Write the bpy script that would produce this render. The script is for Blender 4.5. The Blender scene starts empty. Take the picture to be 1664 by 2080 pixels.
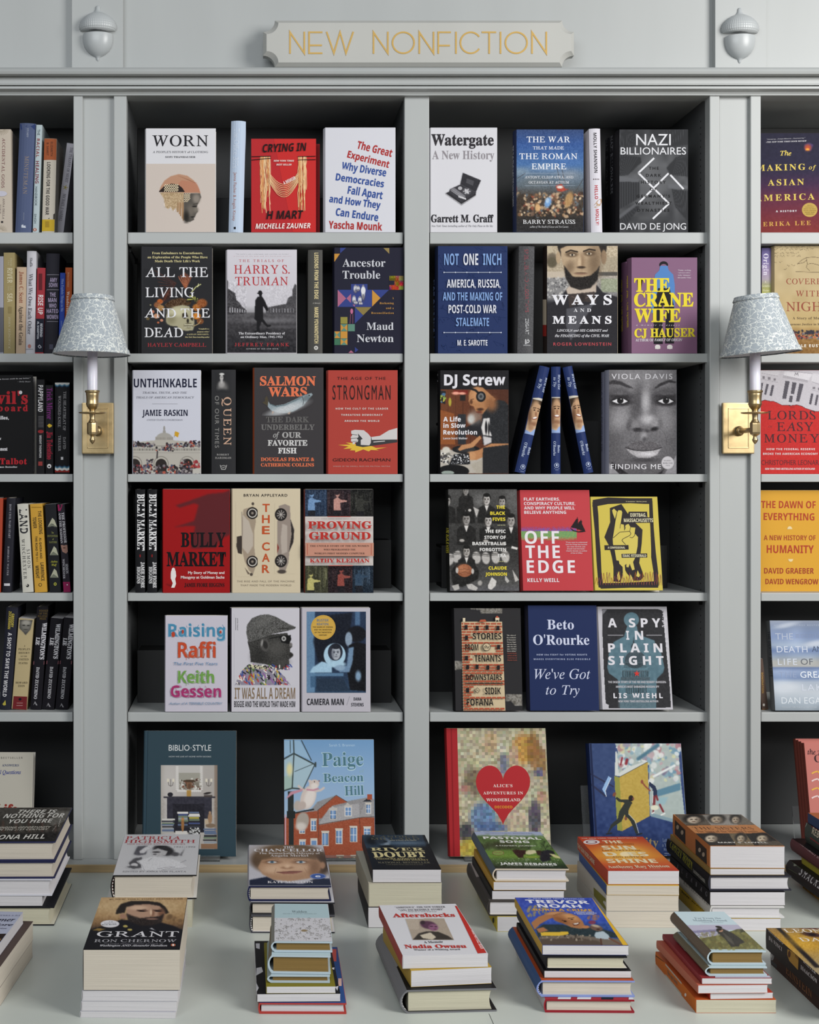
import bpy, bmesh, math, random
import numpy as np
from mathutils import Vector, Matrix

SC = bpy.context.scene
COL = SC.collection
random.seed(7)
RNG = np.random.default_rng(7)

# ---------------------------------------------------------------- camera, light, exposure
F = 2640.0            # focal length in pixels of the 1664x2080 frame
VX, VY = 510.0, 955.0  # where the optical axis meets the frame (shifted lens)
D, CH = 2.75, 1.6     # distance of the camera to the shelf fronts, camera height
CAM = Vector((0.0, -D, CH))
cd = bpy.data.cameras.new('camera'); cam = bpy.data.objects.new('camera', cd); COL.objects.link(cam)
cam.location = CAM; cam.rotation_euler = (math.pi / 2, 0, 0)
cd.sensor_fit = 'AUTO'; cd.sensor_width = 36.0
cd.lens = F * 36.0 / 2080.0
cd.shift_x = (832 - VX) / 2080.0
cd.shift_y = -(1040 - VY) / 2080.0
cd.clip_start = 0.05; cd.clip_end = 50
SC.camera = cam

w = bpy.data.worlds.new('room_light'); SC.world = w; w.use_nodes = True
bg = w.node_tree.nodes['Background']
bg.inputs[0].default_value = (0.86, 0.93, 1.0, 1); bg.inputs[1].default_value = 0.20

def area(name, loc, target, sx, sy, power, color=(1, 1, 1)):
    l = bpy.data.lights.new(name, 'AREA'); l.shape = 'RECTANGLE'; l.size = sx; l.size_y = sy
    l.energy = power; l.color = color
    o = bpy.data.objects.new(name, l); COL.objects.link(o); o.location = loc
    o.rotation_euler = (Vector(target) - Vector(loc)).to_track_quat('-Z', 'Y').to_euler()
    return o
area('window_right', (2.7, -2.5, 2.75), (0.55, -.15, 1.15), 1.5, 1.7, 125, (1.0, 0.985, 0.96))
area('fill_left', (-0.9, -3.6, 3.1), (0.3, -.25, 1.05), 2.6, 1.6, 62, (0.93, 0.97, 1.0))  # weaker fill light added at front left; no window is known there

vs = SC.view_settings
vs.view_transform = 'Standard'; vs.look = 'None'; vs.exposure = -0.1; vs.gamma = 1.0
vs.use_curve_mapping = False

# ---------------------------------------------------------------- colours and materials
def srgb(h):
    if isinstance(h, (tuple, list, np.ndarray)): return np.array(h[:3], float)
    h = h.lstrip('#')
    if len(h) == 3: h = ''.join(c * 2 for c in h)
    return np.array([int(h[i:i + 2], 16) / 255.0 for i in (0, 2, 4)])
INK_GAIN = .98
def lin(c):
    c = np.asarray(c, float)
    return np.where(c <= 0.04045, c / 12.92, ((c + 0.055) / 1.055) ** 2.4)
def ink(h):
    return np.clip(lin(srgb(h)) * INK_GAIN, 0, 0.86)

def mat(name, color=(.5, .5, .5), rough=.5, metal=0.0, spec=.5):
    m = bpy.data.materials.new(name); m.use_nodes = True
    b = m.node_tree.nodes['Principled BSDF']
    b.inputs['Base Color'].default_value = (*color, 1)
    b.inputs['Roughness'].default_value = rough
    b.inputs['Metallic'].default_value = metal
    b.inputs['Specular IOR Level'].default_value = spec
    return m, m.node_tree.nodes, m.node_tree.links, b

def noise_var(m, nodes, links, b, scale, color, amount, bump=0.0, stretch=(1, 1, 1)):
    tc = nodes.new('ShaderNodeTexCoord'); mp = nodes.new('ShaderNodeMapping'); mp.inputs['Scale'].default_value = stretch
    nz = nodes.new('ShaderNodeTexNoise'); nz.inputs['Scale'].default_value = scale; nz.inputs['Detail'].default_value = 4
    links.new(tc.outputs['Object'], mp.inputs['Vector']); links.new(mp.outputs['Vector'], nz.inputs['Vector'])
    rp = nodes.new('ShaderNodeValToRGB')
    c = np.array(color)
    rp.color_ramp.elements[0].position = .3; rp.color_ramp.elements[1].position = .7
    rp.color_ramp.elements[0].color = (*(c * (1 - amount)), 1); rp.color_ramp.elements[1].color = (*np.clip(c * (1 + amount), 0, 1), 1)
    links.new(nz.outputs['Fac'], rp.inputs['Fac']); links.new(rp.outputs['Color'], b.inputs['Base Color'])
    if bump:
        bp = nodes.new('ShaderNodeBump'); bp.inputs['Strength'].default_value = bump; bp.inputs['Distance'].default_value = .001
        links.new(nz.outputs['Fac'], bp.inputs['Height']); links.new(bp.outputs['Normal'], b.inputs['Normal'])

def painted(name, color, rough=.42, amount=.03, scale=9):
    m, n, l, b = mat(name, color, rough); noise_var(m, n, l, b, scale, color, amount, .04, (1, 1, .25)); return m
M_PAINT = painted('grey_green_paint', tuple(lin(srgb('#a8abaa'))))
M_BACK = painted('back_paint_with_shade', tuple(lin(srgb('#2a2b2c'))), .5)  # same grey paint as the frame, darkened to carry the bays' inner shade
M_SIDE = painted('side_paint_with_shade', tuple(lin(srgb('#5c5e5f'))), .5)  # side walls' grey paint with the shade inside the bays put into its colour
M_TABLE = painted('table_grey_paint', tuple(lin(srgb('#bec3bc'))), .36, .035, 5)
M_SIGN = painted('sign_grey_paint', tuple(lin(srgb('#b0b0ab'))), .5)
M_ACORN = painted('acorn_white_grey_paint', tuple(lin(srgb('#b2b6b7'))), .33)
m, n, l, b = mat('raw_pine_edge', tuple(lin(srgb('#b39a72'))), .6); noise_var(m, n, l, b, 30, tuple(lin(srgb('#b39a72'))), .2, .05, (.2, 1, 6)); M_PINE = m
m, n, l, b = mat('oak_floor', tuple(lin(srgb('#7d6a55'))), .5); noise_var(m, n, l, b, 6, tuple(lin(srgb('#7d6a55'))), .25, .05, (1, 8, 1)); M_FLOOR = m
m, n, l, b = mat('aged_brass', tuple(lin(srgb('#c2ab80'))), .36, 1.0); noise_var(m, n, l, b, 60, tuple(lin(srgb('#c2ab80'))), .13, .03); M_BRASS = m
M_GOLD, *_ = mat('gold_leaf_lettering', tuple(lin(srgb('#bd9a52'))), .45, .35)
m, n, l, b = mat('candle_sleeve_ivory', tuple(lin(srgb('#d9d7e2'))), .3); b.inputs['Subsurface Weight'].default_value = .1; M_CANDLE = m
M_BLACK, *_ = mat('black_metal', (.012, .012, .012), .35, .6)
M_HOLE, *_ = mat('peg_hole_dark', (.01, .01, .01), .9)
M_PROP = painted('black_riser_board', tuple(lin(srgb('#222222'))), .6)
m, n, l, b = mat('clear_acrylic', (.95, .97, .97), .05); b.inputs['Transmission Weight'].default_value = .95; b.inputs['IOR'].default_value = 1.3; M_ACRYL = m

# leaf-pattern lampshade cotton
m, n, l, b = mat('patterned_shade_cotton', (.6, .6, .6), .8); M_SHADE = m
tc = n.new('ShaderNodeTexCoord'); nz = n.new('ShaderNodeTexNoise'); nz.inputs['Scale'].default_value = 70; nz.inputs['Detail'].default_value = 2
mx = n.new('ShaderNodeMixRGB'); mx.blend_type = 'LINEAR_LIGHT'; mx.inputs['Fac'].default_value = .012
vo = n.new('ShaderNodeTexVoronoi'); vo.feature = 'DISTANCE_TO_EDGE'; vo.inputs['Scale'].default_value = 88
rp = n.new('ShaderNodeValToRGB'); e = rp.color_ramp.elements
e[0].position = .035; e[0].color = (*lin(srgb('#dfe2dd')), 1); e[1].position = .06; e[1].color = (*lin(srgb('#a3abb1')), 1)
l.new(tc.outputs['Object'], nz.inputs['Vector']); l.new(tc.outputs['Object'], mx.inputs['Color1']); l.new(nz.outputs['Color'], mx.inputs['Color2'])
l.new(mx.outputs['Color'], vo.inputs['Vector']); l.new(vo.outputs['Distance'], rp.inputs['Fac'])
sp = n.new('ShaderNodeTexVoronoi'); sp.inputs['Scale'].default_value = 130
r2 = n.new('ShaderNodeValToRGB'); r2.color_ramp.elements[0].position = .09; r2.color_ramp.elements[0].color = (*lin(srgb('#7b8390')), 1)
r2.color_ramp.elements[1].position = .13; r2.color_ramp.elements[1].color = (1, 1, 1, 1)
l.new(tc.outputs['Object'], sp.inputs['Vector']); l.new(sp.outputs['Distance'], r2.inputs['Fac'])
ml = n.new('ShaderNodeMixRGB'); ml.blend_type = 'MULTIPLY'; ml.inputs['Fac'].default_value = .6
l.new(rp.outputs['Color'], ml.inputs['Color1']); l.new(r2.outputs['Color'], ml.inputs['Color2']); l.new(ml.outputs['Color'], b.inputs['Base Color'])
M_LINING, *_ = mat('shade_lining', tuple(lin(srgb('#e6e8ee'))), .8)

# printed paper: flat ink colours carried per vertex, fine paper grain from noise
def printed(name, rough, coat):
    m, n, l, b = mat(name, (.5, .5, .5), rough)
    at = n.new('ShaderNodeAttribute'); at.attribute_name = 'ink'
    tc = n.new('ShaderNodeTexCoord'); nz = n.new('ShaderNodeTexNoise'); nz.inputs['Scale'].default_value = 240
    bp = n.new('ShaderNodeBump'); bp.inputs['Strength'].default_value = .03; bp.inputs['Distance'].default_value = .0004
    l.new(tc.outputs['Object'], nz.inputs['Vector']); l.new(nz.outputs['Fac'], bp.inputs['Height'])
    l.new(bp.outputs['Normal'], b.inputs['Normal']); l.new(at.outputs['Color'], b.inputs['Base Color'])
    b.inputs['Specular IOR Level'].default_value = coat
    return m
M_PRINT = printed('printed_cover', .5, .14)
M_INK = printed('printed_ink', .55, .12)
def pages(name, c, amt):
    m, n, l, b = mat(name, tuple(lin(srgb(c))), .75, 0, .2)
    noise_var(m, n, l, b, 3.0, tuple(lin(srgb(c))), amt, .35, (2, 2, 380)); return m
M_PAGE = {'c': pages('cream_page_edges', '#c2b9ab', .10), 'w': pages('white_page_edges', '#c6c3c5', .07),
          'g': pages('bronze_gilt_page_edges', '#7d6438', .10), 'y': pages('ivory_page_edges', '#b9b49f', .10)}

# ---------------------------------------------------------------- pixel <-> world at a real depth
def ray(px, py): return Vector(((px - VX) / F, 1.0, -(py - VY) / F))
def P(px, py, d): return CAM + ray(px, py) * (D + d)
def hit(px, py, O, N):
    r = ray(px, py); return CAM + r * ((O - CAM).dot(N) / r.dot(N))
def X(px, d=0.0): return (px - VX) * (D + d) / F
def ZZ(py, d=0.0): return CH - (py - VY) * (D + d) / F

# ---------------------------------------------------------------- object helpers
def link(name, me, m=None, parent=None, smooth=False, colors=None):
    if m is not None: me.materials.append(m)
    if smooth:
        for p in me.polygons: p.use_smooth = True
    o = bpy.data.objects.new(name, me); COL.objects.link(o)
    if parent is not None: o.parent = parent
    return o
def from_bm(name, bm, m, parent=None, smooth=False):
    me = bpy.data.meshes.new(name); bm.normal_update(); bm.to_mesh(me); bm.free()
    return link(name, me, m, parent, smooth)
def from_py(name, v, f, m, parent=None, smooth=False, cols=None):
    me = bpy.data.meshes.new(name); me.from_pydata([tuple(x) for x in v], [], [tuple(x) for x in f]); me.update()
    if cols is not None:
        a = me.color_attributes.new('ink', 'FLOAT_COLOR', 'POINT')
        buf = np.ones((len(v), 4), np.float32); buf[:, :3] = cols; a.data.foreach_set('color', buf.ravel())
    return link(name, me, m, parent, smooth)
def add_box(bm, x0, y0, z0, x1, y1, z1, bev=0.0):
    r = bmesh.ops.create_cube(bm, size=1.0)
    for v in r['verts']:
        v.co = Vector((x0 if v.co.x < 0 else x1, y0 if v.co.y < 0 else y1, z0 if v.co.z < 0 else z1))
    if bev:
        es = list({e for v in r['verts'] for e in v.link_edges})
        bmesh.ops.bevel(bm, geom=es, offset=bev, segments=2, affect='EDGES', profile=.6)
def box(name, x0, y0, z0, x1, y1, z1, m, parent=None, bev=0.0015):
    bm = bmesh.new(); add_box(bm, x0, y0, z0, x1, y1, z1, bev); return from_bm(name, bm, m, parent)
def lathe(bm, prof, cx=0, cy=0, seg=40, sy=1.0, a0=0, a1=2 * math.pi):
    full = abs(a1 - a0 - 2 * math.pi) < 1e-6
    n = seg if full else seg + 1
    rings = []
    for r, z in prof:
        rings.append([bm.verts.new((cx + r * math.cos(a0 + (a1 - a0) * i / seg), cy + sy * r * math.sin(a0 + (a1 - a0) * i / seg), z)) for i in range(n)])
    for A, B in zip(rings, rings[1:]):
        for i in range(n if full else n - 1):
            j = (i + 1) % n
            bm.faces.new((A[i], A[j], B[j], B[i]))
    return rings
def empty(name, loc, label=None, cat=None, group=None):
    o = bpy.data.objects.new(name, None); COL.objects.link(o); o.location = loc; o.empty_display_size = .05
    if label: o['label'] = label
    if cat: o['category'] = cat
    if group: o['group'] = group
    return o
def structure(o, label=None):
    o['kind'] = 'structure'
    if label: o['label'] = label
    return o
def prism(name, pts, x0, x1, m, parent=None):      # pts = (y,z) outline swept along x
    n = len(pts)
    v = [(x0, y, z) for y, z in pts] + [(x1, y, z) for y, z in pts]
    f = [(i, (i + 1) % n, n + (i + 1) % n, n + i) for i in range(n)] + [tuple(range(n - 1, -1, -1)), tuple(range(n, 2 * n))]
    o = from_py(name, v, f, m, parent)
    bm = bmesh.new(); bm.from_mesh(o.data); bmesh.ops.recalc_face_normals(bm, faces=bm.faces); bm.to_mesh(o.data); bm.free()
    return o

# ---------------------------------------------------------------- lettering: glyph meshes from the built-in font
# style: capitals from, small letters from (code points), outline offset, slant (positive leans right)
_STY = {'g': (None, None, 0, 0), 'G': (None, None, .022, 0), 's': (None, None, 0, 0), 'l': (None, None, -.008, 0), 'i': (None, None, 0, .22),
        'S': (0x1D5D4, 0x1D5EE, 0, 0), 'k': (0x1D5D4, 0x1D5EE, .013, 0), 'I': (0x1D5D4, 0x1D5EE, 0, .22), 'b': (0x1D400, 0x1D41A, 0, 0),
        'B': (0x1D400, 0x1D41A, .018, 0), 'r': (0x1D434, 0x1D41A, -.005, -.277), 't': (0x1D434, 0x1D44E, 0, 0), 'T': (0x1D434, 0x1D44E, .016, 0),
        'm': (0x1D400, 0x1D41A, -.004, 0)}
_DIG = {}
def _uc(c, st):
    up, lo, _, _ = _STY[st]
    if up and 'A' <= c <= 'Z': return chr(up + ord(c) - 65)
    if lo and 'a' <= c <= 'z':
        if st in 'tT' and c == 'h': return '\u210e'
        return chr(lo + ord(c) - 97)
    if c.isdigit() and st in _DIG: return chr(_DIG[st] + int(c))
    return c
GLYPH = {}
def build_glyphs(need):
    tmp = []
    def tx(body, st, c=None):
        cu = bpy.data.curves.new('tmp_text', 'FONT'); cu.body = body; cu.size = 1.0; cu.resolution_u = 3
        off = _STY[st][2]
        if st == 'r' and (c is None or not c.islower()): off = 0.006
        cu.offset = off
        o = bpy.data.objects.new('tmp_text', cu); COL.objects.link(o); tmp.append(o); return o
    jobs = {}
    for st, c in need:
        if c == ' ': continue
        jobs[(st, c)] = (tx(_uc(c, st), st, c), tx(_uc(c, st) + 'I', st, c))
    ref = {st: tx('I', st, 'x') for st in {s for s, _ in need}}
    bpy.context.view_layer.update()
    dg = bpy.context.evaluated_depsgraph_get()
    def grab(o):
        ev = o.evaluated_get(dg); me = ev.to_mesh()
        v = np.array([p.co[:2] for p in me.vertices]) if len(me.vertices) else np.zeros((0, 2))
        f = []
        me.calc_loop_triangles()
        f = [tuple(t.vertices) for t in me.loop_triangles]
        ev.to_mesh_clear(); return v, f
    rx = {st: grab(o)[0][:, 0].max() for st, o in ref.items()}
    for (st, c), (a, b2) in jobs.items():
        v, f = grab(a); vb, _ = grab(b2)
        adv = vb[:, 0].max() - rx[st]
        sl = _STY[st][3]
        if len(v) and sl and (st != 'r' or 'A' <= c <= 'Z'):
            v = v.copy(); v[:, 0] += v[:, 1] * sl
            if st == 'r': v[:, 0] += .03 - v[:, 0].min(); adv = v[:, 0].max() + .03
        GLYPH[(st, c)] = (v, f, adv)
    for o in tmp:
        cu = o.data; bpy.data.objects.remove(o); bpy.data.curves.remove(cu)
def cap_h(st):
    v = GLYPH[(st, 'H')][0]; return v[:, 1].max()
def layout(s, st, hw, track=None, wide=1.12):
    """glyph triangles for s, cap height 1, ink width hw (in cap heights)"""
    ch = cap_h(st)
    def run(tr):
        x = 0; out = []
        for c in s:
            if c == ' ': x += .28 + tr; continue
            v, f, a = GLYPH[(st, c)]
            out.append((v, f, x)); x += a + tr
        allx = [np.array((v[:, 0].min() + o, v[:, 0].max() + o)) for v, f, o in out if len(v)]
        return out, min(a[0] for a in allx), max(a[1] for a in allx)
    out, x0, x1 = run(0)
    nat = (x1 - x0) / ch
    if track is None:
        track = 0
        if hw > nat * wide and len(s) > 1:
            track = (hw / wide - nat) * ch / (len(s) - 1)
    out, x0, x1 = run(track)
    sx = hw / (x1 - x0)
    V, Fc, n = [], [], 0
    for v, f, o in out:
        if not len(v): continue
        q = v.copy(); q[:, 0] = (q[:, 0] + o - x0) * sx; q[:, 1] /= ch
        V.append(q); Fc += [(a + n, b + n, c + n) for a, b, c in f]; n += len(v)
    return np.vstack(V), Fc

# ---------------------------------------------------------------- zoom frames (measuring frames on the photograph)
ZF = [0, 0, 1]
def Z(x0, y0, s): ZF[:] = [x0, y0, s]
def zp(x, y): return ZF[0] + x / ZF[2], ZF[1] + y / ZF[2]
# ---------------------------------------------------------------- printed pictures: soft-brush canvas on a fine grid
def vnoise(h, w, cell, rng=RNG):
    gh, gw = int(h / cell) + 3, int(w / cell) + 3
    g = rng.random((gh, gw))
    yy, xx = np.mgrid[0:h, 0:w] / cell
    y0, x0 = yy.astype(int), xx.astype(int); fy, fx = yy - y0, xx - x0
    fy = fy * fy * (3 - 2 * fy); fx = fx * fx * (3 - 2 * fx)
    return (g[y0, x0] * (1 - fx) + g[y0, x0 + 1] * fx) * (1 - fy) + (g[y0 + 1, x0] * (1 - fx) + g[y0 + 1, x0 + 1] * fx) * fy

class Canvas:
    """pixel-like picture; all coordinates in the current measuring frame"""
    def __init__(s, x0, y0, x1, y1, base, step=1.25):
        sc = ZF[2]; s.zf = list(ZF)
        s.nx = max(2, int((x1 - x0) / sc / step) + 1); s.ny = max(2, int((y1 - y0) / sc / step) + 1)
        s.x, s.y = np.meshgrid(np.linspace(x0, x1, s.nx), np.linspace(y0, y1, s.ny))
        s.c = np.empty((s.ny, s.nx, 3)); s.c[:] = srgb(base); s.base = srgb(base); s.box = (x0, y0, x1, y1)
    def mix(s, m, col):
        m = m[..., None]; s.c = s.c * (1 - m) + srgb(col) * m; return s
    def e(s, col, cx, cy, rx, ry, soft=.35, rot=0, a=1.0):        # soft ellipse
        t = math.radians(rot); dx, dy = s.x - cx, s.y - cy
        u = (dx * math.cos(t) + dy * math.sin(t)) / rx; v = (-dx * math.sin(t) + dy * math.cos(t)) / ry
        r = np.sqrt(u * u + v * v)
        m = np.clip((1 + soft - r) / max(2 * soft, 1e-3), 0, 1); m = m * m * (3 - 2 * m)
        return s.mix(m * a, col)
    def inside(s, pts):
        m = np.zeros(s.x.shape, bool); n = len(pts)
        for i in range(n):
            (xa, ya), (xb, yb) = pts[i], pts[(i + 1) % n]
            if ya == yb: continue
            c = ((ya > s.y) != (yb > s.y)) & (s.x < (xb - xa) * (s.y - ya) / (yb - ya) + xa)
            m ^= c
        return m
    def p(s, col, pts, blur=1, a=1.0):
        m = s.inside(pts).astype(float)
        for _ in range(blur):
            q = np.pad(m, 1, mode='edge')
            m = (q[1:-1, 1:-1] * 2 + q[:-2, 1:-1] + q[2:, 1:-1] + q[1:-1, :-2] + q[1:-1, 2:]) / 6
        return s.mix(m * a, col)
    def r(s, col, x0, y0, x1, y1, a=1.0, blur=0): return s.p(col, [(x0, y0), (x1, y0), (x1, y1), (x0, y1)], blur, a)
    def l(s, col, w, *pts, a=1.0):
        d = np.full(s.x.shape, 1e9)
        for (xa, ya), (xb, yb) in zip(pts, pts[1:]):
            L = (xb - xa) ** 2 + (yb - ya) ** 2 or 1
            t = np.clip(((s.x - xa) * (xb - xa) + (s.y - ya) * (yb - ya)) / L, 0, 1)
            d = np.minimum(d, np.hypot(s.x - xa - t * (xb - xa), s.y - ya - t * (yb - ya)))
        return s.mix(np.clip((w / 2 + w * .25 - d) / (w * .5), 0, 1) * a, col)
    def vg(s, stops, x=False):          # gradient: [(pos,col)...]
        t = s.x if x else s.y
        ps = [p for p, _ in stops]; cs = np.array([srgb(c) for _, c in stops])
        s.c = np.stack([np.interp(t, ps, cs[:, k]) for k in range(3)], -1); return s
    def noise(s, amt, cell=2.5, mask=None, mono=True):
        k = vnoise(s.ny, s.nx, cell) - .5
        k = k[..., None] if mono else np.stack([vnoise(s.ny, s.nx, cell) - .5 for _ in range(3)], -1)
        if mask is not None: k = k * mask[..., None]
        s.c = np.clip(s.c + k * amt * 2, 0, 1); return s
    def specks(s, cols, n, x0, y0, x1, y1, rmin, rmax, seed=1, soft=.2, a=1.0):
        rg = random.Random(seed)
        for _ in range(n):
            r1 = rg.uniform(rmin, rmax)
            s.e(rg.choice(cols), rg.uniform(x0, x1), rg.uniform(y0, y1), r1, r1 * rg.uniform(.6, 1.5), soft, rg.uniform(0, 90), a)
        return s
    def mosaic(s, cell):
        nx = int((s.box[2] - s.box[0]) / cell); ny = int((s.box[3] - s.box[1]) / cell)
        return nx, ny
    def face(s, cx, cy, w, h, skin='#b9907a', dark='#5d4033', hair='#2a211c', lip='#8d5a52', turn=0.0, hairtop=.55, beard=None):
        """a small generic printed portrait: head, hair, brows, eyes, nose, mouth"""
        s.e(hair, cx, cy - h * .16, w * .58, h * .56, .08)
        s.e(skin, cx, cy, w * .48, h * .52, .08)
        s.e(dark, cx - w * .42 * (1 if turn >= 0 else -1), cy + h * .1, w * .2, h * .45, .9, 0, .55)
        s.e(hair, cx, cy - h * .5, w * .5, h * .2 * hairtop / .55, .15)
        o = turn * w
        for sg in (-1, 1):
            ex = cx + o + sg * w * .2
            s.e(dark, ex, cy - h * .13, w * .14, h * .05, .4, 0, .8); s.e(dark, ex, cy - h * .04, w * .12, h * .05, .5, 0, .75)
            s.e('#141110', ex, cy - h * .035, w * .045, h * .028, .3)
        s.e(dark, cx + o * 1.2 + w * .05, cy + h * .12, w * .09, h * .05, .6, 0, .7)
        s.e(lip, cx + o, cy + h * .27, w * .17, h * .045, .4); s.e(dark, cx + o, cy + h * .265, w * .16, h * .012, .4)
        if beard: s.e(beard, cx + o * .5, cy + h * .36, w * .42, h * .26, .35); s.e(lip, cx + o, cy + h * .27, w * .12, h * .03, .4)
        return s

BOOKS = []
JOBS = []
def clusters(ops, reach=.016):
    """printed lines and figures that lie close together make one part"""
    lo = [o[0].min(0) for o in ops]; hi = [o[0].max(0) for o in ops]; root = list(range(len(ops)))
    def fd(i):
        while root[i] != i: i = root[i]
        return i
    for i in range(len(ops)):
        for j in range(i):
            if np.maximum(0, np.maximum(lo[i] - hi[j], lo[j] - hi[i])).max() < reach: root[fd(i)] = fd(j)
    out = {}
    for i, o in enumerate(ops): out.setdefault(fd(i), []).append(o)
    for g in out.values():
        F2, n = [], 0
        for v, f, c in g: F2 += [tuple(int(k) + n for k in t) for t in f]; n += len(v)
        yield np.vstack([o[0] for o in g]), F2, np.vstack([o[2] for o in g])

class Book:
    def __init__(s, name, label, M, W, H, T, kind, cf='#fff', cs=None, edge=None, page='w', group=None, main='f', inner=None, bulge=None, cat='book', fore=0.0):
        s.name, s.label, s.M, s.W, s.H, s.T, s.kind = name, label, M, W, H, T, kind
        s.cf, s.cs, s.edge, s.page, s.group, s.main = cf, cs or cf, edge or cf, page, group, main
        s.inner = inner or '#cfc9be'; s.Mi = M.inverted(); s.cat = cat; s.fore = fore
        s.hard = kind == 'h'
        s.bulge = bulge if bulge is not None else (min(.005, T * .12) if s.hard else .0006)
        s.k = 0; s.let = {'f': [], 's': []}; s.art = {'f': [], 's': []}
        s.back = None
        BOOKS.append(s)
    # plane mapping -------------------------------------------------
    def ab(s, x, y, f=None, raw=False):
        f = f or s.main
        px, py = (x, y) if raw else zp(x, y)
        if f == 'f': O = s.M @ Vector((0, 0, s.T)); N = s.M.to_3x3() @ Vector((0, 0, 1))
        else: O = s.M @ Vector((0, 0, 0)); N = s.M.to_3x3() @ Vector((-1, 0, 0))
        q = s.Mi @ hit(px, py, O, N)
        return (q.x, q.y) if f == 'f' else (q.z, q.y)
    def lift(s, A, f, off):
        A = np.asarray(A, float); n = len(A)
        if f == 'f': return np.column_stack([A[:, 0], A[:, 1], np.full(n, s.T + off)])
        z = np.clip(A[:, 0] / s.T, 0, 1)
        return np.column_stack([s.bulge * (2 * z - 1) ** 2 - off, A[:, 1], A[:, 0]])
    def clip(s, A, f):
        A = np.array(A, float); wd = s.W if f == 'f' else s.T
        lo = 0.0006 if f == 'f' else 0.0
        A[:, 0] = np.clip(A[:, 0], max(lo, s.bulge * .92 if f == 'f' else 0), wd - lo); A[:, 1] = np.clip(A[:, 1], .0003, s.H - .0003); return A
    def put(s, store, A, faces, cols, f, clip=True):
        s.k += 1; s.put_at(s.k, store, A, faces, cols, f, clip)
    def put_at(s, k, store, A, faces, cols, f, clip=True):
        off = .00025 + k * .00003
        if clip: A = s.clip(A, f)
        c = np.empty((len(A), 3)); c[:] = cols
        store[f].append((s.lift(A, f, off), faces, c))
    # drawing -------------------------------------------------------
    def t(s, txt, x0, x1, yt, yb, st='S', col='#fff', y2=None, f=None, track=None, wide=1.12):
        """horizontal line of lettering filling x0..x1, cap top yt, base line yb (y2: base at the right end)"""
        f = f or s.main
        return s.tt(txt, (x0, yb), (x1, yb if y2 is None else y2), (x0, yt), st, col, f, track, wide)
    def tt(s, txt, pa, pb, ptop, st, col, f=None, track=None, wide=1.12):
        f = f or s.main
        a, b2, c = (np.array(s.ab(*q, f)) for q in (pa, pb, ptop))
        d = b2 - a; L = np.linalg.norm(d); u = d / L; v = np.array((-u[1], u[0])); h = abs(np.dot(c - a, v))
        s.k += 1
        JOBS.append((s, txt, st, L / h, track, wide, a, h, u, v, col, f, s.k)); return s
    def tv(s, txt, xl, xr, y0, y1, st='S', col='#fff', dx=0, f=None, track=None, wide=1.12):
        """spine lettering reading downwards: base line on the left edge xl, letter tops at xr"""
        return s.tt(txt, (xl, y0), (xl + dx, y1), (xr, y0), st, col, f, track, wide)
    def p(s, col, pts, f=None):
        f = f or s.main; A = [s.ab(x, y, f) for x, y in pts]
        me = [Vector((a, b2, 0)) for a, b2 in A]
        from mathutils.geometry import tessellate_polygon
        s.put(s.art, A, [tuple(t) for t in tessellate_polygon([me])], ink(col), f); return s
    def r(s, col, x0, y0, x1, y1, f=None):
        f = f or s.main; n = 6 if f == 's' else 1
        xs = np.linspace(x0, x1, n + 1); A = [s.ab(x, y, f) for y in (y0, y1) for x in xs]
        s.put(s.art, A, [(i, i + 1, n + 2 + i, n + 1 + i) for i in range(n)], ink(col), f); return s
    def e(s, col, cx, cy, rx, ry=None, f=None, n=20):
        ry = ry or rx
        return s.p(col, [(cx + rx * math.cos(i * 2 * math.pi / n), cy + ry * math.sin(i * 2 * math.pi / n)) for i in range(n)], f)
    def l(s, col, w, *pts, f=None):
        f = f or s.main; w2 = w / 2
        A, Fc = [], []
        for (xa, ya), (xb, yb) in zip(pts, pts[1:]):
            L = math.hypot(xb - xa, yb - ya) or 1; nx, ny = -(yb - ya) / L * w2, (xb - xa) / L * w2
            n = len(A); A += [s.ab(xa + nx, ya + ny, f), s.ab(xb + nx, yb + ny, f), s.ab(xb - nx, yb - ny, f), s.ab(xa - nx, ya - ny, f)]
            Fc.append((n, n + 1, n + 2, n + 3))
        s.put(s.art, A, Fc, ink(col), f); return s
    def cv(s, c, f=None, key=False):
        f = f or s.main; old = list(ZF); ZF[:] = c.zf
        X0, Y0 = c.x.ravel(), c.y.ravel()
        # corners are mapped exactly, the grid between by ray casting
        ZF[:] = old
        px, py = c.zf[0] + X0 / c.zf[2], c.zf[1] + Y0 / c.zf[2]
        if f == 'f': O = s.M @ Vector((0, 0, s.T)); N = s.M.to_3x3() @ Vector((0, 0, 1))
        else: O = s.M @ Vector((0, 0, 0)); N = s.M.to_3x3() @ Vector((-1, 0, 0))
        R = np.column_stack([(px - VX) / F, np.ones(len(px)), -(py - VY) / F])
        tq = (O - CAM).dot(N) / (R @ np.array(N))
        Wd = np.array(CAM) + R * tq[:, None]
        Mi = np.array(s.Mi); Lc = Wd @ Mi[:3, :3].T + Mi[:3, 3]
        A = Lc[:, [0, 1]] if f == 'f' else Lc[:, [2, 1]]
        i = np.arange(c.ny * c.nx).reshape(c.ny, c.nx)
        q = np.stack([i[:-1, :-1], i[1:, :-1], i[1:, 1:], i[:-1, 1:]], -1).reshape(-1, 4)
        if key:
            on = (np.abs(c.c.reshape(-1, 3) - c.base).sum(1) > .02)[q].any(1); q = q[on]
        s.put(s.art, A, [tuple(t) for t in q], np.clip(lin(c.c.reshape(-1, 3)) * INK_GAIN, 0, .86), f); return s
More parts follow.
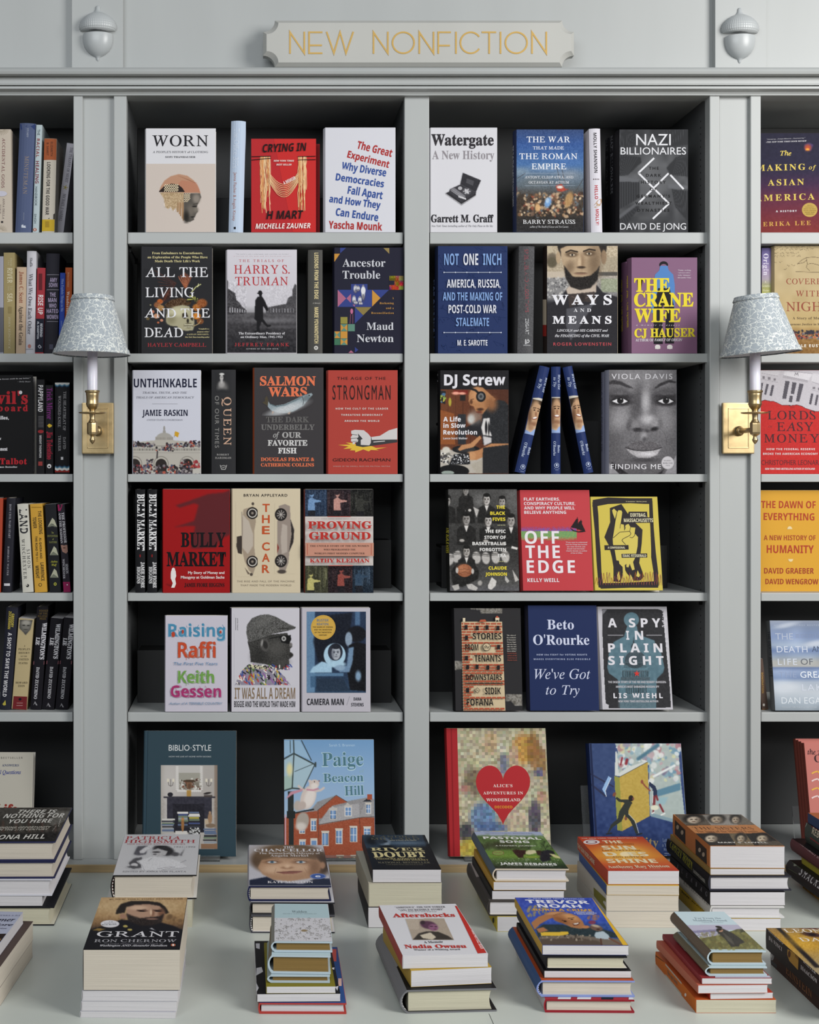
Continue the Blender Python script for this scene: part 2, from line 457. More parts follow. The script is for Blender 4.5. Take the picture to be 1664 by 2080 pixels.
    def full(s, base, step=1.25, f=None, inset=0):
        """canvas over the whole face (bounding box of its projection)"""
        f = f or s.main
        wd = s.W if f == 'f' else s.T
        q = []
        for a in (0, wd):
            for b2 in (0, s.H):
                wv = s.M @ (Vector((a, b2, s.T)) if f == 'f' else Vector((0, b2, a)))
                k = F / (wv.y + D); px, py = VX + wv.x * k, VY - (wv.z - CH) * k
                q.append(((px - ZF[0]) * ZF[2], (py - ZF[1]) * ZF[2]))
        xs, ys = zip(*q)
        return Canvas(min(xs) + inset, min(ys) + inset, max(xs) - inset, max(ys) - inset, base, step)
    # geometry ------------------------------------------------------
    def build(s):
        root = bpy.data.objects.new(s.name, None); COL.objects.link(root); root.empty_display_size = .03
        root.matrix_world = s.M
        root['label'] = s.label; root['category'] = s.cat
        if s.group: root['group'] = s.group
        W, H, T, b = s.W, s.H, s.T, s.bulge
        t = .0026 if s.hard else .0005
        ov = .0034 if s.hard else 0.0
        ns = 6
        out = [(W, 0.0)] + [(b * (2 * i / ns - 1) ** 2, T * i / ns) for i in range(ns + 1)] + [(W, T)]
        if s.hard:      # rounded board edges
            out = [(W, .0006), (W - .0006, 0.0)] + out[1:-1] + [(W - .0006, T), (W, T - .0006)]
        inn = [(W, T - t)] + [(b * (2 * i / ns - 1) ** 2 + t, min(max(T * i / ns, t), T - t)) for i in range(ns, -1, -1)] + [(W, t)]
        pr = out + inn; n = len(pr); no = len(out)
        V = [(x, 0.0, z) for x, z in pr] + [(x, H, z) for x, z in pr]
        # separate vertices per face for crisp flat ink colours
        vv, ff, cc = [], [], []
        def add(pts, col):
            i = len(vv); vv.extend(pts); ff.append(tuple(range(i, i + len(pts)))); cc.extend([ink(col)] * len(pts))
        for i in range(n):
            j = (i + 1) % n; (xa, za), (xb, zb) = pr[i], pr[j]
            if i < no - 1:
                mid = (xa + xb) / 2
                if mid < b + .0005: col = s.cs
                else: col = s.cf if za > T / 2 else (s.back or s.cf)
                if mid > W - .0009: col = s.edge
            elif i == no - 1 or i == n - 1: col = s.edge
            else: col = s.inner
            add([V[j], V[i], V[n + i], V[n + j]], col)
        for base, rev in ((0, False), (n, True)):     # tail and head rims, as quads between outer and inner outline
            m = len(inn); oi = [round(q * (no - 1) / (m - 1)) for q in range(m)]
            for q in range(m - 1):
                A, B2 = base + no + q, base + no + q + 1
                O1, O2 = base + (no - 1 - oi[q]), base + (no - 1 - oi[q + 1])
                pts = [V[O1]] + [V[base + g] for g in range(no - 2 - oi[q], no - 1 - oi[q + 1], -1)] + ([V[O2]] if O2 != O1 else []) + [V[B2], V[A]]
                add(pts if not rev else pts[::-1], s.edge)
        from_py('cover', vv, ff, M_PRINT, root, False, np.array(cc))
        # page block with a hollow fore edge
        nz = 6; dp = min(.004, T * .1) if s.hard else .0004
        ring = []
        for i in range(nz + 1):
            z = t + (T - 2 * t) * i / nz; q = (2 * i / nz - 1) ** 2
            ring.append((W - ov - dp * (1 - q) - s.fore, z))
        xs0 = b + t + .0002
        pts = ring + [(xs0, T - t), (xs0, t)]
        y0, y1 = ov + (0.0003 if not s.hard else 0), H - ov - (0.0003 if not s.hard else 0)
        m = len(pts)
        PV = [(x, y0, z) for x, z in pts] + [(x, y1, z) for x, z in pts]
        PF = [(i, (i + 1) % m, m + (i + 1) % m, m + i) for i in range(m)]
        for k in range(nz // 2): pass
        PF += [tuple(range(m - 1, -1, -1)), tuple(range(m, 2 * m))]
        from_py('page_block', PV, PF, M_PAGE[s.page], root)
        for st, nm in ((s.art, 'art'), (s.let, 'lettering')):
            for f, fn in (('f', 'front'), ('s', 'spine')):
                for V2, F2, C2 in clusters(st[f]): from_py(fn + '_' + nm, V2, F2, M_INK, root, False, C2)
        if s.headband:
            z = np.linspace(t, T - t, 15); hv, hf, hc = [], [], []
            for i in range(14):
                k = len(hv); xa = lambda q: b * (2 * q / T - 1) ** 2 + t + .0001
                for q in (z[i], z[i + 1]):
                    hv += [(xa(q), y0 - .0008, q), (xa(q) + .0016, y0 - .0008, q), (xa(q) + .0016, y0 + .001, q), (xa(q), y0 + .001, q)]
                hf += [(k + 1, k, k + 4, k + 5), (k, k + 3, k + 7, k + 4), (k + 2, k + 1, k + 5, k + 6)]
                hc += [ink(s.headband[i % 2])] * 8
            from_py('headband', hv, hf, M_PRINT, root, False, np.array(hc))
        s.root = root
        return root
    headband = None

# ---------------------------------------------------------------- ways a book is set down
SHELF_Z = {}
def mtx(ex, ey, ez, o): return Matrix(((ex.x, ey.x, ez.x, o.x), (ex.y, ey.y, ez.y, o.y), (ex.z, ey.z, ez.z, o.z), (0, 0, 0, 1)))
def stand(label, row, xl, xr, yt, kind='h', cf='#fff', cs=None, T=.03, d=.004, lean=0.0, dz=0.0, H=None, **k):
    """face-out on a shelf: xl, xr = bottom front corners, yt = top edge (measuring frame)"""
    z0 = SHELF_Z[row] + .0002 + dz; l = math.radians(lean)
    pxl, _ = zp(xl, 0); pxr, _ = zp(xr, 0); _, pyt = zp(0, yt)
    yb = d + T * math.cos(l)
    xa, xb = X(pxl, d), X(pxr, d)
    ex = Vector((1, 0, 0)); ey = Vector((0, math.sin(l), math.cos(l))); ez = Vector((0, -math.cos(l), math.sin(l)))
    o = Vector((xa, yb, z0)); q = o + ez * T
    top = hit(pxl, pyt, q, ez); H = H or (top - q).dot(ey)
    name = k.pop('name', 'hardcover_book' if kind == 'h' else 'paperback_book')
    return Book(name, label, mtx(ex, ey, ez, o), xb - xa, H, T, kind, cf, cs, main='f', **k)
def spine(label, row, bl, br, yt, tl=None, kind='p', cf='#fff', cs=None, d=.006, W=.105, **k):
    """spine-out on a shelf: bl, br = x of the bottom spine corners, tl = x of its top left corner, yt = top"""
    tl = bl if tl is None else tl
    z0 = SHELF_Z[row] + .0002
    xa, xb, xt = X(zp(bl, 0)[0], d), X(zp(br, 0)[0], d), X(zp(tl, 0)[0], d)
    zt = ZZ(zp(0, yt)[1], d)
    ey = Vector((xt - xa, 0, zt - z0)); H = ey.length; ey.normalize()
    ez = Vector((ey.z, 0, -ey.x)); T = (xb - xa) * ey.z
    o = Vector((xa, d, z0 - min(0, ez.z * T)))
    ex = Vector((0, 1, 0))
    name = k.pop('name', 'hardcover_book' if kind == 'h' else 'paperback_book')
    return Book(name, label, mtx(ex, ey, ez, o), W, H, T, kind, cf, cs, main='s', **k)
EASELS = []
def easel(b, label, w0=.12, w1=.88, lip=.012, ht=.62, T=None):
    """clear bent acrylic easel under and behind a leaning book"""
    M, W, H, T = b.M, b.W, b.H, T or b.T
    ey = M.to_3x3() @ Vector((0, 1, 0)); ez = M.to_3x3() @ Vector((0, 0, 1)); o = M @ Vector((0, 0, 0))
    yb = o.y + .0015; zb = SHELF_Z[5] + .0004; yf = o.y + ez.y * T - .006
    th = .0022; x0, x1 = o.x + W * w0, o.x + W * w1
    l = math.asin(ey.y)
    pts = [(yf, zb), (yf, zb + lip), (yf + th, zb + lip), (yf + th, zb + th), (yb, zb + th), (yb + math.sin(l) * H * ht, zb + th + math.cos(l) * H * ht),
           (yb + math.sin(l) * H * ht + th, zb + th + math.cos(l) * H * ht), (yb + th * 1.2, zb)]
    e = empty('acrylic_easel', ((x0 + x1) / 2, yb, zb), label, 'easel', 'clear acrylic book easels on the deck')
    n = len(pts); V = [(x, y, z) for x in (x0, x1) for y, z in pts]
    F_ = [(i, (i + 1) % n, n + (i + 1) % n, n + i) for i in range(n)] + [tuple(range(n - 1, -1, -1)), tuple(range(n, 2 * n))]
    p = from_py('bent_sheet', V, F_, M_ACRYL, e); p.matrix_parent_inverse = Matrix.Translation(-e.location)
    bm = bmesh.new(); bm.from_mesh(p.data); bmesh.ops.recalc_face_normals(bm, faces=bm.faces); bm.to_mesh(p.data); bm.free()
TABLE_Z = 0.7636
class Stack:
    def __init__(s, z=None): s.z = (TABLE_Z if z is None else z) + .0002
    def lie(s, label, bl, br, yt, kind='h', cf='#fff', cs=None, L=None, T=None, yaw=None, raw=False, back=None, **k):
        """lying flat, tail towards the room, spine at left: bl, br = bottom front corners, yt = y of the front top edge at left"""
        O = Vector((0, 0, s.z)); up = Vector((0, 0, 1))
        cv = (lambda q: q) if raw else (lambda q: zp(*q))
        A, B2 = hit(*cv(bl), O, up), hit(*cv(br), O, up)
        if yaw is not None:
            u = Vector((math.cos(math.radians(yaw)), math.sin(math.radians(yaw)), 0))
            W = (B2.x - A.x) / u.x
        else: u = (B2 - A); W = u.length; u.normalize()
        if T is None:
            py = cv((bl[0], yt))[1]; T = CH - (py - VY) * (A.y + D) / F - s.z
        if back is not None: L = (hit(*cv(back), O + Vector((0, 0, T)), up) - A).dot(Vector((-u.y, u.x, 0)))
        name = k.pop('name', 'hardcover_book' if kind == 'h' else 'paperback_book')
        b = Book(name, label, mtx(u, Vector((-u.y, u.x, 0)), up, A), W, L or W * 1.5, T, kind, cf, cs, main='f', **k)
        s.z += T + .0006
        return b
# ---------------------------------------------------------------- the setting
SH_Y = [(472, 495), (718, 736), (963, 979), (1204.5, 1221), (1447, 1466)]      # shelf fronts in the photograph
for i, (a, b_) in enumerate(SH_Y): SHELF_Z[i] = ZZ(a, .004)
DECK_Z = ZZ(1743); SHELF_Z[5] = DECK_Z
CEIL_Z = ZZ(194)
BACK = .262
XL, XR = X(-430), X(2130)

structure(box('wall_back', XL - .3, .30, 0, XR + .3, .36, 3.0, M_PAINT, bev=0))
structure(box('floor', -3, -6, -.04, 4, .30, 0, M_FLOOR, bev=0))
fr = structure(box('trim_1', XL, .028, CEIL_Z + .02, XR, .060, 2.62, M_PAINT, bev=0), 'flat grey frieze board above the shelves')
zc = lambda py, d: ZZ(py, d)
cor = [(.028, zc(137, -.05)), (-.050, zc(137, -.05)), (-.054, zc(140, -.054)), (-.056, zc(145, -.056)), (-.054, zc(150, -.054)), (-.048, zc(153.5, -.048)),
       (-.034, zc(154.5, -.034)), (-.033, zc(169, -.033)), (-.037, zc(170, -.037)), (-.037, zc(172.5, -.037)), (-.029, zc(173.5, -.029)), (-.033, zc(176, -.033)),
       (-.033, zc(180, -.033)), (-.026, zc(184, -.026)), (-.020, zc(186, -.020)), (-.0165, zc(192, -.0165)), (-.0165, zc(193.5, -.0165)), (.028, zc(193.5, -.0165))]
structure(prism('trim_2', cor, XL, XR, M_PAINT), 'stepped grey cornice moulding under the frieze')
def pilaster(name, p0, p1, p2, p3, label):      # px: outer left, panel left, panel right, outer right
    z1 = CEIL_Z + .012
    e = empty(name, (X((p0 + p3) / 2), 0, DECK_Z)); structure(e, label)
    def part(nm, a, b_, d0, d1, z0, z2, bev=.001):
        o = box(nm, X(a, d0), d0, z0, X(b_, d0), d1, z2, M_PAINT, None, bev); o.parent = e; o.matrix_parent_inverse = Matrix.Translation(-e.location); return o
    part('stile', p0, p1, -.012, .018, DECK_Z, z1, .0018)
    part('stile', p2, p3, -.012, .018, DECK_Z, z1, .0018)
    part('recessed_panel', p1 - .3, p2 + .3, -.002, .012, DECK_Z, z1, 0)
    return e
pilaster('trim_3', 149, 168, 231, 257, 'grey pilaster with a recessed panel behind the left lamp')
pilaster('trim_4', 1442, 1462, 1525, 1546, 'grey pilaster with a recessed panel behind the right lamp')
structure(box('trim_5', X(822, -.004), -.004, DECK_Z, X(872, -.004), .018, CEIL_Z + .012, M_PAINT, bev=.0012), 'plain grey middle stile between the two central bays')
for nm, a, b_, lb in (('trim_6', 145.5, 250, 'raised grey frieze block under the left acorn'), ('trim_7', 1453, 1557, 'raised grey frieze block under the right acorn')):
    structure(box(nm, X(a, .012), .012, zc(137, -.05) - .012, X(b_, .012), .03, 2.62, M_PAINT, bev=.0012), lb)

def bay(px0, px1, label, prop_rows, open_side=0):
    x0, x1 = X(px0), X(px1)
    e = empty('bookcase', ((x0 + x1) / 2, 0, DECK_Z), label, 'bookcase', 'built-in bookcase bays')
    def ch(o, p=e):
        o.parent = p; o.matrix_parent_inverse = p.matrix_world.inverted() if p is not e else Matrix.Translation(-e.location); return o
    g = .0008
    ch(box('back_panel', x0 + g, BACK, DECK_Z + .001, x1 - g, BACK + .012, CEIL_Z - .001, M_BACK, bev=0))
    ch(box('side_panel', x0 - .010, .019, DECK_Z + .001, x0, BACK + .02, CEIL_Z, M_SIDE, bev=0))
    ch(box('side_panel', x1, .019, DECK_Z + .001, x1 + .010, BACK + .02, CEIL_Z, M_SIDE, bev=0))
    ch(box('top_panel', x0 - .010, .019 - .03, CEIL_Z, x1 + .010, BACK + .02, CEIL_Z + .012, M_PAINT, bev=0))
    for r, (a, b_) in enumerate(SH_Y):
        zt, zb = ZZ(a, .004), ZZ(b_, .004)
        s = ch(box('shelf', x0 + .0022, .004, zb, x1 - .0030, BACK - .002, zt, M_PAINT, bev=.0014))
        bpy.context.view_layer.update()
        for sx, y in ((x0 + .0002, .047), (x1 - .0062, .047), (x0 + .0002, .20), (x1 - .0062, .20)):
            bm = bmesh.new(); add_box(bm, sx, y - .003, zb - .012, sx + .006, y + .003, zb - .0004, .0006)
            add_box(bm, sx + .001, y - .006, zb - .0025, sx + .005, y + .012, zb - .0004, .0004)
            o = from_bm('shelf_pin', bm, M_BLACK); o.parent = s
    bm = bmesh.new()
    for sx, nx in ((x0, 1), (x1, -1)):
        for y in (.055, .195):
            z = DECK_Z + .05
            while z < CEIL_Z - .03:
                c = [bm.verts.new((sx + nx * .0003, y + .0022 * math.cos(q), z + .0022 * math.sin(q))) for q in np.linspace(0, 2 * math.pi, 7)[:-1]]
                bm.faces.new(c); z += .01385
    h = ch(from_bm('peg_holes', bm, M_HOLE)); h['kind'] = 'stuff'
    return e
bay(-415, 150, 'grey built-in bookcase bay at the left edge, left of the left lamp', [])
bay(257, 822, 'grey built-in bookcase bay between the left lamp and the middle stile', [])
bay(872, 1442, 'grey built-in bookcase bay between the middle stile and the right lamp', [])
bay(1546, 2111, 'grey built-in bookcase bay at the right edge, right of the right lamp', [])

# black riser boards standing behind the faced-out books
def riser(pxa, pxb, row, pyt, label, d=.117):
    z0 = SHELF_Z[row] + .0003; zt = ZZ(pyt, d)
    bm = bmesh.new(); add_box(bm, 0, 0, 0, X(pxb, d) - X(pxa, d), .006, zt - z0, .0008); add_box(bm, 0.001, .0062, 0, X(pxb, d) - X(pxa, d) - .001, .09, .006, .0008)
    add_box(bm, 0.001, .0062, (zt - z0) - .007, X(pxb, d) - X(pxa, d) - .001, .09, (zt - z0) - .001, .0008)
    o = from_bm('book_riser', bm, M_PROP); o.location = (X(pxa, d), d, z0)
    o['label'] = label; o['category'] = 'riser'; o['group'] = 'black riser boards behind the books'
riser(279, 797, 0, 402, 'black riser board behind the books on the top shelf left of the middle stile')
riser(279, 795, 3, 1097, 'black riser board behind the books on the fourth shelf left of the middle stile')
riser(279, 795, 4, 1321, 'black riser board behind the books on the fifth shelf left of the middle stile')
riser(897, 1356, 3, 1108, 'black riser board behind the books on the fourth shelf right of the middle stile')
riser(897, 1225, 2, 855, 'black riser board behind the blue spines on the third shelf')

# ledge between shelves and table, with its raw wooden edge
LEDGE = -.047
e = empty('base_ledge', (0, 0, DECK_Z)); structure(e, 'grey base ledge with a raw wooden front edge'); e.name = 'trim_8'
o = box('ledge_board', XL, LEDGE + .004, DECK_Z - .016, XR, BACK + .012, DECK_Z - .0002, M_PAINT, bev=.0006); o.parent = e; o.matrix_parent_inverse = Matrix.Translation(-e.location)
o = box('wooden_edge', XL, LEDGE, DECK_Z - .0165, XR, LEDGE + .0038, DECK_Z - .0004, M_PINE, bev=.0006); o.parent = e; o.matrix_parent_inverse = Matrix.Translation(-e.location)
structure(box('baseboard_back', XL, -.02, 0, XR, .28, DECK_Z - .018, M_PAINT, bev=0))

# display table
tb = empty('display_table', (0, -.65, 0), 'long grey painted display table covered with stacks of books', 'table')
def tch(o): o.parent = tb; o.matrix_parent_inverse = Matrix.Translation(-tb.location); return o
TY0, TY1 = LEDGE - .002, -1.32
q0 = hit(993, 2058, Vector((0, 0, TABLE_Z)), Vector((0, 0, 1))); seam = q0.x
tch(box('table_top', XL + .2, TY1, TABLE_Z - .03, seam - .0006, q0.y, TABLE_Z, M_TABLE, bev=0))
tch(box('table_top', seam + .0006, TY1, TABLE_Z - .03, XR - .2, q0.y, TABLE_Z, M_TABLE, bev=0))
tch(box('table_top', XL + .2, q0.y, TABLE_Z - .03, XR - .2, TY0, TABLE_Z, M_TABLE, bev=0))
tch(box('apron', XL + .25, TY1 + .05, TABLE_Z - .13, XR - .25, TY1 + .075, TABLE_Z - .031, M_PAINT))
tch(box('apron', XL + .25, TY0 - .075, TABLE_Z - .13, XR - .25, TY0 - .05, TABLE_Z - .031, M_PAINT))
for x in (XL + .25, XR - .31):
    for y in (TY1 + .05, TY0 - .11): tch(box('leg', x, y, .0, x + .06, y + .06, TABLE_Z - .031, M_PAINT))

# ---------------------------------------------------------------- sign
def sign():
    d0 = .004; k = lambda px, py, d=d0 - .022: (X(px, d), ZZ(py, d))
    L, R, T_, B_ = 534.5, 1166, 42, 136.2
    nx, ny = 24, 23
    def outline(ins):
        pts = []
        l, r, t, b_ = L + ins, R - ins, T_ + ins, B_ - ins
        def arc(cx, cy, a0, a1):
            for q in np.linspace(a0, a1, 9): pts.append((cx + (nx + .0) * math.cos(math.radians(q)), cy + ny * math.sin(math.radians(q))))
        arc(l, t, 90, 0); arc(r, t, 180, 90); arc(r, b_, -90, -180); arc(l, b_, 0, -90)
        return pts
    e = empty('shop_sign', (X(850), -.02, ZZ(136.8, -.018)), 'grey painted wooden sign with notched corners and gold capital lettering', 'sign')
    rings = [(outline(0), .0), (outline(0), -.018), (outline(7), -.026)]
    V = []; n = len(rings[0][0])
    for o_, d in rings: V += [(X(a, -.018), d, ZZ(b_, -.018)) for a, b_ in o_]
    Fc = []
    for q in range(2):
        for i in range(n):
            j = (i + 1) % n; Fc.append((q * n + i, q * n + j, (q + 1) * n + j, (q + 1) * n + i))
    Fc += [tuple(range(2 * n, 3 * n)), tuple(range(n - 1, -1, -1))]
    o = from_py('sign_board', V, Fc, M_SIGN, e); o.matrix_parent_inverse = Matrix.Translation(-e.location)
    bm = bmesh.new(); bm.from_mesh(o.data); bmesh.ops.recalc_face_normals(bm, faces=bm.faces); bm.to_mesh(o.data); bm.free()
    # art-deco line lettering built as thin raised strokes, measured on the photograph
    s0, sc = 520.0, 2.773
    def st(bm, pts, lay, w=3.3):
        """one stroke: a mitred ribbon with thickness; lay keeps crossing strokes apart"""
        d0, d1, w2, n = -.0261, -.0268 - lay * .00012, w / 2, len(pts)
        closed = math.hypot(pts[0][0] - pts[-1][0], pts[0][1] - pts[-1][1]) < .01
        rows = []
        for i, (x, y) in enumerate(pts):
            px_, py_ = pts[i - 1] if i else (pts[-2] if closed else pts[0])
            qx, qy = pts[i + 1] if i < n - 1 else (pts[1] if closed else pts[-1])
            u, v = (Vector((x - px_, y - py_)), Vector((qx - x, qy - y)))
            if u.length < 1e-6: u = v
            if v.length < 1e-6: v = u
            u.normalize(); v.normalize(); t_ = (u + v).normalized(); nn = Vector((-t_.y, t_.x)); k_ = w2 / max(.30, nn.dot(Vector((-u.y, u.x))))
            e_ = Vector((0, 0))
            if not closed and i in (0, n - 1): e_ = t_ * (w2 * .7 * (-1 if i == 0 else 1))
            rows.append([bm.verts.new((X(x + nn.x * k_ * s_ + e_.x, dd), dd, ZZ(y + nn.y * k_ * s_ + e_.y, dd))) for dd in (d0, d1) for s_ in (1, -1)])
        for A, B2 in zip(rows, rows[1:]):
            for i, j in ((2, 3), (0, 2), (3, 1)): bm.faces.new((A[i], A[j], B2[j], B2[i]))
        if not closed:
            for A in (rows[0], rows[-1]): bm.faces.new((A[0], A[1], A[3], A[2]))
    t, b_ = 65.5, 108
    def N(x): return [[(x, b_), (x, t), (x + 29, b_), (x + 29, t)]]
    def arc(cx, r, a0, a1, ry): return [[(cx + r * math.cos(math.radians(a)), (t + b_) / 2 + ry * math.sin(math.radians(a))) for a in np.linspace(a0, a1, 30)]]
    glyphs = [N(589.3), [[(654, t), (628, t), (628, b_), (654, b_)], [(628, 92), (653, 92)]],
              [[(664, t), (678.5, b_), (691, t), (703, b_), (717.5, t)]],
              N(759), arc(819.5, 22, 0, 360, 21.3), N(852), [[(915, t), (890.5, t), (890.5, b_)], [(890.5, 92.5), (913, 92.5)]], [[(926.5, t), (926.5, b_)]],
              arc(956.5, 21, 38, 322, 21.3), [[(980, t), (1007, t)], [(994, t), (994, b_)]], [[(1017, t), (1017, b_)]], arc(1049, 22, 0, 360, 21.3), N(1081)]
    for gl in glyphs:
        bm = bmesh.new()
        for i, s_ in enumerate(gl): st(bm, s_, i)
        bmesh.ops.recalc_face_normals(bm, faces=bm.faces)
        o = from_bm('gold_letter', bm, M_GOLD, e); o.matrix_parent_inverse = Matrix.Translation(-e.location)
sign()

# ---------------------------------------------------------------- carved acorns
def acorn(px, py0, label):
    e = empty('acorn_ornament', (X(px), .0118, ZZ(py0 + 100)), label, 'ornament', 'carved acorns on the frieze')
    sc = 2.75 / F; zz = lambda y: -(y - 100) * sc          # y in photo px below the top of the stem
    nut = [(30.5, 60), (31, 66), (30.5, 74), (28, 84), (23, 93), (16, 99.5), (9, 103.5), (4, 106), (3.6, 109), (1.8, 112.5), (.05, 114)]
    bm = bmesh.new(); lathe(bm, [(r * sc, zz(y)) for r, y in nut], seg=40, sy=.75, a0=math.pi, a1=2 * math.pi)
    o = from_bm('nut', bm, M_ACORN, e, True)
    prof = [(35, 52.5), (38, 47), (37.5, 41), (35, 34), (30, 27.5), (23, 21.5), (15, 17), (9, 14.5)]
    bm = bmesh.new()
    ys = np.linspace(0, len(prof) - 1, 34); seg = 84
    rings = []
    for a, q in enumerate(ys):
        i = min(int(q), len(prof) - 2); f = q - i
        r = prof[i][0] * (1 - f) + prof[i + 1][0] * f; y = prof[i][1] * (1 - f) + prof[i + 1][1] * f
        ring = []
        for b_ in range(seg + 1):
            th = math.pi + math.pi * b_ / seg
            bump = 1 + .028 * math.sin(th * 26 + a * .95) * math.sin(th * 26 - a * .95)
            ring.append(bm.verts.new((r * bump * sc * math.cos(th), .75 * r * bump * sc * math.sin(th), zz(y))))
        rings.append(ring)
    for A, B2 in zip(rings, rings[1:]):
        for i in range(seg): bm.faces.new((A[i], A[i + 1], B2[i + 1], B2[i]))
    bm.faces.new(rings[0][::-1])
    from_bm('cap', bm, M_ACORN, e, True)
    bm = bmesh.new(); lathe(bm, [(11 * sc, zz(16)), (6.5 * sc, zz(12)), (5 * sc, zz(8)), (4.6 * sc, zz(3)), (2.5 * sc, zz(.5)), (.05 * sc, zz(0))], seg=20, sy=.8, a0=math.pi, a1=2 * math.pi)
    from_bm('stem', bm, M_ACORN, e, True)
acorn(197.6, 7.5, 'pale carved acorn on the frieze block above the left lamp')
acorn(1507, 12, 'pale carved acorn on the frieze block above the right lamp')

# ---------------------------------------------------------------- wall sconces
def sconce(x, label, tilt, dxs, dzs):
    z = lambda py: 1.6 - (py - VY) / 1000.0 - 1.3      # local, root at z = 1.3
    yw = -.0022
    e = empty('wall_sconce', (x, 0, 1.3), label, 'lamp', 'brass wall lamps')
    ay = -.110
    k = 2.75 / F
    pw, z0, z1 = .0335, ZZ(922) - 1.3, ZZ(819) - 1.3
    bm = bmesh.new()
    add_box(bm, -pw, -.0125 - .009, z0, pw, -.0125, z1, .0022)
    o = from_bm('backplate', bm, M_BRASS, e)
    bm = bmesh.new(); r_ = .0115
    for (a, c, b_, d_) in ((-pw + r_, z0 + r_, pw - r_, z0 + r_ + .002), (-pw + r_, z1 - r_ - .002, pw - r_, z1 - r_), (-pw + r_, z0 + r_, -pw + r_ + .002, z1 - r_), (pw - r_ - .002, z0 + r_, pw - r_, z1 - r_)):
        add_box(bm, a, -.0225, c, b_, -.0214, d_, .0005)
    from_bm('backplate_rim', bm, M_BRASS, o).matrix_parent_inverse = Matrix()
    bm = bmesh.new(); zr = z(873)
    bmesh.ops.create_cone(bm, cap_ends=True, segments=20, radius1=.0052, radius2=.0052, depth=.086, matrix=Matrix.Translation((0, -.0215 - .043, zr)) @ Matrix.Rotation(math.pi / 2, 4, 'X'))
    bmesh.ops.create_cone(bm, cap_ends=True, segments=24, radius1=.0085, radius2=.0068, depth=.005, matrix=Matrix.Translation((0, -.034, zr)) @ Matrix.Rotation(math.pi / 2, 4, 'X'))
    bmesh.ops.create_cone(bm, cap_ends=True, segments=24, radius1=.0075, radius2=.0105, depth=.004, matrix=Matrix.Translation((0, -.0235, zr)) @ Matrix.Rotation(math.pi / 2, 4, 'X'))
    from_bm('arm', bm, M_BRASS, e, True)
    def L_(nm, prof, m, seg=36):
        bm = bmesh.new(); lathe(bm, [(r, z(y)) for r, y in prof], 0, ay, seg); return from_bm(nm, bm, m, e, True)
    L_('candle_cup', [(.0108, 793), (.0146, 793), (.0152, 795), (.0148, 797), (.0130, 798.5), (.0135, 800), (.0128, 804), (.0123, 812), (.0124, 818), (.0131, 819.5), (.0131, 821.5),
                      (.0122, 823), (.0115, 826), (.0085, 830), (.006, 833), (.0062, 836)], M_BRASS)
    L_('drip_pan', [(.0055, 839), (.012, 840), (.022, 840.5), (.0265, 839.5), (.0275, 838.6), (.0278, 837.6), (.026, 838), (.0215, 839), (.012, 838.3), (.0055, 837)], M_BRASS, 48)
    L_('stem', [(.0062, 836), (.0058, 843), (.0052, 848), (.0058, 853), (.0075, 855), (.0078, 856.5)], M_BRASS)
    L_('finial_body', [(.0075, 856), (.0105, 859), (.0108, 862), (.0108, 878), (.0100, 882), (.0065, 884), (.0040, 886), (.0034, 887.5)], M_BRASS, 8).data.polygons.foreach_set('use_smooth', [False] * (8 * 7))
    L_('finial', [(.0034, 887), (.0046, 888), (.0036, 889.5), (.0054, 892), (.0056, 894), (.0044, 897.5), (.0018, 901), (.0001, 902.5)], M_BRASS)
    L_('candle_sleeve', [(.0001, 690), (.0104, 690), (.0104, 796)], M_CANDLE)
    # shade, slightly crooked on the right lamp
    piv = Matrix.Translation((dxs, ay, z(661) + dzs)) @ Matrix.Rotation(math.radians(tilt), 4, 'Y')
    def sh(nm, prof, m, parent, seg=64):
        bm = bmesh.new(); lathe(bm, [(r, (661 - y) / 1000.0) for r, y in prof], 0, 0, seg)
        o = from_bm(nm, bm, m, parent, True); return o
    s = sh('lamp_shade', [(.0405, 603), (.0765, 718)], M_SHADE, e); s.matrix_local = piv
    sh('shade_lining', [(.0396, 603.2), (.0755, 717.8)], M_LINING, s)
    for a, b_, r0, r1 in ((601.5, 611, .0406, .0438), (710.5, 720.5, .0748, .0778)):
        sh('shade_trim', [(r0 - .0012, a), (r0 + .0012, a - .3), (r0 + .0016, a + 2), (r1 + .0014, b_ - 1), (r1 + .0008, b_), (r1 - .001, b_ - .2)], M_SHADE, s)
    bm = bmesh.new()
    for a in range(3):
        t = a * 2 * math.pi / 3 + .4
        bmesh.ops.create_cone(bm, cap_ends=True, segments=6, radius1=.0007, radius2=.0007, depth=.040, matrix=Matrix.Translation((.0205 * math.cos(t), .0205 * math.sin(t), (661 - 616) / 1000)) @ Matrix.Rotation(t, 4, 'Z') @ Matrix.Rotation(math.pi / 2, 4, 'Y'))
    bmesh.ops.create_cone(bm, cap_ends=True, segments=16, radius1=.0115, radius2=.0105, depth=.075, matrix=Matrix.Translation((0, 0, .005)))
    from_bm('shade_carrier', bm, M_BRASS, s)
sconce(-.3222, 'brass wall lamp with a patterned grey shade on the left pilaster', 1.0, -.0005, 0)
sconce(1.0240, 'brass wall lamp with a crooked patterned grey shade on the right pilaster', -4.6, .006, .0005)
# ================================================================ bay left of the middle stile
G1 = 'books faced out left of the middle stile'
